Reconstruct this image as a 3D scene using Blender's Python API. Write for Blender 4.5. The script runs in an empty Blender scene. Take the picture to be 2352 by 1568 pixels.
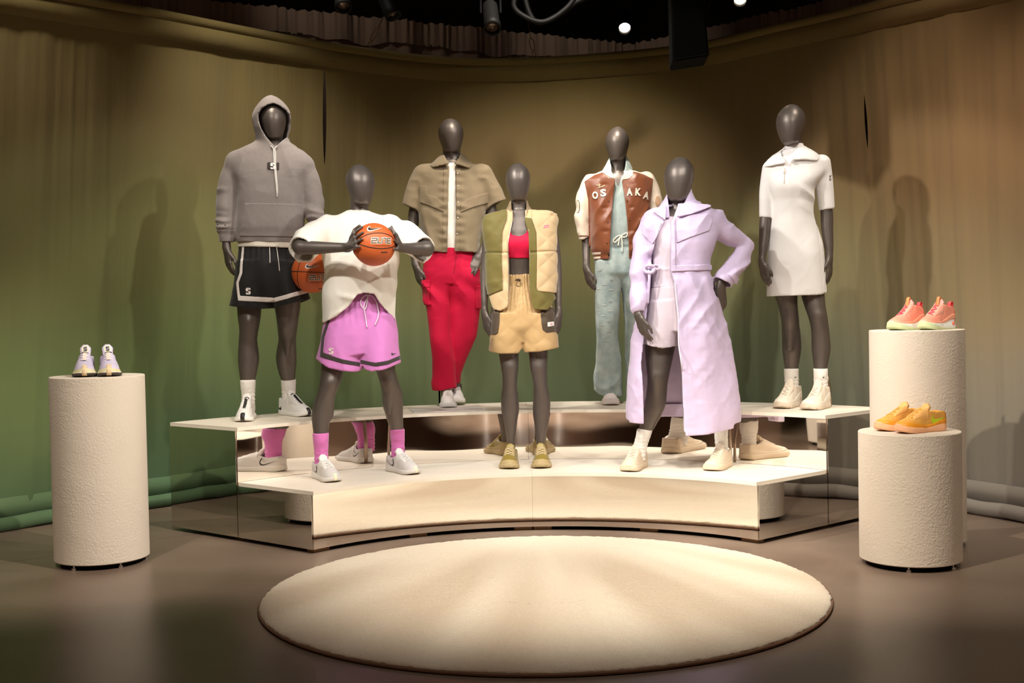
import bpy, bmesh, math, random
import numpy as np
from mathutils import Vector, Matrix
from mathutils.bvhtree import BVHTree

SC = bpy.context.scene
COL = SC.collection
random.seed(7); np.random.seed(7)

# ------------------------------------------------------------------ camera
FPX, PITCH, ROLL, EYE = 2825.93, 0.02916, 0.01955, 1.2563     # image taken as 2352 x 1568
IW, IH = 2352., 1568.
_R0 = np.array([1., 0, 0]); _U0 = np.array([0, math.sin(PITCH), math.cos(PITCH)])
FWD = np.array([0, math.cos(PITCH), -math.sin(PITCH)])
RGT = math.cos(ROLL)*_R0 - math.sin(ROLL)*_U0
UPV = math.sin(ROLL)*_R0 + math.cos(ROLL)*_U0
CAMP = np.array([0, 0, EYE])
cam = bpy.data.cameras.new('camera'); camo = bpy.data.objects.new('camera', cam); COL.objects.link(camo)
cam.sensor_fit = 'HORIZONTAL'; cam.sensor_width = 36.0; cam.lens = 36.0*FPX/IW
cam.clip_start = 0.05; cam.clip_end = 100
camo.matrix_world = Matrix(((RGT[0], UPV[0], -FWD[0], 0), (RGT[1], UPV[1], -FWD[1], 0), (RGT[2], UPV[2], -FWD[2], EYE), (0, 0, 0, 1)))
SC.camera = camo

# ------------------------------------------------------------------ world, view, exposure
w = bpy.data.worlds.new('world'); SC.world = w; w.use_nodes = True
w.node_tree.nodes['Background'].inputs[0].default_value = (1.0, 0.80, 0.62, 1)
w.node_tree.nodes['Background'].inputs[1].default_value = 0.035
SC.view_settings.view_transform = 'Standard'; SC.view_settings.look = 'None'
SC.view_settings.gamma = 1.0; SC.view_settings.use_curve_mapping = False
SC.view_settings.exposure = 0.0
# unseen spot lamps, stage keys first, then added fills: (position, aim point, watts, cone degrees, blend, colour, lamp radius)
WARM = (1.0, 0.90, 0.77)
NEUT = (1.0, 0.96, 0.90)
SPOTS = [
    ((-2.8, 4.0, 4.45), (0.9, 7.1, 0.95), 430, 34, .45, NEUT, .08),
    ((2.8, 4.0, 4.45), (-0.9, 7.1, 0.95), 430, 34, .45, NEUT, .08),
    ((-1.1, 3.5, 4.45), (-1.0, 7.0, 1.25), 380, 34, .6, NEUT, .08),
    ((1.3, 3.5, 4.45), (1.15, 7.0, 1.25), 360, 34, .6, NEUT, .08),
    ((0.2, 3.7, 4.45), (0.15, 7.0, 1.1), 260, 34, .6, NEUT, .08),
    ((-0.5, 4.3, 4.45), (0.25, 5.55, 0.0), 620, 42, .9, WARM, .05),
    ((1.0, 4.5, 4.45), (0.45, 5.80, 0.0), 620, 42, .9, WARM, .05),
    ((-2.4, 5.6, 4.45), (1.9, 7.3, 0.85), 560, 35, .25, NEUT, .08),
    ((2.4, 5.6, 4.45), (-1.9, 7.4, 0.85), 180, 35, .25, NEUT, .08),
    ((1.6, 3.4, 4.45), (-2.1, 6.2, .5), 850, 30, .8, WARM, .05),
    ((-1.2, 3.2, 4.45), (2.0, 6.0, .5), 850, 32, .7, WARM, .05),
    ((-2.4, 2.8, 4.45), (-2.15, 6.2, .5), 420, 30, .8, WARM, .06),  # this and the next: fill lamps added to brighten the plinths
    ((2.6, 2.8, 4.45), (2.05, 6.1, .6), 200, 30, .8, WARM, .06),
    ((-2.7, 6.1, 4.45), (-2.6, 7.6, .5), 170, 48, 1., WARM, .12),  # from here four wash lamps added out of view to brighten the curtain
    ((-1.4, 6.6, 4.45), (-1.4, 8.6, 1.1), 420, 52, 1., WARM, .12),
    ((0.3, 6.6, 4.45), (0.3, 9.1, 1.2), 760, 53, 1., WARM, .12),
    ((2.3, 6.3, 4.45), (2.0, 8.0, .8), 210, 50, 1., WARM, .12),
    ((-1.6, 8.2, 4.5), (-1.0, 9.6, 3.3), 22, 70, .8, WARM, .1),  # this and the next: dim lamps added to lift the rear drapes
    ((0.5, 9.0, 4.5), (0.9, 10.6, 3.3), 22, 70, .8, WARM, .1),
    ((2.7, 5.5, 4.45), (2.8, 7.0, .8), 330, 52, 1., WARM, .12),  # added curtain wash for the right side
    ((-1.5, -1.5, 4.45), (-1.5, -4.6, .3), 2200, 80, .9, WARM, .08),  # pair added behind the camera, brightens the hall wall for the mirrors
    ((1.8, -1.5, 4.45), (1.8, -4.6, .3), 2200, 80, .9, WARM, .08),
    ((-4.6, 1.6, 4.45), (-7.4, 1.9, .9), 1300, 80, .9, WARM, .08),  # pair added to light the side walls that the mirrors reflect
    ((4.6, 1.6, 4.45), (7.4, 1.9, .9), 1300, 80, .9, WARM, .08),
    ((-1.2, 0.9, 4.45), (-1.3, 1.1, 0), 2000, 48, .8, WARM, .08),  # pair added to brighten the near floor in the upper mirrors
    ((1.2, 0.9, 4.45), (1.3, 1.1, 0), 2000, 48, .8, WARM, .08),
]
def aim(loc, tgt):
    return (Vector(tgt)-Vector(loc)).to_track_quat('-Z', 'Y').to_euler()
for i, (p, t, wt, cone, bl, c, r) in enumerate(SPOTS):
    L = bpy.data.lights.new('unseen_spot_lamp', 'SPOT'); L.energy = wt; L.spot_size = math.radians(cone); L.spot_blend = bl
    L.color = c; L.shadow_soft_size = r
    o = bpy.data.objects.new('unseen_spot_lamp', L); COL.objects.link(o); o.location = Vector(p)+(Vector(t)-Vector(p)).normalized()*.04; o.rotation_euler = aim(p, t)

# ------------------------------------------------------------------ pixel helpers (a pixel gives a direction only)
def ray(x, y): return FWD + RGT*((x-IW/2)/FPX) - UPV*((y-IH/2)/FPX)
def ony(x, y, Y): d = ray(x, y); return CAMP + d*(Y/d[1])
def onz(x, y, z): d = ray(x, y); return CAMP + d*((z-EYE)/d[2])
def topx(P):
    P = np.asarray(P, float)-CAMP; d = P@FWD
    return np.stack([IW/2+FPX*(P@RGT)/d, IH/2-FPX*(P@UPV)/d], -1)

# ------------------------------------------------------------------ object helpers
def tag(o, label=None, cat=None, group=None, kind=None):
    if label: o['label'] = label
    if cat: o['category'] = cat
    if group: o['group'] = group
    if kind: o['kind'] = kind
    return o
def link(o, parent=None):
    COL.objects.link(o)
    if parent is not None: o.parent = parent
    return o
def empty(name, loc, label=None, cat=None, group=None, kind=None):
    o = bpy.data.objects.new(name, None); o.empty_display_size = .05; o.location = loc
    link(o); return tag(o, label, cat, group, kind)
def meshobj(name, V, F, mat, parent=None, smooth=True, base=None):
    V = np.asarray(V, float)
    if base is not None: V = V-np.asarray(base)
    me = bpy.data.meshes.new(name)
    if isinstance(F, np.ndarray) and F.ndim == 2:
        n, k = F.shape
        me.vertices.add(len(V)); me.vertices.foreach_set('co', V.astype(np.float32).ravel())
        me.loops.add(n*k); me.loops.foreach_set('vertex_index', F.astype(np.int32).ravel())
        me.polygons.add(n); me.polygons.foreach_set('loop_start', np.arange(0, n*k, k, dtype=np.int32))
        me.update(calc_edges=True)
    else:
        me.from_pydata([tuple(v) for v in V], [], [tuple(int(i) for i in f) for f in F]); me.update()
    if smooth: me.polygons.foreach_set('use_smooth', np.ones(len(me.polygons), bool))
    me.materials.append(mat)
    return link(bpy.data.objects.new(name, me), parent)
class MB:
    """collects primitive shapes that together are ONE part"""
    def __init__(s): s.V = []; s.F = []
    def add(s, V, F):
        o = len(s.V); s.V += [tuple(v) for v in V]; s.F += [tuple(i+o for i in f) for f in F]; return s
    def box(s, c, h, rz=0):
        x, y, z = h; vs = []
        for dz in (-z, z):
            for dx, dy in ((-x, -y), (x, -y), (x, y), (-x, y)):
                vs.append((c[0]+dx*math.cos(rz)-dy*math.sin(rz), c[1]+dx*math.sin(rz)+dy*math.cos(rz), c[2]+dz))
        return s.add(vs, [(3, 2, 1, 0), (4, 5, 6, 7), (0, 1, 5, 4), (1, 2, 6, 5), (2, 3, 7, 6), (3, 0, 4, 7)])
    def lathe(s, prof, n=32, c=(0, 0, 0), M=None, cap=True):
        vs = []; fs = []
        for r, z in prof:
            for i in range(n):
                a = 2*math.pi*i/n; p = Vector((r*math.cos(a), r*math.sin(a), z))
                if M is not None: p = M @ p
                vs.append((p[0]+c[0], p[1]+c[1], p[2]+c[2]))
        m = len(prof)
        for j in range(m-1):
            for i in range(n):
                k = (i+1) % n; fs.append((j*n+i, j*n+k, (j+1)*n+k, (j+1)*n+i))
        if cap: fs.append(tuple(range(n-1, -1, -1))); fs.append(tuple((m-1)*n+i for i in range(n)))
        return s.add(vs, fs)
    def tube(s, pts, r, n=8, closed=False, taper=None):
        P = [Vector(p) for p in pts]; m = len(P); vs = []; fs = []; up = None
        for i in range(m):
            t = (P[(i+1) % m]-P[i-1]) if closed else (P[min(i+1, m-1)]-P[max(i-1, 0)])
            if t.length < 1e-9: t = Vector((0, 0, 1))
            t.normalize()
            if up is None:
                up = t.orthogonal().normalized()
            up = (up-t*up.dot(t))
            up = up.normalized() if up.length > 1e-6 else t.orthogonal().normalized()
            b = t.cross(up); rr = r if taper is None else r*taper(i/(m-1))
            for k in range(n):
                a = 2*math.pi*k/n; vs.append(P[i]+up*(rr*math.cos(a))+b*(rr*math.sin(a)))
        R = m if closed else m-1
        for i in range(R):
            j = (i+1) % m
            for k in range(n): fs.append((i*n+k, i*n+(k+1) % n, j*n+(k+1) % n, j*n+k))
        if not closed: fs.append(tuple(range(n-1, -1, -1))); fs.append(tuple((m-1)*n+k for k in range(n)))
        return s.add(vs, fs)
    def build(s, name, mat, parent=None, smooth=False, base=None):
        return meshobj(name, s.V, s.F, mat, parent, smooth, base)
def crom(pts, n=8):
    """Catmull-Rom through points"""
    P = [np.asarray(p, float) for p in pts]; out = []
    for i in range(len(P)-1):
        a = P[max(i-1, 0)]; b = P[i]; c = P[i+1]; d = P[min(i+2, len(P)-1)]
        for k in range(n):
            t = k/n
            out.append(.5*((2*b)+(-a+c)*t+(2*a-5*b+4*c-d)*t*t+(-a+3*b-3*c+d)*t**3))
    out.append(P[-1]); return out
def autosmooth(o, deg=35):
    me = o.data
    me.polygons.foreach_set('use_smooth', np.ones(len(me.polygons), bool))
    bm = bmesh.new(); bm.from_mesh(me)
    for e in bm.edges:
        if len(e.link_faces) == 2 and e.calc_face_angle(0) > math.radians(deg): e.smooth = False
    bm.to_mesh(me); bm.free(); return o

# ------------------------------------------------------------------ materials
def srgb(h):
    if isinstance(h, str):
        h = h.lstrip('#'); c = [int(h[i:i+2], 16)/255 for i in (0, 2, 4)]
    else: c = [v/255 for v in h]
    return tuple(v/12.92 if v <= .04045 else ((v+.055)/1.055)**2.4 for v in c)
MATS = {}
class NT:
    def __init__(s, name):
        s.m = bpy.data.materials.new(name); s.m.use_nodes = True; s.t = s.m.node_tree; s.b = s.t.nodes['Principled BSDF']
    def n(s, typ, **kw):
        nd = s.t.nodes.new(typ)
        for k, v in kw.items():
            if k in nd.inputs.keys() if hasattr(nd.inputs, 'keys') else False: nd.inputs[k].default_value = v
            else: setattr(nd, k, v)
        return nd
    def l(s, a, b): s.t.links.new(a, b)
def mat(name, col, rough=.6, metal=0., sheen=0., bump=0., bscale=400., var=0., vscale=12., spec=.5, weave=0., coat=0., stretch=(1, 1, 1), emit=None):
    if name in MATS: return MATS[name]
    q = NT(name); b = q.b; c = srgb(col) if isinstance(col, str) else col
    b.inputs['Base Color'].default_value = (*c, 1); b.inputs['Roughness'].default_value = rough; b.inputs['Metallic'].default_value = metal
    b.inputs['Specular IOR Level'].default_value = spec; b.inputs['Coat Weight'].default_value = coat
    if sheen: b.inputs['Sheen Weight'].default_value = sheen; b.inputs['Sheen Roughness'].default_value = .5
    geo = q.n('ShaderNodeNewGeometry'); mp = q.n('ShaderNodeMapping'); mp.inputs['Scale'].default_value = stretch; q.l(geo.outputs['Position'], mp.inputs['Vector'])
    if var:
        nz = q.n('ShaderNodeTexNoise'); nz.inputs['Scale'].default_value = vscale; nz.inputs['Detail'].default_value = 5; q.l(mp.outputs[0], nz.inputs['Vector'])
        mx = q.n('ShaderNodeMix', data_type='RGBA'); q.l(nz.outputs['Fac'], mx.inputs['Factor'])
        mx.inputs[6].default_value = (*[max(0, v*(1-var)) for v in c], 1); mx.inputs[7].default_value = (*[min(1, v*(1+var)) for v in c], 1)
        q.l(mx.outputs[2], b.inputs['Base Color'])
    h = None
    if bump:
        nz = q.n('ShaderNodeTexNoise'); nz.inputs['Scale'].default_value = bscale; nz.inputs['Detail'].default_value = 3; q.l(mp.outputs[0], nz.inputs['Vector']); h = nz.outputs['Fac']
    if h is not None:
        bp = q.n('ShaderNodeBump'); bp.inputs['Strength'].default_value = bump; bp.inputs['Distance'].default_value = .002; q.l(h, bp.inputs['Height']); q.l(bp.outputs[0], b.inputs['Normal'])
    if emit:
        b.inputs['Emission Color'].default_value = (*emit[0], 1); b.inputs['Emission Strength'].default_value = emit[1]
    MATS[name] = q.m; return q.m

BLACK = mat('black_metal', (.003, .003, .0028), .6, spec=.15)
PITCHB = mat('matte_black', (.004, .004, .004), .95, spec=.1)

# ------------------------------------------------------------------ floor, ceiling, back room
def concrete():
    q = NT('polished_concrete'); b = q.b
    geo = q.n('ShaderNodeNewGeometry')
    n1 = q.n('ShaderNodeTexNoise'); n1.inputs['Scale'].default_value = 1.6; n1.inputs['Detail'].default_value = 4; n1.inputs['Roughness'].default_value = .45; q.l(geo.outputs['Position'], n1.inputs['Vector'])
    n2 = q.n('ShaderNodeTexNoise'); n2.inputs['Scale'].default_value = 60; n2.inputs['Detail'].default_value = 4; q.l(geo.outputs['Position'], n2.inputs['Vector'])
    r = q.n('ShaderNodeValToRGB'); r.color_ramp.elements[0].position = .3; r.color_ramp.elements[0].color = (.185, .128, .093, 1)
    r.color_ramp.elements[1].position = .72; r.color_ramp.elements[1].color = (.28, .205, .156, 1); q.l(n1.outputs['Fac'], r.inputs[0])
    mx = q.n('ShaderNodeMix', data_type='RGBA'); mx.blend_type = 'MULTIPLY'; mx.inputs['Factor'].default_value = .25; q.l(r.outputs[0], mx.inputs[6]); q.l(n2.outputs['Fac'], mx.inputs[7]); q.l(mx.outputs[2], b.inputs['Base Color'])
    rr = q.n('ShaderNodeMapRange'); rr.inputs[3].default_value = .27; rr.inputs[4].default_value = .40; b.inputs['Specular IOR Level'].default_value = .38; q.l(n1.outputs['Fac'], rr.inputs[0]); q.l(rr.outputs[0], b.inputs['Roughness'])
    return q.m
CONC = concrete()
j0 = np.array([-2.6175, 6.2042]); j1 = np.array([-2.0226, 6.7564]); jd = (j1-j0)/np.linalg.norm(j1-j0); jn = np.array([-jd[1], jd[0]])
fl = MB(); fl.add([(-9, -7, -.012), (9, -7, -.012), (9, 14, -.012), (-9, 14, -.012)], [(0, 1, 2, 3)])
floor = fl.build('floor', mat('joint_dark', (.02, .015, .012), .9)); tag(floor, 'polished brown concrete floor with a saw-cut joint', kind='structure')
def clip_half(side):
    box = [np.array(p, float) for p in ((-9, -7), (9, -7), (9, 14), (-9, 14))]; out = []
    f = lambda p: side*((p-j0)@jn)-.0025
    for i in range(4):
        a, b2 = box[i], box[(i+1) % 4]; fa, fb = f(a), f(b2)
        if fa >= 0: out.append(a)
        if (fa >= 0) != (fb >= 0): out.append(a+(b2-a)*(fa/(fa-fb)))
    return out
for sd in (1, -1):
    P = clip_half(sd); m = len(P)
    V = [(p[0], p[1], 0) for p in P]+[(p[0], p[1], -.011) for p in P]
    F = [tuple(range(m)), tuple(range(2*m-1, m-1, -1))]+[(i, m+i, m+(i+1) % m, (i+1) % m) for i in range(m)]
    meshobj('floor_slab', V, F, CONC, floor, False)
cl = MB(); cl.box((0, 3.5, 4.75), (9, 10.5, .05)); tag(cl.build('ceiling', mat('ceiling_black', (.010, .009, .008), .9)), 'black painted ceiling above the stage', kind='structure')
BROWNW = mat('brown_wall', (.30, .17, .105), .7, var=.2, vscale=1.5)
for nm, c, h in (('wall_front', (0, -6.5, 2.35), (9, .05, 2.35)), ('wall_left', (-7.5, 3.5, 2.35), (.05, 10.5, 2.35)), ('wall_right', (7.5, 3.5, 2.35), (.05, 10.5, 2.35)), ('wall_back', (0, 13.5, 2.35), (9, .05, 2.35))):
    tag(MB().box(c, h).build(nm, BROWNW if nm == 'wall_front' else (BROWNW if nm != 'wall_back' else mat('dark_wall', (.02, .016, .013), .9))), 'dark plain wall of the hall', kind='structure')
# ceiling rail of the track (visible as a dark line) and black drape rail
for i, x in enumerate((-1.2, .1, 1.1, 3.0)):
    lt = empty('light_tube', (x, -6.38, 0), 'white light tube standing against the wall behind the camera, number %s from the left' % ('one', 'two', 'three', 'four')[i], 'light tube')
    MB().tube([(0, 0, .25), (0, 0, 2.35)], .02, 10).build('glowing_tube', mat('tube_glow', (1, .95, .88), .5, emit=((1, .93, .84), 14)), lt, True)
    MB().box((0, .0, .12), (.05, .05, .12)).build('tube_foot', BLACK, lt)
rl = MB(); rl.box((1.75, 9.35, 4.0), (2.2, .02, .02), math.radians(-42)); tag(rl.build('track_rail', BLACK), 'thin black lighting rail running under the ceiling at right', 'rail')

# ------------------------------------------------------------------ curtains
def curtain_mat(name, grad=True):
    q = NT(name); b = q.b; b.inputs['Roughness'].default_value = .85; b.inputs['Specular IOR Level'].default_value = .15
    b.inputs['Sheen Weight'].default_value = .1
    geo = q.n('ShaderNodeNewGeometry'); sx = q.n('ShaderNodeSeparateXYZ'); q.l(geo.outputs['Position'], sx.inputs[0])
    fn = q.n('ShaderNodeTexNoise'); fn.inputs['Scale'].default_value = 260; q.l(geo.outputs['Position'], fn.inputs['Vector'])
    st = q.n('ShaderNodeMapping'); st.inputs['Scale'].default_value = (3.2, 3.2, .18); q.l(geo.outputs['Position'], st.inputs['Vector'])
    sn = q.n('ShaderNodeTexNoise'); sn.inputs['Scale'].default_value = 1.6; sn.inputs['Detail'].default_value = 6; q.l(st.outputs[0], sn.inputs['Vector'])
    if not grad:
        b.inputs['Base Color'].default_value = (.19, .135, .10, 1)
    else:
        def ramp(stops):
            r = q.n('ShaderNodeValToRGB'); e = r.color_ramp.elements
            while len(e) < len(stops): e.new(.5)
            for i, (p, c) in enumerate(stops): e[i].position = p; e[i].color = (*c, 1)
            r.color_ramp.interpolation = 'EASE'; return r
        lg = q.n('ShaderNodeTexNoise'); lg.inputs['Scale'].default_value = .55; lg.inputs['Detail'].default_value = 3; q.l(geo.outputs['Position'], lg.inputs['Vector'])
        zz = q.n('ShaderNodeMath', operation='MULTIPLY_ADD'); q.l(lg.outputs['Fac'], zz.inputs[0]); zz.inputs[1].default_value = .9; q.l(sx.outputs[2], zz.inputs[2])
        mz = q.n('ShaderNodeMapRange'); mz.inputs[1].default_value = .45; mz.inputs[2].default_value = 3.55; q.l(zz.outputs[0], mz.inputs[0])
        left = ramp([(0, (.085, .15, .075)), (.28, (.165, .215, .08)), (.55, (.21, .205, .08)), (.8, (.185, .145, .06)), (1, (.15, .115, .04))])
        cen = ramp([(0, (.06, .09, .05)), (.30, (.115, .14, .072)), (.5, (.17, .16, .07)), (.75, (.19, .135, .06)), (1, (.15, .115, .035))])
        rig = ramp([(0, (.24, .205, .175)), (.2, (.22, .19, .145)), (.45, (.26, .19, .10)), (.72, (.23, .135, .06)), (1, (.17, .10, .04))])
        for r in (left, cen, rig): q.l(mz.outputs[0], r.inputs[0])
        m1 = q.n('ShaderNodeMapRange'); m1.inputs[1].default_value = -2.3; m1.inputs[2].default_value = .2; m1.interpolation_type = 'SMOOTHSTEP'; q.l(sx.outputs[0], m1.inputs[0])
        m2 = q.n('ShaderNodeMapRange'); m2.inputs[1].default_value = 1.35; m2.inputs[2].default_value = 3.0; m2.interpolation_type = 'SMOOTHSTEP'; q.l(sx.outputs[0], m2.inputs[0])
        a1 = q.n('ShaderNodeMix', data_type='RGBA'); q.l(m1.outputs[0], a1.inputs['Factor']); q.l(left.outputs[0], a1.inputs[6]); q.l(cen.outputs[0], a1.inputs[7])
        a2 = q.n('ShaderNodeMix', data_type='RGBA'); q.l(m2.outputs[0], a2.inputs['Factor']); q.l(a1.outputs[2], a2.inputs[6]); q.l(rig.outputs[0], a2.inputs[7])
        q.l(a2.outputs[2], b.inputs['Base Color'])
    bp = q.n('ShaderNodeBump'); bp.inputs['Strength'].default_value = .12; bp.inputs['Distance'].default_value = .004; q.l(fn.outputs['Fac'], bp.inputs['Height'])
    b2 = q.n('ShaderNodeBump'); b2.inputs['Strength'].default_value = .55; b2.inputs['Distance'].default_value = .035; q.l(sn.outputs['Fac'], b2.inputs['Height']); q.l(bp.outputs[0], b2.inputs['Normal']); q.l(b2.outputs[0], b.inputs['Normal'])
    return q.m
CURT = curtain_mat('ombre_curtain'); GREYC = curtain_mat('grey_drape', False)
ZTOP = 3.108
TOPC = [(-5.2, 4.2), (-4.2, 5.4), (-3.3, 6.45), (-2.67, 7.1), (-2.21, 7.58), (-1.122, 8.8), (-.11, 9.366), (1.2, 9.05), (1.87, 8.35), (2.41, 7.7), (2.95, 7.05), (3.6, 6.2), (4.6, 4.9)]
BOTC = [(-5.3, 4.3), (-4.5, 5.4), (-3.55, 6.5), (-2.95, 7.25), (-2.42, 7.86), (-1.2, 8.9), (-.11, 9.40), (1.2, 9.0), (1.9, 8.1), (2.5, 7.42), (2.86, 6.8), (3.3, 5.9), (4.2, 4.7)]
def dense(c, n=60):
    P = np.array(crom([(*p, 0) for p in c], n))[:, :2]; return P
_T, _B = dense(TOPC), dense(BOTC)
def curve_at(u, C):
    i = np.clip(u, 0, 1)*(len(C)-1); k = np.minimum(i.astype(int), len(C)-2); f = (i-k)[..., None]
    return C[k]*(1-f)+C[k+1]*f
def u_at_px(x, y):     # parameter u where the curtain top curve appears at pixel column x
    us = np.linspace(0, 1, 2000); P = curve_at(us, _T); z = np.full((2000, 1), 2.6)
    return us[np.argmin(abs(topx(np.concatenate([P, z], 1))[:, 0]-x))]
wall_curtain = empty('curtain_wall', (0, 9.3, 0), 'curved olive green ombre fabric backdrop curtain hanging behind the stage', 'curtain')
uA, uB = u_at_px(749, 300), u_at_px(1973, 260)
def fold(u, z):
    # broad soft folds, amplitude grows to the floor
    s = u*14.2
    f = .010*np.sin(s*9.1+.6*np.sin(z*.9))+.007*np.sin(s*17.3+1.3+.4*z)+.0045*np.sin(s*37+2*np.sin(s*3))+.003*np.sin(s*71+.5*z)
    return f*(1.15-.16*z)*.6
def panel(u0, u1, slit0, slit1, name='curtain_panel'):
    nu = int(420*(u1-u0))+24; nv = 56
    zz = np.linspace(.03, ZTOP-.03, nv); uu = np.linspace(0, 1, nu)
    U, Z = np.meshgrid(uu, zz, indexing='ij')
    def gap(z, s):
        if s is None: return 0*z-.0006
        t = np.clip((z-s[0])/(s[1]-s[0]), 0, 1); return np.where((z > s[0]) & (z < s[1]), .00095*np.sin(np.pi*t)**.7, 0)-.0001
    lo = u0+gap(Z, slit0); hi = u1-gap(Z, slit1); u = lo+(hi-lo)*U
    k = Z/ZTOP; P = curve_at(u, _B)*(1-k)[..., None]+curve_at(u, _T)*k[..., None]
    d = curve_at(np.clip(u+.002, 0, 1), _T)-curve_at(np.clip(u-.002, 0, 1), _T); d /= np.linalg.norm(d, axis=-1, keepdims=True)+1e-9
    nrm = np.stack([d[..., 1], -d[..., 0]], -1)
    P = P+nrm*fold(u, Z)[..., None]*np.clip((ZTOP-Z)*3, .1, 1)[..., None]
    V = np.concatenate([P, Z[..., None]], -1).reshape(-1, 3)
    I = np.arange(nu*nv).reshape(nu, nv); F = np.stack([I[:-1, :-1], I[1:, :-1], I[1:, 1:], I[:-1, 1:]], -1).reshape(-1, 4)
    return meshobj(name, V, F, CURT, wall_curtain, True, (0, 9.3, 0))
sA = (2.25, 2.98); sB = (2.20, 2.55)
panel(0.02, uA, None, sA); panel(uA, uB, sA, sB); panel(uB, .98, sB, None)
us = np.linspace(.02, .98, 260)
tp = curve_at(us, _T); bt = curve_at(us, _B)
MB().tube([(p[0], p[1], ZTOP-.012) for p in tp], .032, 12).build('top_pipe', CURT, wall_curtain, True, (0, 9.3, 0))
# pole pocket band below the pipe
def band(z0, z1, off, name):
    d = np.gradient(bt if z0 < 1 else tp, axis=0); d /= np.linalg.norm(d, axis=1, keepdims=True); n = np.stack([d[:, 1], -d[:, 0]], 1)
    V = []; F = []
    C = bt if z0 < 1 else tp
    for z, o in ((z0, off), (z1, off), (z1, off-.012), (z0, off-.012)):
        V += [(C[i, 0]+n[i, 0]*o, C[i, 1]+n[i, 1]*o, z) for i in range(len(C))]
    m = len(C)
    for a in range(4):
        b2 = (a+1) % 4
        F += [(a*m+i, a*m+i+1, b2*m+i+1, b2*m+i) for i in range(m-1)]
    return meshobj(name, V, F, CURT, wall_curtain, True, (0, 9.3, 0))
band(ZTOP-.16, ZTOP-.01, .014, 'pole_pocket')
band(.07, .19, .03, 'hem_band')
d = np.gradient(bt, axis=0); d /= np.linalg.norm(d, axis=1, keepdims=True); n = np.stack([d[:, 1], -d[:, 0]], 1)
MB().tube([(bt[i, 0]+n[i, 0]*.05, bt[i, 1]+n[i, 1]*.05, .043+.004*math.sin(i*.5)) for i in range(len(bt))], .042, 14).build('weighted_hem', CURT, wall_curtain, True, (0, 9.3, 0))

def drape(a, b, ztop, name, label):
    root = empty(name, (a[0], a[1], 0), label, 'curtain')
    L = math.hypot(b[0]-a[0], b[1]-a[1]); nu = int(L*90); nv = 30
    ux = (b[0]-a[0])/L; uy = (b[1]-a[1])/L; nx, ny = uy, -ux
    for nm, z0, z1, off, rough in (('drape_panel', .02, ztop-.02, 0, .012), ('gathered_header', ztop-.19, ztop, .02, .012)):
        V = []; F = []
        for i in range(nu+1):
            s = L*i/nu
            for j in range(nv+1):
                z = z0+(z1-z0)*j/nv; k = j/nv
                o = off+.02*math.sin(s*11+math.sin(s*2.3))+.012*math.sin(s*23+1)+ (rough*(.35+.9*math.sin(s*7.3+1.7*math.sin(s*2.1))**2)*(math.sin(s*83+9*math.sin(s*3.1))+.6*math.sin(s*131+5*math.sin(s*4.7)))*(.3+.5*k) if nm != 'drape_panel' else .008*math.sin(s*41))
                zt = z+(.014*math.sin(s*77)*random.random() if (j == nv) else 0)+(.02*math.sin(s*5.5)+.012*math.sin(s*17) if (j == 0 and nm != 'drape_panel') else 0)
                V.append((a[0]+ux*s+nx*o, a[1]+uy*s+ny*o, zt))
        for i in range(nu):
            for j in range(nv): F.append((i*(nv+1)+j, (i+1)*(nv+1)+j, (i+1)*(nv+1)+j+1, i*(nv+1)+j+1))
        meshobj(nm, V, F, GREYC, root, True, (a[0], a[1], 0))
drape((-3.9, 8.0), (1.10, 10.75), 3.5, 'rear_drape', 'grey brown gathered drape behind the backdrop, left run to the corner')
drape((1.14, 10.72), (4.4, 7.2), 3.5, 'rear_drape', 'grey brown gathered drape behind the backdrop, right run beyond the speaker box')

# ------------------------------------------------------------------ rigging wires, spot cans, speaker box, cables
def wire(px0, px1, label, u=None):
    # from the pipe up to the ceiling
    us_ = np.linspace(0, 1, 3000); P = np.concatenate([curve_at(us_, _T), np.full((3000, 1), ZTOP+.02)], 1)
    a = P[np.argmin(np.abs(topx(P)[:, 0]-px0[0]))]
    up = ony(px1[0], px1[1], a[1]-.1); dr = (up-a)/(up[2]-a[2]); top = a+dr*(4.7-a[2])
    r = empty('rigging_wire', tuple(a), label, 'wire')
    MB().tube([a+dr*.13, top], .0028, 6).build('steel_cable', mat('steel', (.25, .2, .15), .35, 1), r, True, a)
    def ringlink(c, h, w_, nm):
        pts = [c+dr*(h*math.sin(t))+np.array([w_*math.cos(t), 0, 0]) for t in np.linspace(0, 2*math.pi, 18, endpoint=False)]
        MB().tube(pts, .0045, 6, True).build(nm, mat('dull_brass', (.16, .12, .06), .35, 1), r, True, a)
    ringlink(a+dr*.085, .045, .018, 'carabiner'); ringlink(a+dr*.02, .028, .012, 'shackle')
wire((331, 22), (331, 0), 'leftmost suspension wire with carabiner holding the curtain pipe')
wire((846, 118), (880, 40), 'slanted suspension wire with brass carabiner below the black spotlights')
wire((1227, 133), (1214, 60), 'suspension wire with black carabiner near the middle of the curtain pipe')

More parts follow.
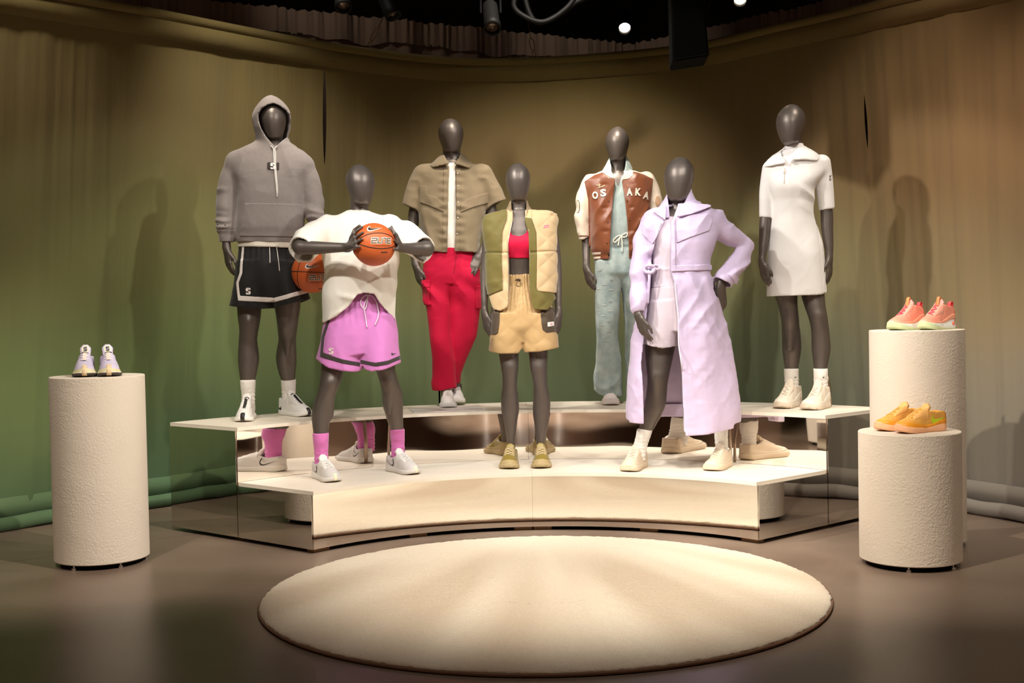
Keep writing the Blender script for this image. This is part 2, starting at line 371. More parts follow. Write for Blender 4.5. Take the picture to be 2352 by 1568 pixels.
def spot_can(pos, tgt, label, lit=False, scale=1., group='black track spotlights under the ceiling'):
    r = empty('track_spotlight', pos, label, 'spotlight', group)
    q = (Vector(tgt)-Vector(pos)).to_track_quat('-Z', 'Y'); M = q.to_matrix()
    k = scale
    MB().lathe([(.028*k, .26*k), (.046*k, .25*k), (.048*k, .06*k), (.052*k, .05*k), (.052*k, 0), (.043*k, 0), (.036*k, .045*k)], 28, (0, 0, 0), M, False).build('housing', BLACK, r, True)
    lens = MB().lathe([(.001, .052*k), (.02*k, .05*k), (.037*k, .036*k), (.042*k, .012*k)], 28, (0, 0, 0), M, False)
    if lit:
        lens.build('glowing_lens', mat('lamp_glow', (1, .85, .65), .4, emit=((1, .86, .66), 28)), r, True)
    else:
        lens.build('reflector', mat('dim_reflector', (.35, .27, .2), .3, .8), r, True)
        g = MB()
        for i in range(-3, 4):
            x = i*.011*k; h = math.sqrt(max(0, (.041*k)**2-x*x))
            for a, b_ in (((x, -h, .02*k), (x, h, .02*k)), ((-h, x, .02*k), (h, x, .02*k))):
                g.tube([M @ Vector(a), M @ Vector(b_)], .0009*k, 4)
        g.build('honeycomb_louvre', BLACK, r)
    top = M @ Vector((0, 0, .17*k))
    y = MB(); y.tube([top+Vector((.06*k, 0, 0)), top+Vector((.06*k, 0, .12)), top+Vector((-.06*k, 0, .12)), top+Vector((-.06*k, 0, 0))], .007, 6)
    y.tube([top+Vector((0, 0, .12)), Vector((0, 0, 4.68-pos[2]))], .010, 8); y.build('yoke', BLACK, r)
    return r
def at(x, y, Y): return tuple(ony(x, y, Y))
spot_can(at(789, 18, 7.6), (-.6, 5.6, 0), 'dark spotlight at upper left cut by the top of the picture')
spot_can(at(904, 38, 7.6), (.6, 6.6, 0), 'tilted dark spotlight beside the slanted suspension wire')
spot_can(at(1131, 66, 7.4), (.15, 4.6, 0), 'dark spotlight with pale reflector above the khaki shirt mannequin')
spot_can(at(1435, 66, 8.85), (.5, 4.4, 0), 'lit spotlight with a bright glowing lens left of the speaker box', True)
spot_can(at(1700, 2, 8.3), (.9, 4.4, 0), 'lit spotlight at the top edge right of the speaker box', True)
# unseen cans for every lamp in the list, added fill and hall lamps included
for i, (p, t, *_r) in enumerate(SPOTS):
    dv = (Vector(p)-Vector(t)).normalized()
    q = tuple(Vector(p)+dv*.0)
    spot_can(q, t, 'unseen black spotlight can, one per stage lamp and added fill lamp', False)
# speaker box hanging
sp = empty('speaker_box', at(1585, 70, 7.3), 'black rectangular loudspeaker box hanging in front of the curtain top', 'loudspeaker')
s0 = np.array(at(1585, 70, 7.3))
V = []
yf, yb = 7.15, 7.45
fr = [(1541, -40), (1614, -40), (1629, 128), (1545, 141)]
A = [ony(x, y, yf) for x, y in fr]; B = [p+np.array([.02, .30, .0]) for p in A]
bm = bmesh.new(); vs = [bm.verts.new(p-s0) for p in A+B]
for f in ((0, 3, 2, 1), (4, 5, 6, 7), (0, 1, 5, 4), (1, 2, 6, 5), (2, 3, 7, 6), (3, 0, 4, 7)): bm.faces.new([vs[i] for i in f])
bmesh.ops.bevel(bm, geom=bm.edges[:], offset=.008, segments=2, affect='EDGES')
me = bpy.data.meshes.new('cabinet'); bm.to_mesh(me); bm.free(); me.materials.append(PITCHB); link(bpy.data.objects.new('cabinet', me), sp)
hb = MB(); hb.tube([ony(1560, 20, 7.3)-s0, ony(1560, -300, 7.3)-s0], .02, 8); hb.build('hanging_pole', BLACK, sp)
hb = MB(); hb.tube(crom([ony(1622, 30, 7.3)-s0, ony(1628, 0, 7.3)-s0, ony(1622, -40, 7.3)-s0], 6), .008, 6); hb.build('power_lead', BLACK, sp, True)
meshobj('grille_panel', [p+(np.mean(A, 0)-p)*.1+np.array([0, -.003, 0])-s0 for p in A]+[p+(np.mean(A, 0)-p)*.1+np.array([0, .01, 0])-s0 for p in A], [(3, 2, 1, 0), (4, 5, 6, 7), (0, 1, 5, 4), (1, 2, 6, 5), (2, 3, 7, 6), (3, 0, 4, 7)], mat('speaker_cloth', (.003, .003, .003), 1., spec=.05), sp, False)
for k, (pts, lb) in enumerate((([(1195, -30), (1180, 12), (1205, 38), (1250, 50), (1300, 20), (1330, -20)], 'loop of black cable coiled at the top, the larger one'),
                               ([(1200, -30), (1216, 30), (1240, 52), (1290, 30), (1330, 2), (1420, -30)], 'loop of black cable coiled at the top, the one crossing behind'))):
    c0 = np.array(at(*pts[0], 8.0)); tag(MB().tube(crom([np.array(at(x, y, 8.0+.12*k))-c0 for x, y in pts], 8), .018, 8).build('cable_loop', BLACK, None, True), lb, 'cable', 'cable loops on the rig').location = tuple(c0)
# ================================================================== stage risers, rug, plinths
RX, RY = .1167, 5.331
R1, R2, R3 = 1.5023, 2.1095, 2.7259
AL, AR = -.8770, .8540
H1, H2 = .3221, .6220
DECK = mat('cream_deck', (.80, .72, .60), .45, var=.06, vscale=7, bump=.04, bscale=90)
def mirror_mat(name, tint, wav, sc):
    q = NT(name); b = q.b; b.inputs['Base Color'].default_value = (*tint, 1); b.inputs['Metallic'].default_value = 1; b.inputs['Roughness'].default_value = .025
    geo = q.n('ShaderNodeNewGeometry'); mp = q.n('ShaderNodeMapping'); mp.inputs['Scale'].default_value = (1, 1, .7); q.l(geo.outputs['Position'], mp.inputs[0])
    nz = q.n('ShaderNodeTexNoise'); nz.inputs['Scale'].default_value = sc; nz.inputs['Detail'].default_value = .6; q.l(mp.outputs[0], nz.inputs['Vector'])
    bp = q.n('ShaderNodeBump'); bp.inputs['Strength'].default_value = 1; bp.inputs['Distance'].default_value = wav; q.l(nz.outputs['Fac'], bp.inputs['Height']); q.l(bp.outputs[0], b.inputs['Normal'])
    return q.m
MIRC = mirror_mat('curved_mirror', (.90, .85, .79), .006, 2.2)
MIRL = mirror_mat('lower_curved_mirror', (.92, .88, .82), .0008, 2.0)
MIRF = mirror_mat('flat_mirror', (.62, .60, .56), .004, 2.5)
WOODF = mat('plywood_foot', (.35, .2, .09), .7)
def pol(r, a, z): return np.array([RX+r*math.sin(a), RY+r*math.cos(a), z])
def arcprism(r0, r1, a0, a1, z0, z1, n=40):
    V = []; F = []
    for i in range(n+1):
        a = a0+(a1-a0)*i/n
        V += [pol(r0, a, z0), pol(r1, a, z0), pol(r1, a, z1), pol(r0, a, z1)]
    for i in range(n):
        for k in range(4):
            l = (k+1) % 4; F.append((4*i+k, 4*i+l, 4*i+4+l, 4*i+4+k))
    F.append((3, 2, 1, 0)); F.append((4*n, 4*n+1, 4*n+2, 4*n+3)); return V, F
SLAB = .019; G = .0005
def riser(a0, a1, r0, r1, H, z0, left, label, lower):
    base = pol((r0+r1)/2, (a0+a1)/2, 0); base[2] = 0
    r = empty('stage_riser', tuple(base), label, 'stage riser', 'mirrored stage riser units')
    d = meshobj('deck_board', *arcprism(r0-.006, r1-(.004 if lower else 0), a0, a1, H-SLAB, H), DECK, r, True, base); autosmooth(d, 30)
    t = .006
    f = meshobj('front_mirror_panel', *arcprism(r0, r0+t, a0, a1, z0, H-SLAB-.0005, 48), MIRL if lower else MIRC, r, True, base); autosmooth(f, 30)
    sgn = 1 if left else -1; ae = a0 if left else a1
    # flat end mirror panel
    p0 = pol(r0+t, ae, 0); p1 = pol(r1, ae, 0); dd = (p1-p0)/np.linalg.norm(p1-p0); nn = np.array([-dd[1], dd[0], 0])*(-sgn)
    q0, q1 = p0-nn*.0005, p1-nn*.0005; V = []
    for z in (z0, H-SLAB-.0005):
        V += [q0+[0, 0, z], q1+[0, 0, z], q1-nn*t*1.0+[0, 0, z], q0-nn*t*1.0+[0, 0, z]]
    meshobj('end_mirror_panel', V, [(0, 1, 2, 3), (4, 7, 6, 5), (0, 4, 5, 1), (1, 5, 6, 2), (2, 6, 7, 3), (3, 7, 4, 0)], MIRF, r, False, base)
    # dark inner carcass and feet
    ins = .025
    aa0 = a0+(ins/r0 if left else 0.001); aa1 = a1-(0.001 if left else ins/r0)
    meshobj('carcass', *arcprism(r0+ins, r1-.02, aa0, aa1, .022 if lower else .022, H-SLAB-.004, 24), PITCHB, r, False, base)
    for k in range(3):
        a = aa0+(aa1-aa0)*(.04+.46*k); p = pol(r0+.06, a, .011)
        MB().box(tuple(p-base), (.05, .03, .011), -a).build('foot_block', WOODF, r)
    if not lower:
        MB().box(tuple(pol(r1-.08, (aa0+aa1)/2, .011)-base), (.05, .03, .011)).build('foot_block', WOODF, r)
MID = (1/60.)*0+math.atan2(onz(1222, 1086.5, H1)[0]-RX, onz(1222, 1086.5, H1)[1]-RY)
riser(AL, MID-G/2, R1, R2, H1, .022, True, 'lower front step of the mirrored stage, left half under the pink shorts mannequin', True)
riser(MID+G/2, AR, R1, R2, H1, .022, False, 'lower front step of the mirrored stage, right half under the lilac coat mannequin', True)
riser(AL, MID-G/2, R2+.004, R3, H2, .022, True, 'upper rear step of the mirrored stage, left half under the grey hoodie mannequin', False)
riser(MID+G/2, AR, R2+.004, R3, H2, .022, False, 'upper rear step of the mirrored stage, right half under the white dress mannequin', False)

# ---- rug
def rug_mat():
    q = NT('cream_pile'); b = q.b; b.inputs['Roughness'].default_value = .95; b.inputs['Sheen Weight'].default_value = .35; b.inputs['Specular IOR Level'].default_value = .1
    geo = q.n('ShaderNodeNewGeometry'); sx = q.n('ShaderNodeSeparateXYZ'); q.l(geo.outputs['Position'], sx.inputs[0])
    # vacuum strokes fanning out from behind the rug (pile brushed both ways)
    ax = q.n('ShaderNodeMath', operation='SUBTRACT'); q.l(sx.outputs[0], ax.inputs[0]); ax.inputs[1].default_value = RX
    ay = q.n('ShaderNodeMath', operation='SUBTRACT'); ay.inputs[0].default_value = RY+1.75; q.l(sx.outputs[1], ay.inputs[1])
    at2 = q.n('ShaderNodeMath', operation='ARCTAN2'); q.l(ax.outputs[0], at2.inputs[0]); q.l(ay.outputs[0], at2.inputs[1])
    cb = q.n('ShaderNodeCombineXYZ'); q.l(at2.outputs[0], cb.inputs[0])
    sm = q.n('ShaderNodeMath', operation='MULTIPLY'); q.l(sx.outputs[1], sm.inputs[0]); sm.inputs[1].default_value = .05; q.l(sm.outputs[0], cb.inputs[1])
    nz = q.n('ShaderNodeTexNoise'); nz.inputs['Scale'].default_value = 4.6; nz.inputs['Detail'].default_value = 1.2; q.l(cb.outputs[0], nz.inputs['Vector'])
    cr = q.n('ShaderNodeValToRGB'); cr.color_ramp.elements[0].position = .42; cr.color_ramp.elements[0].color = (.67, .555, .42, 1); cr.color_ramp.elements[1].position = .58; cr.color_ramp.elements[1].color = (.82, .725, .585, 1); fd = q.n('ShaderNodeMapRange'); fd.inputs[1].default_value = .8; fd.inputs[2].default_value = 1.7; q.l(ay.outputs[0], fd.inputs[0])
    hf = q.n('ShaderNodeMix'); hf.inputs[2].default_value = .56; q.l(fd.outputs[0], hf.inputs[0]); q.l(nz.outputs['Fac'], hf.inputs[3]); q.l(hf.outputs[0], cr.inputs[0])
    n2 = q.n('ShaderNodeTexNoise'); n2.inputs['Scale'].default_value = 160; n2.inputs['Detail'].default_value = 4; q.l(geo.outputs['Position'], n2.inputs['Vector'])
    mx = q.n('ShaderNodeMix', data_type='RGBA'); mx.blend_type = 'MULTIPLY'; mx.inputs['Factor'].default_value = .35; q.l(cr.outputs[0], mx.inputs[6]); 
    c2 = q.n('ShaderNodeValToRGB'); c2.color_ramp.elements[0].color = (.6, .55, .5, 1); c2.color_ramp.elements[0].position = .3; c2.color_ramp.elements[1].position = .65; q.l(n2.outputs['Fac'], c2.inputs[0]); q.l(c2.outputs[0], mx.inputs[7]); q.l(mx.outputs[2], b.inputs['Base Color'])
    bp = q.n('ShaderNodeBump'); bp.inputs['Strength'].default_value = .6; bp.inputs['Distance'].default_value = .006; q.l(n2.outputs['Fac'], bp.inputs['Height']); q.l(bp.outputs[0], b.inputs['Normal'])
    return q.m
RUGM = rug_mat()
rug = empty('round_rug', (RX, RY, 0), 'large round cream pile rug with brown bound edge in front of the stage', 'rug')
V = []; F = []; NA = 420
prof = [(0, .028), (.3, .028), (.6, .028), (.9, .028), (1.1, .028), (1.17, .0275), (1.195, .0255), (1.208, .022), (1.214, .016), (1.212, .010), (1.20, .004)]
for k, (r, z) in enumerate(prof):
    for i in range(NA):
        a = 2*math.pi*i/NA; j = random.gauss(0, .0022) if 6 <= k <= 9 else 0
        V.append(((r+j)*math.cos(a), (r+j)*math.sin(a), z+(random.gauss(0, .0012) if k > 0 else 0)))
for k in range(1, len(prof)-1):
    for i in range(NA):
        l = (i+1) % NA; F.append((k*NA+i, (k+1)*NA+i, (k+1)*NA+l, k*NA+l))
F.append(tuple(NA+i for i in range(NA)))
meshobj('pile', V, F, RUGM, rug)
MB().tube([(1.2165*math.cos(t), 1.2165*math.sin(t), .0085) for t in np.linspace(0, 2*math.pi, 240, endpoint=False)], .0065, 8, True).build('bound_edge', mat('brown_binding', (.20, .105, .06), .8), rug, True)
MB().lathe([(1.205, .001), (1.205, .004)], 160).build('backing', mat('rug_backing', (.12, .08, .05), .9), rug)

# ---- plinths
def plaster():
    q = NT('stucco_plaster'); b = q.b; b.inputs['Roughness'].default_value = .85; b.inputs['Specular IOR Level'].default_value = .25
    geo = q.n('ShaderNodeNewGeometry')
    n1 = q.n('ShaderNodeTexNoise'); n1.inputs['Scale'].default_value = 95; n1.inputs['Detail'].default_value = 3; q.l(geo.outputs['Position'], n1.inputs['Vector'])
    n3 = q.n('ShaderNodeTexNoise'); n3.inputs['Scale'].default_value = 4.5; n3.inputs['Detail'].default_value = 3; q.l(geo.outputs['Position'], n3.inputs['Vector'])
    ms = q.n('ShaderNodeMapRange'); ms.inputs[1].default_value = .35; ms.inputs[2].default_value = .65; ms.inputs[3].default_value = .25; q.l(n3.outputs['Fac'], ms.inputs[0])
    mm = q.n('ShaderNodeMath', operation='MULTIPLY'); q.l(n1.outputs['Fac'], mm.inputs[0]); q.l(ms.outputs[0], mm.inputs[1])
    sx = q.n('ShaderNodeSeparateXYZ'); q.l(geo.outputs['Normal'], sx.inputs[0])
    top = q.n('ShaderNodeMath', operation='LESS_THAN'); q.l(sx.outputs[2], top.inputs[0]); top.inputs[1].default_value = .8
    m4 = q.n('ShaderNodeMath', operation='MULTIPLY'); q.l(mm.outputs[0], m4.inputs[0]); q.l(top.outputs[0], m4.inputs[1])
    bp = q.n('ShaderNodeBump'); bp.inputs['Strength'].default_value = .75; bp.inputs['Distance'].default_value = .0055; q.l(m4.outputs[0], bp.inputs['Height']); q.l(bp.outputs[0], b.inputs['Normal'])
    b.inputs['Base Color'].default_value = (.73, .645, .535, 1)
    return q.m
PLAS = plaster()
PL = [(-2.0958, 6.1991, .9442, .2311, 'cream stucco cylinder plinth standing alone at left'),
      (1.8686, 5.7982, .6285, .2339, 'shorter cream stucco cylinder plinth in front at right'),
      (2.1147, 6.1955, 1.0934, .2317, 'taller cream stucco cylinder plinth behind at right')]
PL[2] = (2.0647, 6.1955+.08, 1.0934, .2340, PL[2][4])
for x, y, h, R, lb in PL:
    r = empty('display_plinth', (x, y, 0), lb, 'plinth', 'cylindrical display plinths')
    o = MB().lathe([(R-.004, .026), (R, .03), (R, h-.003), (R-.003, h)], 96).build('drum', PLAS, r); autosmooth(o, 40)
    MB().lathe([(R-.03, .004), (R-.03, .03)], 48).build('recessed_base', PITCHB, r)
    for k in range(4):
        a = math.radians(-110+k*62)
        MB().lathe([(.012, 0), (.012, .012), (.005, .013), (.005, .028)], 12, ((R-.018)*math.cos(a), (R-.018)*math.sin(a), 0)).build('levelling_foot', mat('zinc', (.5, .5, .5), .3, 1), r)
# ================================================================== distance-field modelling kit (continuous bodies, cloth, shoes)
f32 = np.float32
def pchip(xk, yk, x):
    xk = np.asarray(xk, float); yk = np.asarray(yk, float)
    h = np.diff(xk); dl = np.diff(yk)/h; m = np.zeros_like(yk)
    if len(xk) > 2:
        w1 = 2*h[1:]+h[:-1]; w2 = h[1:]+2*h[:-1]
        ok = dl[:-1]*dl[1:] > 0
        with np.errstate(all='ignore'): hm = (w1+w2)/(w1/dl[:-1]+w2/dl[1:])
        m[1:-1] = np.where(ok, hm, 0)
    m[0] = dl[0]; m[-1] = dl[-1]
    x = np.clip(x, xk[0], xk[-1]); i = np.clip(np.searchsorted(xk, x)-1, 0, len(xk)-2); t = (x-xk[i])/h[i]
    return (1+2*t)*(1-t)**2*yk[i]+t*(1-t)**2*h[i]*m[i]+t*t*(3-2*t)*yk[i+1]+t*t*(t-1)*h[i]*m[i+1]
def smin(a, b, k):
    if k <= 0: return np.minimum(a, b)
    h = np.clip(.5+.5*(b-a)/k, 0, 1); return b*(1-h)+a*h-k*h*(1-h)
def smax(a, b, k): return -smin(-a, -b, k)
_rng = np.random.RandomState(3); _NT = _rng.rand(32, 32, 32).astype(f32)
def vnoise(x, y, z):
    xi = np.floor(x).astype(np.int32); yi = np.floor(y).astype(np.int32); zi = np.floor(z).astype(np.int32)
    fx, fy, fz = x-xi, y-yi, z-zi
    fx, fy, fz = fx*fx*(3-2*fx), fy*fy*(3-2*fy), fz*fz*(3-2*fz)
    a, b, c = xi & 31, yi & 31, zi & 31; a1, b1, c1 = (xi+1) & 31, (yi+1) & 31, (zi+1) & 31
    T = _NT
    l = lambda p, q, t: p+(q-p)*t
    return l(l(l(T[a, b, c], T[a1, b, c], fx), l(T[a, b1, c], T[a1, b1, c], fx), fy), l(l(T[a, b, c1], T[a1, b, c1], fx), l(T[a, b1, c1], T[a1, b1, c1], fx), fy), fz)*2-1
def crease(x, y, z, sx, sy, sz, seed=0.):
    """ridged cloth creases, about -1..1"""
    return 1-2.6*np.abs(vnoise(x*sx+seed, y*sy+seed*.7, z*sz+seed*.3))
def surface_nets(D, org, vox):
    """D negative inside; returns verts, quads"""
    m = D < 0
    if not m.any(): return np.zeros((0, 3)), np.zeros((0, 4), int)
    ix = [np.where(m.any(axis=tuple(j for j in range(3) if j != a)))[0] for a in range(3)]
    lo = [max(i[0]-2, 0) for i in ix]; hi = [min(i[-1]+3, D.shape[a]) for a, i in enumerate(ix)]
    D = D[lo[0]:hi[0], lo[1]:hi[1], lo[2]:hi[2]]
    if True:
        D = np.pad(D, 1, constant_values=.02)
    m = D < 0
    org = np.asarray(org, float)+(np.array(lo)-1)*vox
    n = np.array(D.shape)-1
    cnt = np.zeros(n, np.int8)
    for i in (0, 1):
        for j in (0, 1):
            for k in (0, 1): cnt += m[i:i+n[0], j:j+n[1], k:k+n[2]]
    act = (cnt > 0) & (cnt < 8)
    C = np.argwhere(act); N = len(C)
    idx = np.full(n, -1, np.int64); idx[act] = np.arange(N)
    S = np.zeros((N, 3)); W = np.zeros(N)
    val = {}
    for i in (0, 1):
        for j in (0, 1):
            for k in (0, 1): val[i, j, k] = D[C[:, 0]+i, C[:, 1]+j, C[:, 2]+k].astype(float)
    for ax in range(3):
        for p in (0, 1):
            for q in (0, 1):
                a = [0, 0, 0]; b = [0, 0, 0]; o = [t for t in range(3) if t != ax]
                a[o[0]] = b[o[0]] = p; a[o[1]] = b[o[1]] = q; b[ax] = 1
                va, vb = val[tuple(a)], val[tuple(b)]; cr = (va < 0) != (vb < 0)
                with np.errstate(all='ignore'): t = np.where(cr, va/(va-vb), 0)
                pt = np.zeros((N, 3)); pt[:, o[0]] = p; pt[:, o[1]] = q; pt[:, ax] = t
                S += pt*cr[:, None]; W += cr
    V = (C+S/W[:, None])*vox+org
    Fs = []
    for ax in range(3):
        o = [(ax+1) % 3, (ax+2) % 3]
        sl0 = [slice(1, -1)]*3; sl0[ax] = slice(0, -1); sl1 = [slice(1, -1)]*3; sl1[ax] = slice(1, None)
        a = m[tuple(sl0)]; b = m[tuple(sl1)]; ch = a != b
        E = np.argwhere(ch); sg = a[ch]
        E = E+1; E[:, ax] -= 1
        def cell(du, dv):
            e = E.copy(); e[:, o[0]] -= du; e[:, o[1]] -= dv; return idx[e[:, 0], e[:, 1], e[:, 2]]
        q = np.stack([cell(1, 1), cell(0, 1), cell(0, 0), cell(1, 0)], 1)
        q[~sg] = q[~sg][:, ::-1]
        Fs.append(q)
    F = np.concatenate(Fs); F = F[(F >= 0).all(1)]
    return V, F
def relax(V, F, it=2, lam=.5):
    """light smoothing over quad edges"""
    n = len(V)
    E = np.concatenate([F[:, [0, 1]], F[:, [1, 2]], F[:, [2, 3]], F[:, [3, 0]]])
    deg = np.bincount(E[:, 0], minlength=n)+np.bincount(E[:, 1], minlength=n)
    for s in range(it*2):
        A = np.stack([np.bincount(E[:, 0], V[E[:, 1], k], n)+np.bincount(E[:, 1], V[E[:, 0], k], n) for k in range(3)], 1)/np.maximum(deg, 1)[:, None]
        V = V+(A-V)*(lam if s % 2 == 0 else -lam*1.03)
    return V
def polysdf(P, X, Z):
    """signed distance to polygon P (n,2) on arrays X,Z ; negative inside"""
    d = np.full(X.shape, 1e9); s = np.ones(X.shape); n = len(P)
    for i in range(n):
        a = P[i]; b = P[i-1]; ex, ez = b[0]-a[0], b[1]-a[1]; wx, wz = X-a[0], Z-a[1]
        t = np.clip((wx*ex+wz*ez)/(ex*ex+ez*ez+1e-12), 0, 1)
        d = np.minimum(d, (wx-ex*t)**2+(wz-ez*t)**2)
        c1 = Z >= a[1]; c2 = Z < b[1]; c3 = ex*wz > ez*wx
        fl = (c1 & c2 & c3) | (~c1 & ~c2 & ~c3); s = np.where(fl, -s, s)
    return s*np.sqrt(d)
BIG = f32(.3)
class Grid:
    def __init__(s, lo, hi, vox):
        s.vox = vox; s.lo = np.asarray(lo, float); n = np.ceil((np.asarray(hi)-s.lo)/vox).astype(int)+1
        s.ax = [s.lo[k]+np.arange(n[k])*vox for k in range(3)]; s.shape = tuple(n)
    def new(s): return np.full(s.shape, BIG, f32)
    def sl(s, lo, hi, m=.035):
        out = []
        for k in range(3):
            a = int(np.floor((lo[k]-m-s.lo[k])/s.vox)); b = int(np.ceil((hi[k]+m-s.lo[k])/s.vox))+1
            out.append(slice(max(a, 0), max(min(b, s.shape[k]), max(a, 0)+1)))
        return tuple(out)
    def pts(s, sl): return s.ax[0][sl[0]][:, None, None], s.ax[1][sl[1]][None, :, None], s.ax[2][sl[2]][None, None, :]
    def cone(s, a, b, ra, rb, m=.035, flat=None):
        a = np.asarray(a, float); b = np.asarray(b, float); R = max(ra, rb)
        sl = s.sl(np.minimum(a, b)-R, np.maximum(a, b)+R, m)
        x, y, z = s.pts(sl); e = b-a; L = e@e+1e-12
        t = np.clip(((x-a[0])*e[0]+(y-a[1])*e[1]+(z-a[2])*e[2])/L, 0, 1)
        px, py, pz = x-a[0]-t*e[0], y-a[1]-t*e[1], z-a[2]-t*e[2]
        if flat is not None:
            ax_, k = flat; ax_ = np.asarray(ax_)/np.linalg.norm(ax_); dt = px*ax_[0]+py*ax_[1]+pz*ax_[2]
            px = px+ax_[0]*dt*(k-1); py = py+ax_[1]*dt*(k-1); pz = pz+ax_[2]*dt*(k-1)
        d = np.sqrt(px*px+py*py+pz*pz)-(ra+(rb-ra)*t)
        return sl, d.astype(f32)
    def loft(s, zk, cx, cy, a, b, n=2., m=.035):
        o = np.argsort(zk); zk = np.asarray(zk)[o]; cx, cy, a, b = [np.asarray(v, float)[o] for v in (cx, cy, a, b)]
        sl = s.sl(((cx-a).min(), (cy-b).min(), zk[0]), ((cx+a).max(), (cy+b).max(), zk[-1]), m)
        x = s.ax[0][sl[0]]; y = s.ax[1][sl[1]]; z = s.ax[2][sl[2]]
        CX, CY, A, B = [pchip(zk, v, z) for v in (cx, cy, a, b)]
        u = np.abs(x[:, None]-CX)/A; v = np.abs(y[:, None]-CY)/B
        k = (u[:, None, :]**n+v[None, :, :]**n)**(1/n); k = np.maximum(k, .02)
        g = np.sqrt((u**(n-1)/A)[:, None, :]**2+(v**(n-1)/B)[None, :, :]**2)*k**(1-n)
        d = (k-1)/np.maximum(g, 1/np.maximum(A, B)*.6)
        if d.shape[2] > 2:
            gz = np.clip(np.gradient(d, s.vox, axis=2), -8, 8); d = d/np.sqrt(1+gz*gz)
        dz = np.maximum(zk[0]-z, z-zk[-1])
        return sl, np.maximum(d, dz[None, None, :]).astype(f32)
def put(D, pr, k=0.):
    sl, d = pr; D[sl] = smin(D[sl], d, k); return D

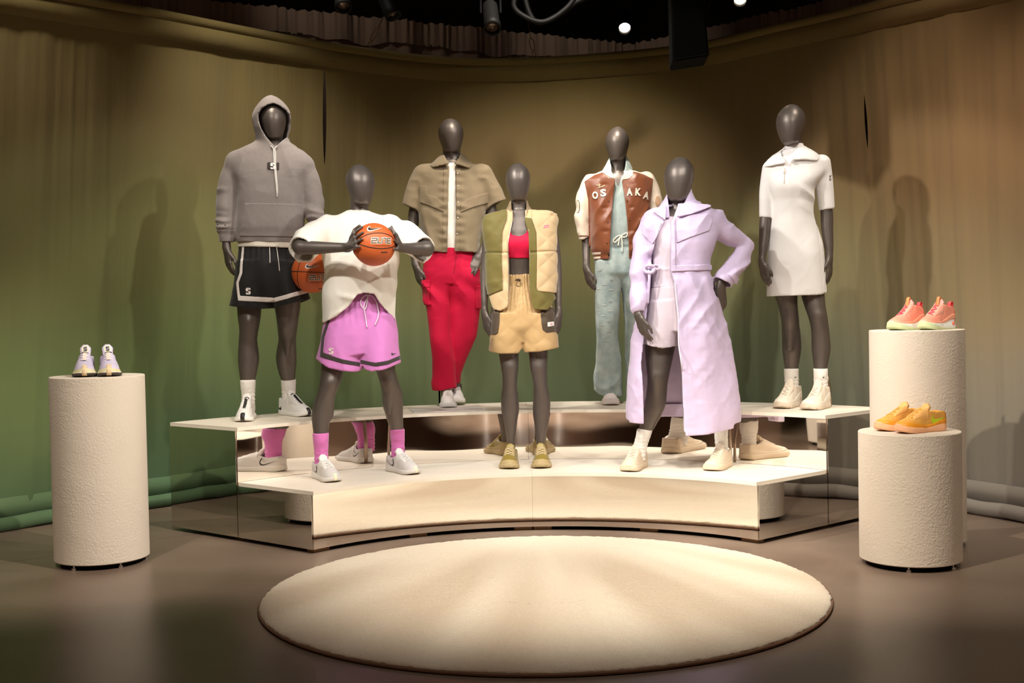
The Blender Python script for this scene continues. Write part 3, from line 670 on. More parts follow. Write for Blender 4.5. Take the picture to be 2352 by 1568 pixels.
class Man:
    """one mannequin: grid around it, pixel-to-metre mapping at its own depth"""
    def __init__(s, Y, zdeck, x0, x1, y0, y1, label, dlo=-.42, dhi=.34, vox=.006):
        s.Y = Y; s.zd = zdeck; s.s = FPX/Y; s.y0 = y0
        c = ony((x0+x1)/2, y1, Y); s.base = np.array([c[0], Y, zdeck]); s.root_x = (x0+x1)/2
        lo = [min(ony(x0, y1, Y)[0], ony(x0, y0, Y)[0])-.03, Y+dlo, zdeck-.01]; hi = [max(ony(x1, y1, Y)[0], ony(x1, y0, Y)[0])+.03, Y+dhi, ony(x0, y0, Y)[2]+.04]
        s.g = Grid(lo, hi, vox); s.body = s.g.new(); s.vox = vox
        s.root = empty('mannequin', tuple(s.base), label, 'mannequin', 'dressed mannequins on the stage')
    def P(s, x, y, dy=0.): return ony(x, y, s.Y+dy)
    def rows(s, rows, ratio=.75, dy=0.):
        z, cx, cy, a, b = [], [], [], [], []
        for r in rows:
            d = r[4] if len(r) > 4 else dy
            L, R = s.P(r[1], r[0], d), s.P(r[2], r[0], d); hw = max((R[0]-L[0])/2, .0015)
            z.append((L[2]+R[2])/2); cx.append((L[0]+R[0])/2); cy.append(s.Y+d); a.append(hw); b.append(r[3] if len(r) > 3 and r[3] else hw*ratio)
        return z, cx, cy, a, b
    def V(s, rows, ratio=.75, dy=0., n=2., m=.035): return s.g.loft(*s.rows(rows, ratio, dy), n=n, m=m)
    def C(s, pts, m=.035, flat=None):
        """chain of (px,py,dy,r_px)"""
        if len(pts) > 2: pts = crom(pts, 6)
        A = None; lo = None
        out = [s.g.cone(s.P(*p[:3]), s.P(*q[:3]), p[3]/s.s, q[3]/s.s, m, flat) for p, q in zip(pts[:-1], pts[1:])]
        # merge into one primitive so that blending adds no bulges along the limb
        L = [min(o[0][k].start for o in out) for k in range(3)]; H = [max(o[0][k].stop for o in out) for k in range(3)]
        D = np.full([H[k]-L[k] for k in range(3)], BIG, f32)
        for sl, d in out:
            t = tuple(slice(sl[k].start-L[k], sl[k].stop-L[k]) for k in range(3)); D[t] = np.minimum(D[t], d)
        return [(tuple(slice(L[k], H[k]) for k in range(3)), D)]
    def W(s, pts, m=.02):
        """chain of (world point, r)"""
        return [s.g.cone(p[0], q[0], p[1], q[1], m) for p, q in zip(pts[:-1], pts[1:])]
    def poly(s, pts, dy=-.1):
        Q = np.array([s.P(x, y, dy)[[0, 2]] for x, y in pts]); X, Z = np.meshgrid(s.g.ax[0], s.g.ax[2], indexing='ij')
        return polysdf(Q, X, Z).astype(f32)[:, None, :]
    def below(s, pts, dy=-.1):
        """>0 below the pixel polyline (x increasing)"""
        Q = np.array([s.P(x, y, dy)[[0, 2]] for x, y in pts]); z = np.interp(s.g.ax[0], Q[:, 0], Q[:, 1])
        return (z[:, None]-s.g.ax[2][None, :]).astype(f32)[:, None, :]
    def plane(s, p, nrm):
        """>0 on the nrm side, full field"""
        nrm = np.asarray(nrm, float); nrm = nrm/np.linalg.norm(nrm); x, y, z = s.g.pts((slice(None),)*3)
        return ((x-p[0])*nrm[0]+(y-p[1])*nrm[1]+(z-p[2])*nrm[2]).astype(f32)
    def mesh(s, D, name, mt, parent=None, sm=1, label=None):
        V, F = surface_nets(D, s.g.lo, s.vox)
        if sm and len(V): V = relax(V, F, sm)
        o = meshobj(name, V, F, mt, parent or s.root, True, s.base)
        if label: o['label'] = label
        o_bvh[o.name] = (V, F); return o
    # ---- body pieces
    def head(s, top, chin, hw, tilt=0., depth=.098, dy=-.01, fwd=.012):
        """egg head: top (x,y), chin (x,y), half width px"""
        t = [0, .012, .05, .12, .22, .33, .44, .56, .68, .79, .88, .94, .98, 1.0]
        wd = [.02, .20, .43, .66, .86, .97, 1.0, .955, .865, .76, .655, .56, .42, .10]
        rows = []
        for a, b in zip(t, wd):
            y = top[1]+(chin[1]-top[1])*a; x = top[0]+(chin[0]-top[0])*a
            dd = depth*(b**.8 if a < .5 else max(b, .02)**.75)
            rows.append((y, x-hw*b, x+hw*b, max(dd, .004), dy-fwd*a*1.2+.012*(1-a)))
        put(s.body, s.V(rows), 0); return s
    def knee(s, x, y, dy, r=.030):
        put(s.body, s.g.cone(s.P(x, y, dy), s.P(x, y+9, dy+.004), r, r*.92), .022)
        put(s.body, s.g.cone(s.P(x, y+22, dy+.020), s.P(x, y+75, dy+.030), .020, .016), .03); return s
    def split(s):
        """torso and legs done; arms and hands follow in their own field so that clothes can be fitted over the core"""
        s.core = s.body; s.body = s.g.new(); return s
    def clip(s, U, cut=None, ytop=None, m=.006, ztop=None):
        z = U+f32(m)
        zone = U < .045
        if cut is not None: zone &= np.broadcast_to(cut < -.012, s.g.shape)
        if ytop is not None: zone &= (s.g.ax[2] < s.P(s.root_x, ytop)[2])[None, None, :]
        if ztop is not None: zone &= (s.g.ax[2] < ztop)[None, None, :]
        s.core = np.where(zone, np.maximum(s.core, z), s.core); return s
    def finish(s): s.body = smin(s.core, s.body, .012); return lighten(s.mesh(s.body, 'body', BODY), .5)
    def ramp(s, rows, y0, y1, d):
        return [(r[0], r[1], r[2], r[3] if len(r) > 3 else None, (r[4] if len(r) > 4 else 0.)+d*min(max((r[0]-y0)/(y1-y0), 0), 1)) for r in rows]
    def limb(s, rows, ratio=1.0, k=.02, n=2.): put(s.body, s.V(rows, ratio, n=n), k); return s
    def hand(s, wrist, d, t, p, sc=1., curl=.55, spread=.10, thumb=1., rw=.021):
        """wrist world point; d finger dir, t thumb side, p palm-facing dir"""
        W = np.asarray(wrist, float); d, t, p = [np.asarray(v, float)/np.linalg.norm(v) for v in (d, t, p)]
        off = np.array([.027, .009, -.009, -.026])*sc; ml = np.array([.088, .092, .087, .078])*sc; fl = np.array([.074, .083, .077, .060])*sc
        H = s.g.new()
        for i in range(4):
            K = W+d*ml[i]+t*off[i]; put(H, s.g.cone(W+t*off[i]*.55+d*.005, K, .0145*sc, .0108*sc, .03), .014)
        put(H, s.g.cone(W-d*.02, W+d*.02, rw*sc, .019*sc, .03), .015)
        T0 = W+d*.022*sc+t*.022*sc; T1 = W+d*.058*sc+t*.044*sc*thumb+p*.014*sc; T2 = T1+(d*.85+t*.25+p*.18)*.032*sc; T3 = T2+(d*.95+p*.12)*.026*sc
        put(H, s.g.cone(T0, T1, .0145*sc, .0112*sc, .03), .012); 
        for a, b, r0, r1 in ((T1, T2, .0105, .0092), (T2, T3, .0092, .0072)): put(H, s.g.cone(a, b, r0*sc, r1*sc, .02), .004)
        for i in range(4):
            K = W+d*ml[i]+t*off[i]; dd = d+t*(1.5-i)*spread*.5; dd /= np.linalg.norm(dd)
            pts = [(K, .0102*sc)]; q = K
            for frac, ang, r in ((.46, .35, .0092), (.30, 1.0, .0083), (.24, 1.45, .0066)):
                a = curl*ang; q = q+(dd*math.cos(a)+p*math.sin(a))*fl[i]*frac; pts.append((q, r*sc))
            for pr in s.W(pts): put(H, pr, .003)
        s.body[:] = smin(s.body, H, .012); return s
    # ---- cloth
    def garment(s, prims, t=.008, cut=None, cuts=None, k=.03, name='garment', mt=None, wr=None, sub=None, ks=None, sm=1, build=True, grow=0.):
        """prims: list of (prim or list of prims); cuts: dict index -> plane field (>0 removed); cut: field >0 removed everywhere"""
        t = max(t, 2.25*s.vox)
        U = s.g.new(); Cc = s.g.new()
        for i, pr in enumerate(prims):
            A = s.g.new()
            for q in (pr if isinstance(pr, list) else [pr]): put(A, q, .008)
            kk = (ks or {}).get(i, k)
            U = smin(U, A, kk)
            B = np.maximum(A, cuts[i]) if cuts and i in cuts else A
            Cc = smin(Cc, B, kk)
        if wr is not None or grow:
            bd = np.abs(U) < .032; I = np.where(bd)
            if wr is not None:
                disp = wr(s.g.ax[0][I[0]]-s.base[0], s.g.ax[1][I[1]]-s.base[1], s.g.ax[2][I[2]]-s.base[2]).astype(f32)
                U[I] -= disp; Cc[I] -= disp
        if cut is not None: Cc = np.maximum(Cc, cut)
        D = np.maximum(Cc, -(U+t))
        if sub is not None: D = np.maximum(D, -sub)
        if not build: return U, Cc, D
        # drop the inner cloth faces that lie far from every opening (never seen)
        V, F = surface_nets(D, s.g.lo, s.vox)
        q = np.clip(((V-s.g.lo)/s.vox).round().astype(int), 0, np.array(s.g.shape)-1); uv = U[q[:, 0], q[:, 1], q[:, 2]]
        rim = (np.abs(Cc) < s.vox) & (U < -.45*t) & (U > -1.2*t)
        if sub is not None: rim |= (np.abs(sub) < s.vox) & (U < -.3*t) & (U > -1.2*t)
        for ax in range(3):
            c = np.cumsum(rim, axis=ax, dtype=np.int32); n_ = rim.shape[ax]; w_ = 12
            hi = np.take(c, np.minimum(np.arange(n_)+w_, n_-1), axis=ax); lo_i = np.arange(n_)-w_-1; lo_ = np.take(c, np.maximum(lo_i, 0), axis=ax)
            sh = [1, 1, 1]; sh[ax] = n_; rim = (hi-np.where((lo_i >= 0).reshape(sh), lo_, 0)) > 0
        keep = (uv > -.62*t) | rim[q[:, 0], q[:, 1], q[:, 2]]
        if sm and len(V): V = relax(V, F, sm)
        F = F[keep[F].all(1)]; used = np.zeros(len(V), bool); used[F.ravel()] = True; mp = np.cumsum(used)-1; V = V[used]; F = mp[F]
        o = meshobj(name, V, F, mt, s.root, True, s.base); o_bvh[o.name] = (V, F); lighten(o)
        return o, U, Cc
    def patch(s, U, region, name, mt, parent, t=.004, inn=.010, front=True, extra=None, sm=1, fine=2):
        """piece lying proud on a garment surface U inside the 2D region"""
        inn = max(inn, 2.3*s.vox*(.6 if fine > 1 else 1)-t)
        R = np.broadcast_to(region, s.g.shape); N = (np.abs(U) < .035) & (R < .012)
        if front: N = N & (s.g.ax[1] <= s.Y+.0)[None, :, None]
        if not N.any(): return s.mesh(N*0+BIG, name, mt, parent, 0)
        I = [np.where(N.any(axis=tuple(j for j in range(3) if j != a)))[0] for a in range(3)]
        sl = tuple(slice(max(i[0]-1, 0), min(i[-1]+2, s.g.shape[a])) for a, i in enumerate(I))
        def up(A):
            A = np.ascontiguousarray(np.broadcast_to(A, s.g.shape)[sl]).astype(f32)
            for ax in range(3 if fine > 1 else 0):
                A = np.moveaxis(A, ax, 0); B = np.empty((2*A.shape[0]-1,)+A.shape[1:], f32); B[::2] = A; B[1::2] = (A[1:]+A[:-1])*.5; A = np.moveaxis(B, 0, ax)
            return A
        u = up(U); D = np.maximum(np.maximum(u-t, -(u+inn)), up(region))
        if extra is not None: D = np.maximum(D, up(extra))
        y = s.g.ax[1][sl[1]][0]+np.arange(D.shape[1])*s.vox/fine
        if front: D = np.maximum(D, (y-s.Y-.0)[None, :, None].astype(f32))
        lo = s.g.lo+np.array([q.start for q in sl])*s.vox
        V, F = surface_nets(D, lo, s.vox/fine)
        if sm and len(V): V = relax(V, F, sm)
        o = meshobj(name, V, F, mt, parent or s.root, True, s.base); o_bvh[o.name] = (V, F); return lighten(o, .4, 24000)
def collar_shell(M, rows, fronts, back, name, mt, parent, t=.009, n=2., wr=None, mid=0.):
    """stand/fold collar: shell ring kept in front inside the pixel polygons, behind above the back line"""
    U = M.g.new(); put(U, M.V(rows, n=n)); 
    if wr is not None:
        I = np.where(np.abs(U) < .05); U[I] -= wr(M.g.ax[0][I[0]]-M.base[0], M.g.ax[1][I[1]]-M.base[1], M.g.ax[2][I[2]]-M.base[2]).astype(f32)
    t = max(t, 2.4*M.vox); z1 = max(M.rows(rows)[0]); X = M.g.new(); put(X, M.V([(rows[0][0]-30,)+tuple(rows[0][1:])]+list(rows), n=n))   # open top
    D = np.maximum(np.maximum(X, M.g.ax[2][None, None, :]-z1), -(X+t))
    F_ = np.minimum.reduce([M.poly(p, -.06) for p in fronts]); B_ = M.below(back, .05)
    R = np.where(M.g.ax[1][None, :, None] < M.Y+mid, F_, B_).astype(f32)
    return M.mesh(np.maximum(D, R), name, mt, parent)
o_bvh = {}
def lighten(o, ratio=.5, floor=40000):
    if 2*len(o.data.polygons) > floor:
        m = o.modifiers.new('lighten', 'DECIMATE'); m.ratio = ratio
    return o
def bvh_of(o):
    V, F = o_bvh[o.name]
    if not isinstance(V, BVHTree):
        o_bvh[o.name] = (BVHTree.FromPolygons(V.tolist(), F.tolist()), None)
    return o_bvh[o.name][0]
def hit_px(bv, x, y, off=.002):
    d = ray(x, y); d = d/np.linalg.norm(d); h = bv.ray_cast(Vector(CAMP), Vector(d))
    return None if h[0] is None else np.array(h[0])-d*off
def cutgrid(bm, step):
    for ax in (0, 1):
        co = [v.co[ax] for v in bm.verts]
        if not co: return
        a, b = min(co), max(co); n = int((b-a)/step)
        for i in range(1, n+1):
            pl = [0, 0, 0]; pl[ax] = a+(b-a)*i/(n+1); no = [0, 0, 0]; no[ax] = 1
            bmesh.ops.bisect_plane(bm, geom=bm.verts[:]+bm.edges[:]+bm.faces[:], dist=1e-5, plane_co=pl, plane_no=no)
def decal(polys, bv, name, mt, parent, base, off=.0022, step=5., proj=None, thick=0.):
    """flat print: polygons in pixel space dropped along the view onto a surface"""
    bm = bmesh.new()
    for P in polys:
        if len(P) < 3: continue
        try: bm.faces.new([bm.verts.new((float(x), float(y), 0)) for x, y in P])
        except ValueError: pass
    cutgrid(bm, step)
    bmesh.ops.triangulate(bm, faces=bm.faces[:])
    dead = []
    for v in bm.verts:
        q = (proj or (lambda x, y: hit_px(bv, x, y, off)))(v.co.x, v.co.y)
        if q is None: dead.append(v)
        else: v.co = Vector(np.asarray(q)-base)
    bmesh.ops.delete(bm, geom=dead, context='VERTS')
    bmesh.ops.recalc_face_normals(bm, faces=bm.faces[:])
    me = bpy.data.meshes.new(name); bm.to_mesh(me); bm.free(); me.materials.append(mt)
    me.polygons.foreach_set('use_smooth', np.ones(len(me.polygons), bool))
    return link(bpy.data.objects.new(name, me), parent)
def text_polys(txt, cx, cy, h, wd=None, ang=0., bold=0., sx=1.):
    """built-in font glyph outlines as pixel-space faces"""
    cu = bpy.data.curves.new('t', 'FONT'); cu.body = txt; cu.size = 1; cu.offset = bold; cu.resolution_u = 3; cu.align_x = 'CENTER'; cu.fill_mode = 'FRONT'
    ob = bpy.data.objects.new('t', cu); COL.objects.link(ob); dg = bpy.context.evaluated_depsgraph_get(); dg.update()
    me = ob.evaluated_get(dg).to_mesh()
    V = np.array([v.co[:2] for v in me.vertices]); F = [list(p.vertices) for p in me.polygons]
    bpy.data.objects.remove(ob); bpy.data.curves.remove(cu)
    c = (V.max(0)+V.min(0))/2; V = V-c; e = V.max(0)-V.min(0); sc = h/e[1]; kx = (wd/e[0]) if wd else sc*sx
    X = V[:, 0]*kx; Y = -V[:, 1]*sc; ca, sa = math.cos(ang), math.sin(ang)
    Q = np.stack([cx+X*ca-Y*sa, cy+X*sa+Y*ca], 1); return [[Q[i] for i in f] for f in F]
_SW = [(1.0, .62), (.75, .505), (.55, .40), (.36, .30), (.22, .235), (.12, .23), (.04, .29), (.0, .42), (.02, .57), (.08, .73), (.145, .85), (.125, .70), (.15, .585), (.22, .53), (.33, .51), (.5, .525), (.75, .572)]
def swoosh_polys(cx, cy, w_, h_=None, ang=0., flip=False, grow=0.):
    h_ = h_ or w_*.55; ca, sa = math.cos(ang), math.sin(ang); out = []
    P = np.array(_SW); c = P.mean(0)
    if grow:
        n = np.roll(P, -1, 0)-np.roll(P, 1, 0); n = np.stack([n[:, 1], -n[:, 0]], 1); n /= np.linalg.norm(n, axis=1, keepdims=True); P = P-n*grow
    for x, y in P:
        X = (x-.5)*w_*(-1 if flip else 1); Y = -(y-.54)/.62*h_; out.append((cx+X*ca-Y*sa, cy+X*sa+Y*ca))
    # split into convex-ish strips so the face fills cleanly
    L = out; n = len(L); lower = L[:11]; upper = [L[0]]+L[:10:-1]
    # lower edge runs tip->hook top, upper edge runs tip->hook top
    def resample(A, m):
        A = np.array(A); d = np.r_[0, np.cumsum(np.linalg.norm(np.diff(A, axis=0), axis=1))]; t = np.linspace(0, d[-1], m); return np.stack([np.interp(t, d, A[:, 0]), np.interp(t, d, A[:, 1])], 1)
    up = [L[0]]+[L[i] for i in range(16, 10, -1)]+[L[10]]
    A, B = resample(lower, 22), resample(up, 22)
    return [[A[i], A[i+1], B[i+1], B[i]] for i in range(21)]
def s_polys(cx, cy, w_, h_):
    """blocky split S mark"""
    R = [(0, .58, .47, .88), (.14, .88, .47, 1.0), (.08, .47, .47, .58), (.02, .10, .47, .29), (.14, 0, .47, .10), (.53, .12, 1, .42), (.53, 0, .86, .12), (.53, .42, .92, .53), (.53, .71, .98, .90), (.53, .90, .86, 1.0)]
    return [[(cx+(a-.5)*w_, cy-(b-.5)*h_), (cx+(c-.5)*w_, cy-(b-.5)*h_), (cx+(c-.5)*w_, cy-(d-.5)*h_), (cx+(a-.5)*w_, cy-(d-.5)*h_)] for a, b, c, d in R]
def ellipse_poly(cx, cy, rx, ry, n=24): return [[(cx+rx*math.cos(2*math.pi*i/n), cy+ry*math.sin(2*math.pi*i/n)) for i in range(n)]]
def rope(bv, pts, r, name, mt, parent, base, off=.003, n=6):
    Q = []
    for x, y in pts:
        h = hit_px(bv, x, y, off)
        if h is not None: Q.append(h)
    if len(Q) < 2: return None
    return MB().tube([q for q in crom(Q, n)], r, 6).build(name, mt, parent, True, base)
def stroke_polys(strokes, w_):
    """thick polylines as quads (pixel space)"""
    out = []
    for st in strokes:
        for a, b in zip(st[:-1], st[1:]):
            a = np.array(a, float); b = np.array(b, float); d = b-a; d = d/(np.linalg.norm(d)+1e-9); n_ = np.array([-d[1], d[0]])*w_/2; e = d*w_*.35
            out.append([a-n_-e, b-n_+e, b+n_+e, a+n_-e])
    return out
# ================================================================== shoes
HEEL = -.078
def shoe_fields(L=.285, wk=1., sole=(.034, .026, .024), hk=1., hi=0., boxy=0., wave=0., lug=0., bulge=0., tong=.97, col=.004, vox=.0043, spring=.016):
    """local frame: toe +Y, ankle over the origin, sole on z=0"""
    g = Grid((-.068*max(wk, 1), HEEL-.03, -.006), (.068*max(wk, 1), HEEL+L+.03, .20+hi), vox)
    x, y, z = g.pts((slice(None),)*3); s = (g.ax[1]-HEEL)/L; sc = np.clip(s, 0, 1)
    wS = pchip([0, .015, .05, .12, .3, .45, .62, .76, .87, .94, .98, 1.0], np.array([.004, .017, .027, .0335, .0345, .0365, .0455, .0475, .0415, .030, .018, .004])*wk, sc)[None, :, None]
    if boxy: wS = wS*(1-boxy)+boxy*pchip([0, .012, .04, .1, .4, .65, .8, .92, .975, 1.0], np.array([.008, .022, .032, .037, .039, .046, .048, .041, .025, .006])*wk, sc)[None, :, None]
    c = pchip([0, .3, .6, .85, 1], [0, .002, .003, -.002, -.006], sc)[None, :, None]
    zt = pchip([0, .25, .5, .75, .93, 1], [sole[0]+.006, sole[0], sole[1], sole[2], sole[2]+.004+bulge*.5, sole[2]+.010+bulge], sc)[None, :, None]
    if wave: zt = zt+wave*np.exp(-((sc-.16)/.10)**2)[None, :, None]-wave*.35*np.exp(-((sc-.45)/.12)**2)[None, :, None]
    zb = (pchip([0, .06, .14, .7, .88, 1], [.012, .004, 0, 0, spring*.35, spring], sc)+lug*.004*(np.sin(g.ax[1]*420) > .1))[None, :, None]
    arch = (np.exp(-((sc-.42)/.07)**2)*.006)[None, :, None]
    end = np.maximum(HEEL-y, y-(HEEL+L))
    flare = 1.06-.10*np.clip(z/.04, 0, 1)+(.05*np.sin(np.clip(z/.035, 0, 1)*math.pi))
    r = .007
    qx = np.abs(x-c)-wS*flare+r; qz = np.maximum(zb+arch*0-z, z-zt)+r
    qx, qz = np.broadcast_arrays(qx, qz)
    dS = np.sqrt(np.maximum(qx, 0)**2+np.maximum(qz, 0)**2)+np.minimum(np.maximum(qx, qz), 0)-r
    dS = np.maximum(dS, end)
    # upper
    hU = pchip([0, .04, .12, .25, .36, .44, .5, .58, .68, .78, .87, .93, .97, 1], np.array([.080, .090, .083, .078, .088, .110, .105, .093, .079, .069, .061, .053, .044, .030])*hk+np.array([hi, hi, hi*.8, hi*.8, hi*.9, hi*.8, hi*.5, hi*.2, 0, 0, 0, 0, 0, 0])+col*np.array([.2, .3, .9, 1, .8, .2, 0, 0, 0, 0, 0, 0, 0, 0]), sc)[None, :, None]
    wU = wS*.955
    low = pchip([0, .34, .46, 1], [1, 1, 0, 0], sc)[None, :, None]            # rear: walls; front: dome
    n_ = 2.3
    kd = ((np.abs(x-c)/np.maximum(wU, .002))**n_+(np.maximum(z, 0)/hU)**n_)**(1/n_)
    dDome = (kd-1)*np.minimum(wU, hU)
    lean = 1-.09*np.clip(z/np.maximum(hU, .01), 0, 1)**1.6
    dWall = np.maximum(np.abs(x-c)-wU*lean, z-hU)
    # heel narrowing
    dU = dDome*(1-low)+dWall*low
    dU = np.maximum(np.maximum(dU, zb+.014-z), end+.005)
    dU = smax(dU, HEEL+.005+.10*np.maximum(z-.045, 0)+3.2*np.maximum(z-.075-hi, 0)**2*10-y, .008)
    hole = np.sqrt((x/.0235)**2+((y-.002)/.054)**2)
    dH = (hole-1)*.0235
    dH = np.maximum(dH, (.052+hi*.5)-z)
    dU = smax(dU, -dH, .004)
    # tongue: slab along a slanted line in the y-z plane
    a = np.array([.058, .078*hk]); b = np.array([.030, .128*hk*tong+hi]); e = b-a
    yy = y+9*x*x; t = np.clip(((yy-a[0])*e[0]+(z-a[1])*e[1])/(e@e), 0, 1)
    dT = np.sqrt((yy-a[0]-t*e[0])**2+(z-a[1]-t*e[1])**2)-.0085
    dT = smax(dT, np.abs(x)-(.021+.006*t-.012*np.clip((t-.8)/.2, 0, 1)**2), .006)
    topz = lambda X, Y: float(np.interp(Y, g.ax[1], hU[0, :, 0])*max(0., 1-(abs(X-np.interp(Y, g.ax[1], c[0, :, 0]))/max(np.interp(Y, g.ax[1], wU[0, :, 0]), .004))**n_)**(1/n_))
    return g, dS.astype(f32), dU.astype(f32), dT.astype(f32), zt, topz
def shoe_parts(spec):
    """list of (name, verts, faces, material)"""
    g, dS, dU, dT, zt, topz = shoe_fields(**spec.get('geo', {}))
    x, y, z = g.pts((slice(None),)*3); L = spec.get('geo', {}).get('L', .285)
    out = []
    def add(nm, D, mt, sm=1):
        V, F = surface_nets(np.ascontiguousarray(np.broadcast_to(D, g.shape)).astype(f32), g.lo, g.vox)
        if len(V): out.append((nm, relax(V, F, sm), F, mt))
    so = spec.get('outsole')
    if so:
        zc = pchip([0, .3, .6, .85, 1], np.array(so[1]), np.clip((g.ax[1]-HEEL)/L, 0, 1))[None, :, None]
        add('outsole', np.maximum(dS-.0006, z-zc), so[0]); add('midsole', np.maximum(dS, zc-.004-z), spec['sole'])
    else: add('midsole', dS, spec['sole'])
    add('upper', np.maximum(dU, -(dS+.003)) if False else dU, spec['upper'])
    up = (out[-1][1], out[-1][2])
    add('tongue', dT, spec.get('tongue', spec['upper']))
    tg = (out[-1][1], out[-1][2])
    if 'collar' in spec:       # padded collar lining rim
        add('collar_lining', np.maximum(np.abs(dU)-.0022, np.maximum(.064+spec.get('geo', {}).get('hi', 0)*.8-z, np.sqrt((x/.031)**2+((y-.002)/.062)**2)*.031-.031)), spec['collar'])
    if 'overlay' in spec:      # mudguard / foxing band hugging the upper above the sole
        mt, h0, h1 = spec['overlay'][:3]
        b = zt+pchip([0, .3, .55, .8, 1], np.array(h1), np.clip((g.ax[1]-HEEL)/L, 0, 1))[None, :, None]
        add('overlay', np.maximum(np.maximum(np.maximum(dU-.0022, -(dU+.006)), z-b), zt-.006-z), mt)
    if 'heel' in spec:
        add('heel_counter', np.maximum(np.maximum(dU-.0009, -(dU+.006)), np.maximum(y-(HEEL+.034), np.maximum(.035-z, z-.086-spec.get('geo', {}).get('hi', 0)))), spec['heel'])
    if 'toestrip' in spec:     # strip up the middle of the toe
        mt, wd, y0, y1 = spec['toestrip']
        dA = np.minimum(dU, dS); add('toe_strip', np.maximum(np.maximum(dA-.0020, -(dA+.006)), np.maximum(np.abs(x+.004)-wd, np.maximum(HEEL+L*y0-y, y-(HEEL+L*y1)))), mt)
    if 'eyestay' in spec:
        add('eyestay', np.maximum(np.maximum(np.maximum(dU-.0028, -(dU+.006)), np.maximum(np.abs(x)-.031, .0145-np.abs(x))), np.maximum(HEEL+L*.40-y, np.maximum(y-(HEEL+L*.70), .055-z))), spec['eyestay'])
    bvU = BVHTree.FromPolygons(up[0].tolist(), up[1].tolist())
    # laces
    lm = spec.get('lace', spec['upper']); lb = MB(); n = spec.get('nlace', 7); w0 = .019
    for i in range(n):
        s = .70-.245*i/(n-1); Y = HEEL+L*s; xs = np.linspace(-w0-.002*i/n, w0+.002*i/n, 7); dv = .012 if i % 2 else -.012
        pts = []
        for q_, X in enumerate(xs):
            yy = Y+(q_/6-.5)*dv; h = bvU.ray_cast(Vector((X, yy, .3)), Vector((0, 0, -1)))
            if h[0] is not None and h[0].z > .045: pts.append((X, yy, h[0].z+.0028))
        if len(pts) > 2: lb.tube(pts, .0029, 5)
    for sd in (-1, 1):         # bow ends
        Y = HEEL+L*.445; h0 = bvU.ray_cast(Vector((0, Y, .3)), Vector((0, 0, -1)))
        zz = h0[0].z+.004 if h0[0] is not None else .11
        lb.tube(crom([(0, Y, zz), (sd*.014, Y+.012, zz+.002), (sd*.027, Y+.02, zz-.012), (sd*.022, Y+.008, zz-.010), (sd*.004, Y, zz)], 4), .0024, 5)
    out.append(('laces', np.array(lb.V), lb.F, lm))
    if 'strip' in spec:        # lace cover strip down the throat
        mt, wd = spec['strip']; V = []; F = []; N = 14
        for i in range(N+1):
            Y = HEEL+L*(.74-.29*i/N)
            for X in (-wd, 0, wd):
                h = bvU.ray_cast(Vector((X, Y, .3)), Vector((0, 0, -1))); V.append((X, Y, (h[0].z if h[0] is not None else .1)+.0065))
        for i in range(N):
            for k in (0, 1): F.append((3*i+k, 3*i+k+1, 3*i+4+k, 3*i+3+k))
        out.append(('lace_cover', np.array(V), F, mt))
    sw = spec.get('swoosh')
    if sw:
        mt, cy_, cz_, w_, outl = sw
        for sd in (-1, 1):
            def side(pol, off):
                bm = bmesh.new()
                for P in pol:
                    try: bm.faces.new([bm.verts.new((float(a), float(b), 0)) for a, b in P])
                    except ValueError: pass
                cutgrid(bm, .006); bmesh.ops.triangulate(bm, faces=bm.faces[:]); dead = []
                for v in bm.verts:
                    h = bvU.ray_cast(Vector((sd*.2, v.co.x, v.co.y)), Vector((-sd, 0, 0)))
                    hs = bvS.ray_cast(Vector((sd*.2, v.co.x, v.co.y)), Vector((-sd, 0, 0)))
                    X = [h_[0].x*sd for h_ in (h, hs) if h_[0] is not None]
                    if not X or max(X) < .012: dead.append(v)
                    else: v.co = Vector((sd*(max(X)+off), v.co.x, v.co.y))
                bmesh.ops.delete(bm, geom=dead, context='VERTS'); bm.verts.index_update()
                V = np.array([v.co[:] for v in bm.verts]); F = [[v.index for v in f.verts] for f in bm.faces]; bm.free(); return V, F
            Sv = next(p for p in out if p[0] == 'midsole'); bvS = BVHTree.FromPolygons(Sv[1].tolist(), Sv[2].tolist())
            # front of the tick points to the heel: mirror so the long tail sweeps back
            pol = [[(a, -b) for a, b in P] for P in swoosh_polys(cy_, -cz_, w_, w_*.5, 0.0, True)]
            V, F = side(pol, .0016)
            if len(F): out.append(('tick_logo', V, F, mt))
            if outl:
                pol = [[(a, -b) for a, b in P] for P in swoosh_polys(cy_, -cz_, w_*.86, w_*.36, 0.0, True)]
                V, F = side(pol, .0026)
                if len(F): out.append(('tick_fill', V, F, outl))
    if 'badge' in spec:        # round or plain S badge on the tongue
        bvT = BVHTree.FromPolygons(tg[0].tolist(), tg[1].tolist()); disc, ink = spec['badge']; hk = spec.get('geo', {}).get('hk', 1.)
        zc = .117*hk*spec.get('geo', {}).get('tong', 1.)
        def front(pol, off, nm, mt):
            bm = bmesh.new()
            for P in pol: bm.faces.new([bm.verts.new((float(a), float(b), 0)) for a, b in P])
            bmesh.ops.triangulate(bm, faces=bm.faces[:]); dead = []
            for v in bm.verts:
                h = bvT.ray_cast(Vector((v.co.x, .3, v.co.y)), Vector((0, -1, 0)))
                if h[0] is None: dead.append(v)
                else: v.co = Vector((h[0].x, h[0].y+off, h[0].z))
            bmesh.ops.delete(bm, geom=dead, context='VERTS'); bm.verts.index_update()
            V = np.array([v.co[:] for v in bm.verts]).reshape(-1, 3); F = [[v.index for v in f.verts] for f in bm.faces]; bm.free()
            if len(F): out.append((nm, V, F, mt))
        if disc: front(ellipse_poly(0, zc, .0165, .0165), .0015, 'round_badge', disc)
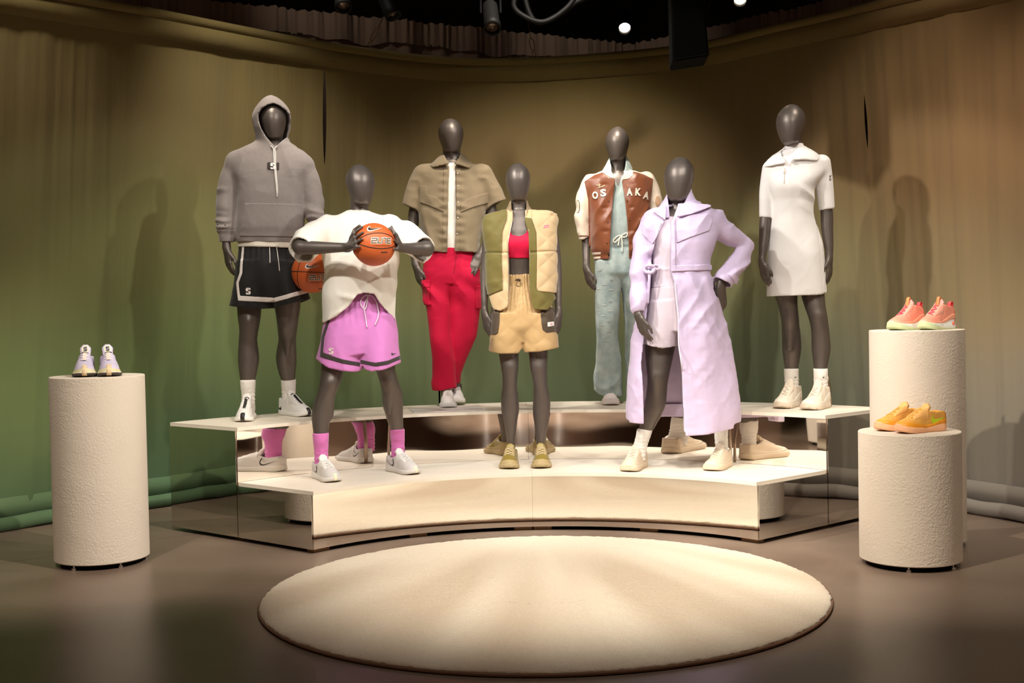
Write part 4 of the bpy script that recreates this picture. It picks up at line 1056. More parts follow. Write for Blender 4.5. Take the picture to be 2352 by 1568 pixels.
        front([[(-a, 2*zc-b) for a, b in P] for P in s_polys(0, zc, .017, .022)], .0026, 'letter_mark', ink)
    for nm, mt, pts, w_ in spec.get('loops', []):
        P = [Vector(p) for p in crom(pts, 6)]; V = []; F = []
        for p in P:
            for dx in (-w_, w_):
                V.append((p.x+dx, p.y, p.z))
        m = len(P)
        for i in range(m-1): F.append((2*i, 2*i+1, 2*i+3, 2*i+2))
        V2 = [(a, b+.002, c) for a, b, c in V]; k = len(V); F += [(a+k, d+k, c+k, b+k) for a, b, c, d in F[:m-1]]
        for i in range(m-1): F += [(2*i, 2*i+2, k+2*i+2, k+2*i), (2*i+1, k+2*i+1, k+2*i+3, 2*i+3)]
        out.append((nm, np.array(V+V2), F, mt))
    if 'pod' in spec:
        mt, py_, pz_, r_ = spec['pod']
        for sd in (-1, 1):
            h = BVHTree.FromPolygons(out[0][1].tolist() if out[0][0] == 'midsole' else out[1][1].tolist(), (out[0] if out[0][0] == 'midsole' else out[1])[2].tolist()).ray_cast(Vector((sd*.2, py_, pz_)), Vector((-sd, 0, 0)))
            if h[0] is None: continue
            b_ = MB(); b_.lathe([(.0001, .006), (r_*.6, .005), (r_, .0)], 16, (h[0].x, py_, pz_), Matrix.Rotation(math.radians(90)*sd, 3, 'Y'))
            out.append(('side_pod', np.array(b_.V), b_.F, mt))
    return out
_SH = {}
def shoe_meshes(key, spec, flip):
    if (key, flip) in _SH: return _SH[key, flip]
    if key not in _SH: _SH[key] = shoe_parts(spec)
    res = []
    for nm, V, F, mt in _SH[key]:
        V = np.asarray(V, float).copy()
        F2 = F
        if flip and nm != 'letter_mark':
            V[:, 0] *= -1; F2 = F[:, ::-1].copy() if isinstance(F, np.ndarray) else [tuple(f)[::-1] for f in F]
        me = bpy.data.meshes.new(nm)
        me.from_pydata(V.tolist(), [], [list(map(int, f)) for f in F2]) ; me.update()
        me.polygons.foreach_set('use_smooth', np.ones(len(me.polygons), bool)); me.materials.append(mt)
        res.append((nm, me))
    _SH[key, flip] = res; return res
def wear_shoe(M, key, spec, ax, ay, yaw, flip, lift=0., pitch=0., sc=1.):
    """worn shoe: part of the mannequin; the upper carries the other pieces"""
    ms = shoe_meshes(key, spec, flip); up = next(m for n_, m in ms if n_ == 'upper')
    o = link(bpy.data.objects.new('shoe', up), M.root)
    o.location = (ax-M.base[0], ay-M.base[1], lift); o.rotation_euler = (pitch, 0, math.pi+math.radians(yaw)); o.scale = (sc,)*3
    if spec.get('label'): o['label'] = spec['label']
    for n_, m in ms:
        if n_ != 'upper': link(bpy.data.objects.new(n_, m), o)
    return o
def stand_shoe(key, spec, loc, yaw, flip, label, group, sc=1.):
    r = empty('sneaker', loc, label, 'sneaker', group); r.rotation_euler = (0, 0, math.pi+math.radians(yaw)); r.scale = (sc,)*3
    for n_, m in shoe_meshes(key, spec, flip): link(bpy.data.objects.new(n_, m), r)
    return r
def sm(n_, c, **k): return mat(n_, c, **{**dict(rough=.6, bump=.12, bscale=700), **k})
KN = dict(rough=.8, bump=.25, bscale=900)
S_WHITE = sm('shoe_white', (.80, .77, .73)); S_BLK = sm('shoe_black', (.02, .018, .016), rough=.4)
S_SILV = sm('shoe_silver', (.62, .60, .57), rough=.4); 
SPEC = {
 'white_black': dict(eyestay=sm('shoe_white2', (.74, .71, .67)), geo=dict(L=.30, wk=1.1, sole=(.034, .026, .026), hi=.016, tong=1.0), sole=sm('sole_white', (.82, .79, .74)), upper=S_WHITE, tongue=S_WHITE, lace=sm('lace_white', (.86, .83, .78)), toestrip=(S_BLK, .014, .93, 1.02), strip=(S_BLK, .0085), swoosh=(S_BLK, -.052, .045, .055, None), badge=(S_BLK, sm('ink_white', (.9, .87, .82))), label='white basketball shoe with black toe strip and round badge on the tongue'),
 'pale_grey': dict(eyestay=S_WHITE, geo=dict(L=.295, wk=1.14, sole=(.036, .028, .026), tong=1.0), sole=sm('sole_pale', (.70, .66, .61)), upper=sm('mesh_palegrey', (.66, .62, .59), **KN), tongue=S_WHITE, lace=sm('lace_white', (.86, .83, .78)), toestrip=(sm('toe_yellow', (.80, .76, .55)), .012, .94, 1.02), swoosh=(S_BLK, -.018, .060, .095, sm('mesh_palegrey', (.66, .62, .59), **KN)), label='pale grey trainer with outlined tick logo'),
 'plain_white': dict(eyestay=sm('shoe_white3', (.86, .83, .80)), geo=dict(L=.29, wk=1.1, sole=(.034, .030, .030), boxy=.5), sole=sm('sole_offwhite', (.80, .77, .74)), upper=sm('leather_white', (.83, .80, .77), rough=.45), lace=sm('lace_white', (.86, .83, .78)), label='plain white leather sneaker'),
 'gold': dict(geo=dict(L=.275, wk=1.18, sole=(.040, .032, .028), wave=.006, lug=1., bulge=.004), sole=sm('sole_khaki', (.44, .335, .17)), upper=sm('satin_gold', (.26, .185, .02), rough=.3, sheen=.2), tongue=sm('satin_gold2', (.30, .215, .04), rough=.38), lace=sm('lace_khaki', (.62, .50, .30)), overlay=(sm('suede_khaki', (.43, .32, .15), rough=.9), 0, [.022, .016, .012, .016, .030]), eyestay=sm('suede_khaki', (.43, .32, .15)), heel=sm('suede_khaki', (.43, .32, .15)), collar=sm('suede_khaki', (.36, .26, .11)), label='gold olive running shoe with chunky khaki sole'),
 'pink_platform': dict(geo=dict(L=.265, wk=1.1, sole=(.042, .040, .042), boxy=.6), sole=sm('sole_palepink', (.74, .66, .64)), upper=sm('leather_palepink', (.76, .68, .66)), label='pale pink platform sneaker'),
 'beige_court': dict(eyestay=sm('leather_beige3', (.76, .63, .49), rough=.5), geo=dict(L=.28, wk=1.14, sole=(.036, .034, .034), boxy=.9, spring=.010, hi=.006), sole=sm('sole_beige', (.71, .575, .42)), upper=sm('leather_beige', (.74, .60, .45), rough=.5), lace=sm('lace_beige', (.78, .65, .50)), outsole=(sm('sole_beige2', (.66, .52, .36)), [.010, .010, .010, .010, .014]), overlay=(sm('leather_beige2', (.72, .585, .43), rough=.5), 0, [.030, .012, .006, .012, .022]), heel=sm('leather_beige2', (.72, .585, .43)), label='beige leather court shoe with flat thick sole'),
 'cream_boot': dict(eyestay=sm('nubuck_cream3', (.74, .64, .51)), geo=dict(L=.27, wk=1.2, sole=(.046, .034, .032), hk=1.05, hi=.03, col=.016, lug=1., wave=.008, bulge=.006), sole=sm('sole_cream', (.70, .60, .48)), upper=sm('nubuck_cream', (.80, .71, .59), rough=.8), lace=sm('lace_cream', (.76, .66, .54)), overlay=(sm('nubuck_cream2', (.82, .74, .63), rough=.7), 0, [.040, .026, .014, .020, .030]), heel=sm('nubuck_cream3', (.74, .64, .51)), label='chunky cream high top shoe'),
 'lilac': dict(geo=dict(L=.285, wk=1.1, sole=(.032, .026, .023), bulge=.002, col=.008, tong=1.1), sole=sm('sole_paleyellow', (.74, .70, .52)), upper=sm('mesh_lilac', (.60, .54, .70), var=.25, vscale=25, **KN), tongue=sm('mesh_lilac2', (.62, .56, .70)), lace=sm('lace_lilac', (.80, .74, .84)), outsole=(sm('rubber_brown', (.06, .045, .038)), [.020, .018, .018, .019, .023]), overlay=(sm('film_yellow', (.72, .66, .36)), 0, [.014, .008, .006, .009, .012]), toestrip=(sm('gum_cream', (.72, .55, .34)), .0125, .90, 1.02), strip=(sm('lilac_cream', (.80, .70, .62)), .0095), swoosh=(S_BLK, -.02, .062, .075, sm('mesh_lilac3', (.56, .50, .72))), badge=(sm('badge_cream', (.82, .76, .58)), S_BLK), collar=sm('rubber_brown', (.06, .045, .038))),
 'coral': dict(eyestay=sm('stay_coral', (.88, .38, .28)), geo=dict(L=.285, wk=1.1, sole=(.052, .040, .038), hk=1.12, hi=.018, wave=.004, bulge=.006, spring=.02, col=.026), sole=sm('sole_milky', (.80, .84, .80), rough=.3), upper=sm('mesh_coral', (.92, .32, .22), var=.15, vscale=60, **KN), tongue=sm('mesh_pink', (.80, .38, .33)), lace=sm('lace_magenta', (.62, .06, .12)), outsole=(sm('rubber_mint', (.62, .72, .42), rough=.35), [.010, .008, .016, .036, .052]), overlay=(sm('overlay_salmon', (.90, .38, .25)), 0, [.030, .020, .008, .010, .018]), heel=sm('heel_orange', (.85, .17, .05)), pod=(sm('pod_coral', (.85, .16, .10), rough=.3), -.035, .030, .011), loops=[('pull_loop', sm('loop_orange', (.86, .30, .10)), [(0, .056, .118), (0, .050, .160), (0, .040, .178), (0, .033, .168), (0, .036, .135)], .009), ('heel_loop', sm('loop_red', (.80, .07, .08)), [(0, -.072, .112), (0, -.076, .142), (0, -.062, .150), (0, -.050, .135), (0, -.054, .118)], .010)]),
 'orange': dict(eyestay=sm('stay_orange', (.95, .50, .15)), geo=dict(L=.295, sole=(.034, .026, .030), wave=.006, bulge=.012, spring=.018, wk=1.06, col=.014), sole=sm('sole_peach', (.92, .50, .28), rough=.45), upper=sm('mesh_orange', (.96, .42, .08), var=.3, vscale=22, **KN), tongue=sm('mesh_lightorange', (.86, .50, .16)), lace=sm('lace_yelloworange', (.86, .50, .14)), overlay=(sm('film_orange', (.94, .37, .03), rough=.35), 0, [.016, .010, .014, .020, .012]), heel=sm('heel_amber', (.90, .37, .05)), swoosh=(sm('tick_lime', (.66, .80, .03), rough=.4), -.014, .062, .092, None)),
}
# ---- sneakers on the plinths
def on_pl(i, x, y): p = onz(x, y, PL[i][2]); return (p[0], p[1], PL[i][2])
def by_px(i, x, dy): q = ony(x, 0, PL[i][1]+dy); d = ray(x, 800); t = (PL[i][1]+dy)/d[1]; return (CAMP[0]+d[0]*t, PL[i][1]+dy, PL[i][2])
stand_shoe('lilac', SPEC['lilac'], by_px(0, 197.5, .05), 15, False, 'lilac and yellow sneaker with dark sole, left one of the pair on the left plinth', 'sneakers on the plinths', 1.05)
stand_shoe('lilac', SPEC['lilac'], by_px(0, 246, .05), 21, True, 'lilac and yellow sneaker with dark sole, right one of the pair on the left plinth', 'sneakers on the plinths', 1.05)
stand_shoe('coral', SPEC['coral'], by_px(2, 2098, .035), -52, True, 'coral red sneaker with mint sole and pull loop, left one on the tall plinth', 'sneakers on the plinths', .93)
stand_shoe('coral', SPEC['coral'], by_px(2, 2168, -.01), -54, False, 'coral red sneaker with mint sole and coral side pod, right one on the tall plinth', 'sneakers on the plinths', .93)
stand_shoe('orange', SPEC['orange'], by_px(1, 2087, .095), -60, True, 'orange sneaker with peach sole, the one behind on the short plinth', 'sneakers on the plinths')
stand_shoe('orange', SPEC['orange'], by_px(1, 2138, -.03), -66, False, 'orange sneaker with lime tick logo in front on the short plinth', 'sneakers on the plinths')
# ================================================================== mannequins
BODY = mat('graphite_satin', (.135, .110, .094), .43, .5, var=.05, vscale=30, bump=.03, bscale=900)
def fab(n_, c, wrk=.16, wsc=8., **k):
    if n_ in MATS: return MATS[n_]
    m = mat(n_, c, **{**dict(rough=.85, sheen=.25, bump=.30, bscale=650, spec=.25), **k})
    if wrk:      # soft cloth creases as fine relief
        t = m.node_tree; nd = t.nodes; b = nd['Principled BSDF']; g = nd.new('ShaderNodeNewGeometry')
        nz = nd.new('ShaderNodeTexNoise'); nz.inputs['Scale'].default_value = wsc; nz.inputs['Detail'].default_value = 1.2; nz.inputs['Roughness'].default_value = .4; nz.inputs['Distortion'].default_value = .25
        t.links.new(g.outputs['Position'], nz.inputs['Vector'])
        ab = nd.new('ShaderNodeMath'); ab.operation = 'PINGPONG'; ab.inputs[1].default_value = .18; t.links.new(nz.outputs['Fac'], ab.inputs[0])
        bp = nd.new('ShaderNodeBump'); bp.inputs['Strength'].default_value = wrk; bp.inputs['Distance'].default_value = .05; t.links.new(ab.outputs[0], bp.inputs['Height'])
        old = b.inputs['Normal'].links[0].from_socket if b.inputs['Normal'].links else None
        if old: t.links.new(old, bp.inputs['Normal'])
        t.links.new(bp.outputs[0], b.inputs['Normal'])
    return m
ROPE = fab('cord_white', (.78, .73, .66)); SOCKW = fab('sock_white', (.82, .78, .72)); STEEL = mat('brushed_steel', (.42, .32, .25), .3, 1)
def ztube(M, pts, r, name, mt): return MB().tube([np.asarray(p) for p in pts], r, 10).build(name, mt, M.root, True, M.base)
def sock(M, rows, mt, ribs=True, dy=0., top=None, lab=None):
    def wr(x, y, z):
        return .0022*np.sin(z*290+3*vnoise(x*20, y*20, z*20))*np.clip((.19-z)/.06, 0, 1)+.0012*vnoise(x*60, y*60, z*90)
    q = M.rows(rows, 1.12, dy); b_ = [v if i < 2 else v*.80 for i, v in enumerate(q[4])]
    o, U, C = M.garment([M.g.loft(q[0], q[1], q[2], q[3], b_)], t=.04, name='sock', mt=mt, wr=wr)
    M.clip(U, None, None, .003, max(q[0])-.006)
    if lab: o['label'] = lab
    return o, U
INN, OUT = (.6, -.8, 0), (.8, .6, 0)
def hang_hand(M, wx, wy, dy, side, sc=1., tilt=.12, curl=.5, rot=0.):
    """relaxed hanging hand; side=+1 when the body lies to the right of the hand"""
    c, s_ = math.cos(rot), math.sin(rot)
    t = np.array([side*(.62*c+.78*s_), -.78*c+.62*s_, -.05]); p = np.array([side*.78, .60, -.05])
    M.hand(M.P(wx, wy, dy), (side*tilt, -.06, -1), t, p, sc, curl)

# ------------------------------------------------------------------ grey hoodie, black shorts, ball on the hip
M = Man(7.27, H2, 480, 780, 205, 985, 'mannequin in grey hooded sweatshirt and black basketball shorts holding a ball at its hip')
M.head((627, 238), (630, 322), 28, dy=-.005)
M.limb([(300, 612, 646, .062, .015), (335, 608, 650, .065, .02), (372, 600, 658, .07, .02)])
M.limb([(345, 598, 662, .07, .02), (375, 540, 712, .09, .01), (420, 552, 696, .10, 0), (500, 560, 684, .095, 0), (560, 556, 690, .095, .01), (620, 556, 690, .10, .01), (665, 560, 686, .10, .01)], n=2.4)
M.limb(M.ramp([(600, 556, 622, .09), (660, 549, 608, .086), (706, 545, 600, .078), (722, 546, 599, .074, -.005), (745, 549, 596, .068, -.012), (765, 550, 592, .064, -.008), (780, 549, 590.5, .060, .0), (794, 548, 592, .060, .008), (823, 547, 595, .064, .016), (851, 549.5, 590.5, .056, .014), (877, 553, 585.5, .044, .01), (905, 556, 584, .042, .01), (930, 557, 583, .045, 0)], 690, 900, -.05))
M.limb(M.ramp([(600, 634, 690, .09), (660, 632, 692, .086), (705, 631.5, 689.5, .078), (722, 634, 687, .074, -.005), (745, 637, 684, .068, -.012), (765, 639, 681, .064, -.008), (780, 640, 679.5, .060, 0), (794, 637.5, 680, .060, .008), (823, 634, 681, .064, .016), (851, 639, 679, .056, .014), (875, 646.5, 677.5, .044, .01), (900, 648.5, 677, .042, .01), (925, 650, 678, .045, 0)], 690, 900, .16))
M.knee(572, 738, -.058); M.knee(660, 738, -.015)
M.split()
for pr in M.C([(540, 382, 0, 15), (523, 460, .01, 11), (520, 520, -.02, 8.5), (520, 566, -.03, 9)]): put(M.body, pr, .02)
hang_hand(M, 521, 570, -.03, 1, .98, .10, .5)
for pr in M.C([(700, 392, 0, 15), (718, 470, .0, 11), (738, 560, -.04, 9.5)]): put(M.body, pr, .02)
M.hand(M.P(740, 566, -.04), (.34, -.25, -.85), (.25, -.9, -.1), (-.85, -.2, -.35), .98, .45)
GREYH = fab('grey_fleece', (.275, .235, .215), var=.12, vscale=60, bump=.35, bscale=500)
def wr(x, y, z):
    arm = np.clip((np.abs(x)-.20)/.05, 0, 1); sg = np.sign(x)
    f = .004*vnoise(x*9+3, y*9, z*13)
    low = np.clip((1.42-z)/.22, 0, 1)*np.clip((z-1.07)/.05, 0, 1)
    f += arm*low*.011*crease(x+sg*.5*z, y, z, 4, 7, 17, 2.)
    f += arm*np.clip((1.24-z)/.08, 0, 1)*np.clip((z-1.09)/.03, 0, 1)*.0045*np.sin(z*165+9*x+4*vnoise(x*8, y*8, z*6))
    f += (1-arm)*.0065*crease(np.abs(x)+.45*z, y, np.abs(x)-.45*z, 8, 4, 2.4, 5.)*np.clip((np.abs(x)-.05)/.1, 0, 1)
    f += (1-arm)*.004*np.exp(-((z-1.03)/.03)**2)*np.sin(x*38)
    return f
tors = M.V([(322, 592, 660, .075, .02), (330, 579, 664, .083, .02), (337, 563, 673, .092, .017), (345, 545, 686, .100, .013), (354, 529, 700, .106, .01), (364, 521, 713, .110, .007), (376, 520, 720, .114, .004), (395, 530, 716, .120, 0), (420, 546, 702, .124, -.005), (470, 548, 699, .126, -.005), (520, 546, 698, .126, -.005), (540, 545, 697, .124), (552, 546, 695, .118), (566, 547, 694, .114)], n=2.5)
slL = M.C([(545, 375, 0, 23), (529, 412, 0, 24.5), (522, 455, 0, 24.5), (519, 500, -.01, 22.5), (520, 524, -.015, 19.5)])+M.C([(520, 524, -.015, 16.5), (521, 570, -.02, 15.2)])
slR = M.C([(696, 384, 0, 22), (711, 415, 0, 24), (718, 450, 0, 23), (719, 480, -.005, 21), (724, 505, -.02, 19.5)])+M.C([(724, 505, -.02, 17), (736, 552, -.035, 16), (740, 575, -.04, 16)])
cutL = M.plane(M.P(521, 556, -.02), (.05, 0, -1)); cutR = M.plane(M.P(735, 548, -.035), (.25, 0, -1))
hood = M.V([(220, 621, 627, .02, .05), (224, 614, 635, .06, .045), (231, 604, 645, .095, .035), (241, 594.5, 654.5, .118, .03), (254, 586, 662.5, .13, .025), (270, 582.5, 666.5, .135, .025), (294, 583.5, 665, .132, .025), (312, 588, 660, .12, .025), (326, 589, 662, .105, .02), (340, 583, 676, .10, .015), (352, 590, 668, .09, .01)], n=2.15)
opn = M.poly([(625, 234), (637, 238.5), (650, 247), (659, 260), (660.5, 275), (656, 295), (648, 313), (638, 327), (629.5, 335), (620, 326), (608, 312), (597, 294), (591, 276), (590, 260), (598, 247), (612, 238.5)], -.12)
opn = np.maximum(opn+.001, np.where(M.g.ax[1] > M.Y+.075, .05, -.05)[None, :, None]).astype(f32)
hcut = M.below([(480, 553), (545, 553), (700, 556), (780, 558)])
o, U, Cc = M.garment([tors, slL, slR, hood], t=.011, cut=hcut, cuts={1: cutL, 2: cutR}, k=.022, ks={3: .016}, name='hoodie', mt=GREYH, wr=wr, sub=opn)
o['label'] = 'grey hooded sweatshirt with hood up'; hoodie = o; bv = bvh_of(o)
M.patch(U, M.poly([(561, 467), (689, 468), (696, 538), (696, 544), (549, 542), (549, 536)], -.12), 'kangaroo_pocket', GREYH, o, .0055)
# ribbed cuff and waist
RIB = fab('grey_rib', (.255, .215, .195), stretch=(1, 1, .08), bump=.6, bscale=260)
M.patch(U, np.maximum(M.below([(480, 527), (780, 527)])*-1, M.poly([(495, 524), (546, 524), (546, 562), (495, 562)], 0)), 'ribbed_cuff', RIB, o, .002, .012, False, np.maximum(Cc-.002, -1))
M.patch(U, M.poly([(534, 543), (704, 546), (704, 560), (534, 556)], -.12), 'waist_rib', RIB, o, .0025, .012, False, np.maximum(hcut-.002, -1))
# badge and drawstrings
dk = M.patch(U, M.poly([(613, 372), (641, 372.5), (641, 390.5), (613.5, 389)], -.12), 'chest_badge', fab('badge_black', (.045, .035, .03)), o, .004)
for P in ([(622, 335), (627.5, 341), (629, 352), (630, 375), (632, 400), (635, 430), (636.5, 452)], [(637, 335), (631.5, 341), (632.5, 352), (633, 375), (634.5, 400), (637, 432), (637, 445)]):
    rope(bv, P, .0035, 'drawstring', ROPE, o, M.base, .006)
decal(s_polys(627, 381, 12.5, 15), bv, 'letter_logo', mat('print_white', (.8, .77, .72), .6), o, M.base, .0095)
# cream tee hem
TEEC = fab('cream_jersey', (.80, .72, .60))
M.garment([M.V([(530, 552, 689, .110), (548, 551, 690, .112), (562, 547, 694, .120), (590, 546, 695, .126)], n=2.4)], t=.007, cut=M.below([(480, 565), (600, 567), (700, 570), (780, 572)]), name='undershirt', mt=TEEC, wr=lambda x, y, z: .003*vnoise(x*14, y*10, z*6))[0]['label'] = 'cream shirt hem below the sweatshirt'
# shorts
SHB = fab('black_mesh', (.012, .011, .010), rough=.55, sheen=.1, bump=.4, bscale=1200)
def wr(x, y, z):
    a = np.arctan2(y, x); k = np.clip((1.05-z)/.3, 0, 1)
    return .007*crease(x+.2*z, y, z, 9, 7, 2.2, 5.)*k+.006*k*np.sin(a*7+1.3+2*vnoise(x*3, y*3, z*3))+.004*vnoise(x*10, y*10, z*5)+.0025*np.sin(a*26+z*9)*np.clip((z-.9)/.12, 0, 1)
top = M.V([(556, 551, 690, .106), (575, 549, 692, .114), (610, 545, 695, .124), (645, 541, 699, .126), (690, 545, 695, .118)], n=2.4)
lL = M.V([(600, 545, 640, .118), (640, 541, 638, .122), (670, 537, 635, .124), (700, 530, 633, .126), (722, 527, 632, .128)], n=2.3)
lR = M.V([(600, 616, 692, .118), (640, 619, 698, .122), (670, 622, 704, .124), (700, 625, 714, .126), (722, 626, 718, .128)], n=2.3)
hc = M.below([(500, 701), (529, 703), (560, 707), (600, 709), (628, 708), (632, 706), (660, 699), (690, 691), (715, 684), (760, 680)])
o, U, Cc = M.garment([top, lL, lR], t=.008, cut=hc, k=.014, name='shorts', mt=SHB, wr=wr); M.clip(U, hc, 562); bvS = bvh_of(o); o['label'] = 'black basketball shorts with white trim'
WH = fab('trim_white', (.78, .70, .64))
M.patch(U, M.poly([(552, 560), (558, 560), (556, 628), (547, 650), (551.5, 679), (600, 682), (628.5, 683.5), (628.5, 694), (600, 693), (547, 690.5), (540, 649), (549, 627)], -.12), 'trim_stripe', WH, o, .0025, .008)
M.patch(U, M.poly([(628.5, 684), (660, 676), (690, 665.5), (706, 659), (708, 669), (690, 676), (660, 686.5), (628.5, 694)], -.12), 'trim_stripe', WH, o, .0025, .008)
decal(s_polys(570, 668.5, 11.5, 15.5), bvS, 'letter_logo', WH, o, M.base, .003)
rope(bvS, [(619, 560), (619.5, 575), (620, 590), (620, 604)], .0028, 'drawcord', ROPE, o, M.base, .004)
rope(bvS, [(634, 560), (637, 580), (640, 602), (642, 622)], .0028, 'drawcord', ROPE, o, M.base, .004)
sock(M, [(872, 551.5, 587, None, -.05), (885, 552.5, 586.5, None, -.05), (905, 555, 585.5, None, -.05), (940, 555, 585, None, -.048)], SOCKW)
sock(M, [(871, 645, 679.5, None, .155), (885, 646, 679.5, None, .16), (905, 647.5, 679, None, .16), (934, 648, 680, None, .16)], SOCKW)
a = M.P(569, 950, -.065); wear_shoe(M, 'white_black', SPEC['white_black'], a[0]+.005, M.Y-.065, 2, False)
a = M.P(663, 950, .15); wear_shoe(M, 'white_black', SPEC['white_black'], a[0], M.Y+.15, 45, True)
p = M.P(700, 890, .09); q = onz(700, 950, H2)
M.finish()
# ---- basketballs
BALLM = mat('basketball_orange', (.62, .12, .025), .5, bump=.35, bscale=420); SEAM = mat('ball_seam', (.012, .009, .008), .6)
def ball(c, r, seams, logo, label):
    c = np.asarray(c, float); b = empty('basketball', tuple(c), label, 'basketball', 'orange basketballs')
    bm = bmesh.new(); bmesh.ops.create_icosphere(bm, subdivisions=5, radius=r); me = bpy.data.meshes.new('ball_shell'); bm.to_mesh(me); bm.free(); me.materials.append(BALLM)
    me.polygons.foreach_set('use_smooth', np.ones(len(me.polygons), bool)); link(bpy.data.objects.new('ball_shell', me), b)
    def hit(x, y, off=.0):
        d = ray(x, y); d = d/np.linalg.norm(d); oc = CAMP-c; B_ = oc@d; Cq = oc@oc-(r+off)**2; D_ = B_*B_-Cq
        return None if D_ < 0 else CAMP+d*(-B_-math.sqrt(D_))
    for S in seams:
        H = [hit(x, y) for x, y in S]
        if any(h is None for h in H): continue
        a_, b_, c_ = [h-c for h in H]; n_ = np.cross(b_-a_, c_-a_); n_ /= np.linalg.norm(n_); d0 = a_@n_; cr = n_*d0; rr = math.sqrt(max(r*r-d0*d0, 1e-6)); u_ = a_-cr; u_ /= np.linalg.norm(u_); v_ = np.cross(n_, u_)
        MB().tube([cr+rr*(math.cos(t)*u_+math.sin(t)*v_)*.9995 for t in np.linspace(0, 2*math.pi, 72, endpoint=False)], .0024, 6, True).build('seam', SEAM, b, True)
    ox, oy, k = logo; T = lambda X, Y: (ox+X*k, oy+Y*k); pr = lambda o_: (lambda x, y: hit(x, y, o_))
    INK = mat('ball_ink', (.035, .02, .015), .5); WHT = mat('ball_white', (.82, .72, .60), .45)
    decal(swoosh_polys(*T(-1.5, -27.5), 33*k, 11.5*k, 0, False, .05), None, 'tick_outline', WHT, b, c, step=3., proj=pr(.0006))
    decal(swoosh_polys(*T(-1, -28), 32*k, 9*k), None, 'tick_logo', INK, b, c, step=3., proj=pr(.0013))
    L = [[(-7, -5), (4, -5)], [(-7, 0), (4, 0)], [(-7, 0), (-7, 5.5)], [(-7, 5.5), (4, 5.5)], [(4, -5), (4, 0)], [(7.5, -5), (7.5, 5.5), (14, 5.5)], [(17, -5), (17, 5.5)], [(20, -5), (26, -5), (26, 6)], [(36.5, -4.5), (29.5, -4.5)], [(36.5, .8), (29.5, .8)], [(29.5, -4.5), (29.5, 6.5), (36.5, 6.5)]]
    G_ = lambda wd: stroke_polys([[T(x*.98-1, y) for x, y in st] for st in L], wd*k)
    decal(G_(4.6), None, 'lettering_outline', WHT, b, c, step=3., proj=pr(.0006)); decal(G_(2.2), None, 'lettering', mat('ball_ink2', (.10, .055, .035), .5), b, c, step=3., proj=pr(.0013))
    decal(text_polys('CHAMPIONSHIP', *T(14, 12.2), 2.6*k, 40*k), None, 'small_lettering', INK, b, c, step=8., proj=pr(.0008))
    decal(stroke_polys([[T(14, 27.5), T(27, 27.2)]], 2.2*k), None, 'size_mark', INK, b, c, step=4., proj=pr(.0008))
    return b
ball(ony(717.5, 625, M.Y-.10), .120, [((673, 623), (700, 624), (742, 626)), ((676, 600), (690, 640), (730, 660)), ((700, 584), (690, 600), (686, 612))], (719, 637, .95), 'orange basketball held at the hip beside the black shorts')
# ------------------------------------------------------------------ cream tee, pink shorts, ball in both hands
M = Man(6.87, H1, 660, 1010, 365, 1120, 'mannequin in oversized cream tee and pink shorts gripping a basketball with both hands', dlo=-.50)
M.head((824, 377), (833, 470), 33.5, depth=.10, dy=0., fwd=.02)
M.limb([(440, 806, 846, .062, .03), (470, 805, 846, .062, .03), (495, 798, 852, .065, .03), (515, 780, 870, .07, .03)])
M.limb([(490, 790, 862, .07, .03), (515, 742, 906, .09, .02), (560, 758, 892, .10, .01), (640, 768, 880, .10, 0), (700, 760, 890, .10, 0), (780, 752, 898, .105, 0), (815, 760, 890, .10, 0)], n=2.4)
M.limb(M.ramp([(740, 752, 826, .095), (800, 741, 806, .088), (840, 738, 791, .08), (859, 737.5, 787.5, .076, -.005), (884, 733, 780, .070, -.012), (905, 727.5, 771, .066, -.006), (920, 722, 766.5, .066, .004), (940, 717.5, 763.5, .068, .012), (955, 716, 761, .066, .014), (977, 718, 756, .058, .012), (998, 720.5, 753.5, .046, .008), (1030, 724, 752, .042, .006), (1060, 726, 753, .045, 0)], 820, 1020, -.08))
M.limb(M.ramp([(740, 826, 900, .095), (800, 848, 906, .088), (840, 860, 907, .08), (856, 866, 909, .076, -.005), (877, 872.5, 915, .070, -.012), (892, 876, 920, .066, -.006), (908, 878, 924, .066, .004), (927, 879, 925.5, .068, .012), (952, 885.5, 925.5, .062, .014), (971, 891.5, 926, .052, .01), (988, 897.5, 927, .045, .008), (1020, 899, 927, .042, .006), (1045, 900, 928, .045, 0)], 820, 1020, .15))
# arms reaching forward to the ball
M.knee(758, 878, -.072); M.knee(893, 872, -.012)
M.split()
for pr in M.C([(748, 526, .01, 16), (690, 568, -.19, 15.5)])+M.C([(690, 568, -.19, 15.5), (715, 569, -.215, 15.5), (760, 568.5, -.26, 12), (800, 568, -.30, 9.5)]): put(M.body, pr, .02)
for pr in M.C([(900, 526, .01, 16), (980, 571, -.13, 15.5)])+M.C([(980, 571, -.13, 15.5), (960, 571, -.17, 15), (940, 570, -.22, 12), (919, 568, -.285, 9.5)]): put(M.body, pr, .02)
bc = ony(859, 561.5, M.Y-.34); BR = .114
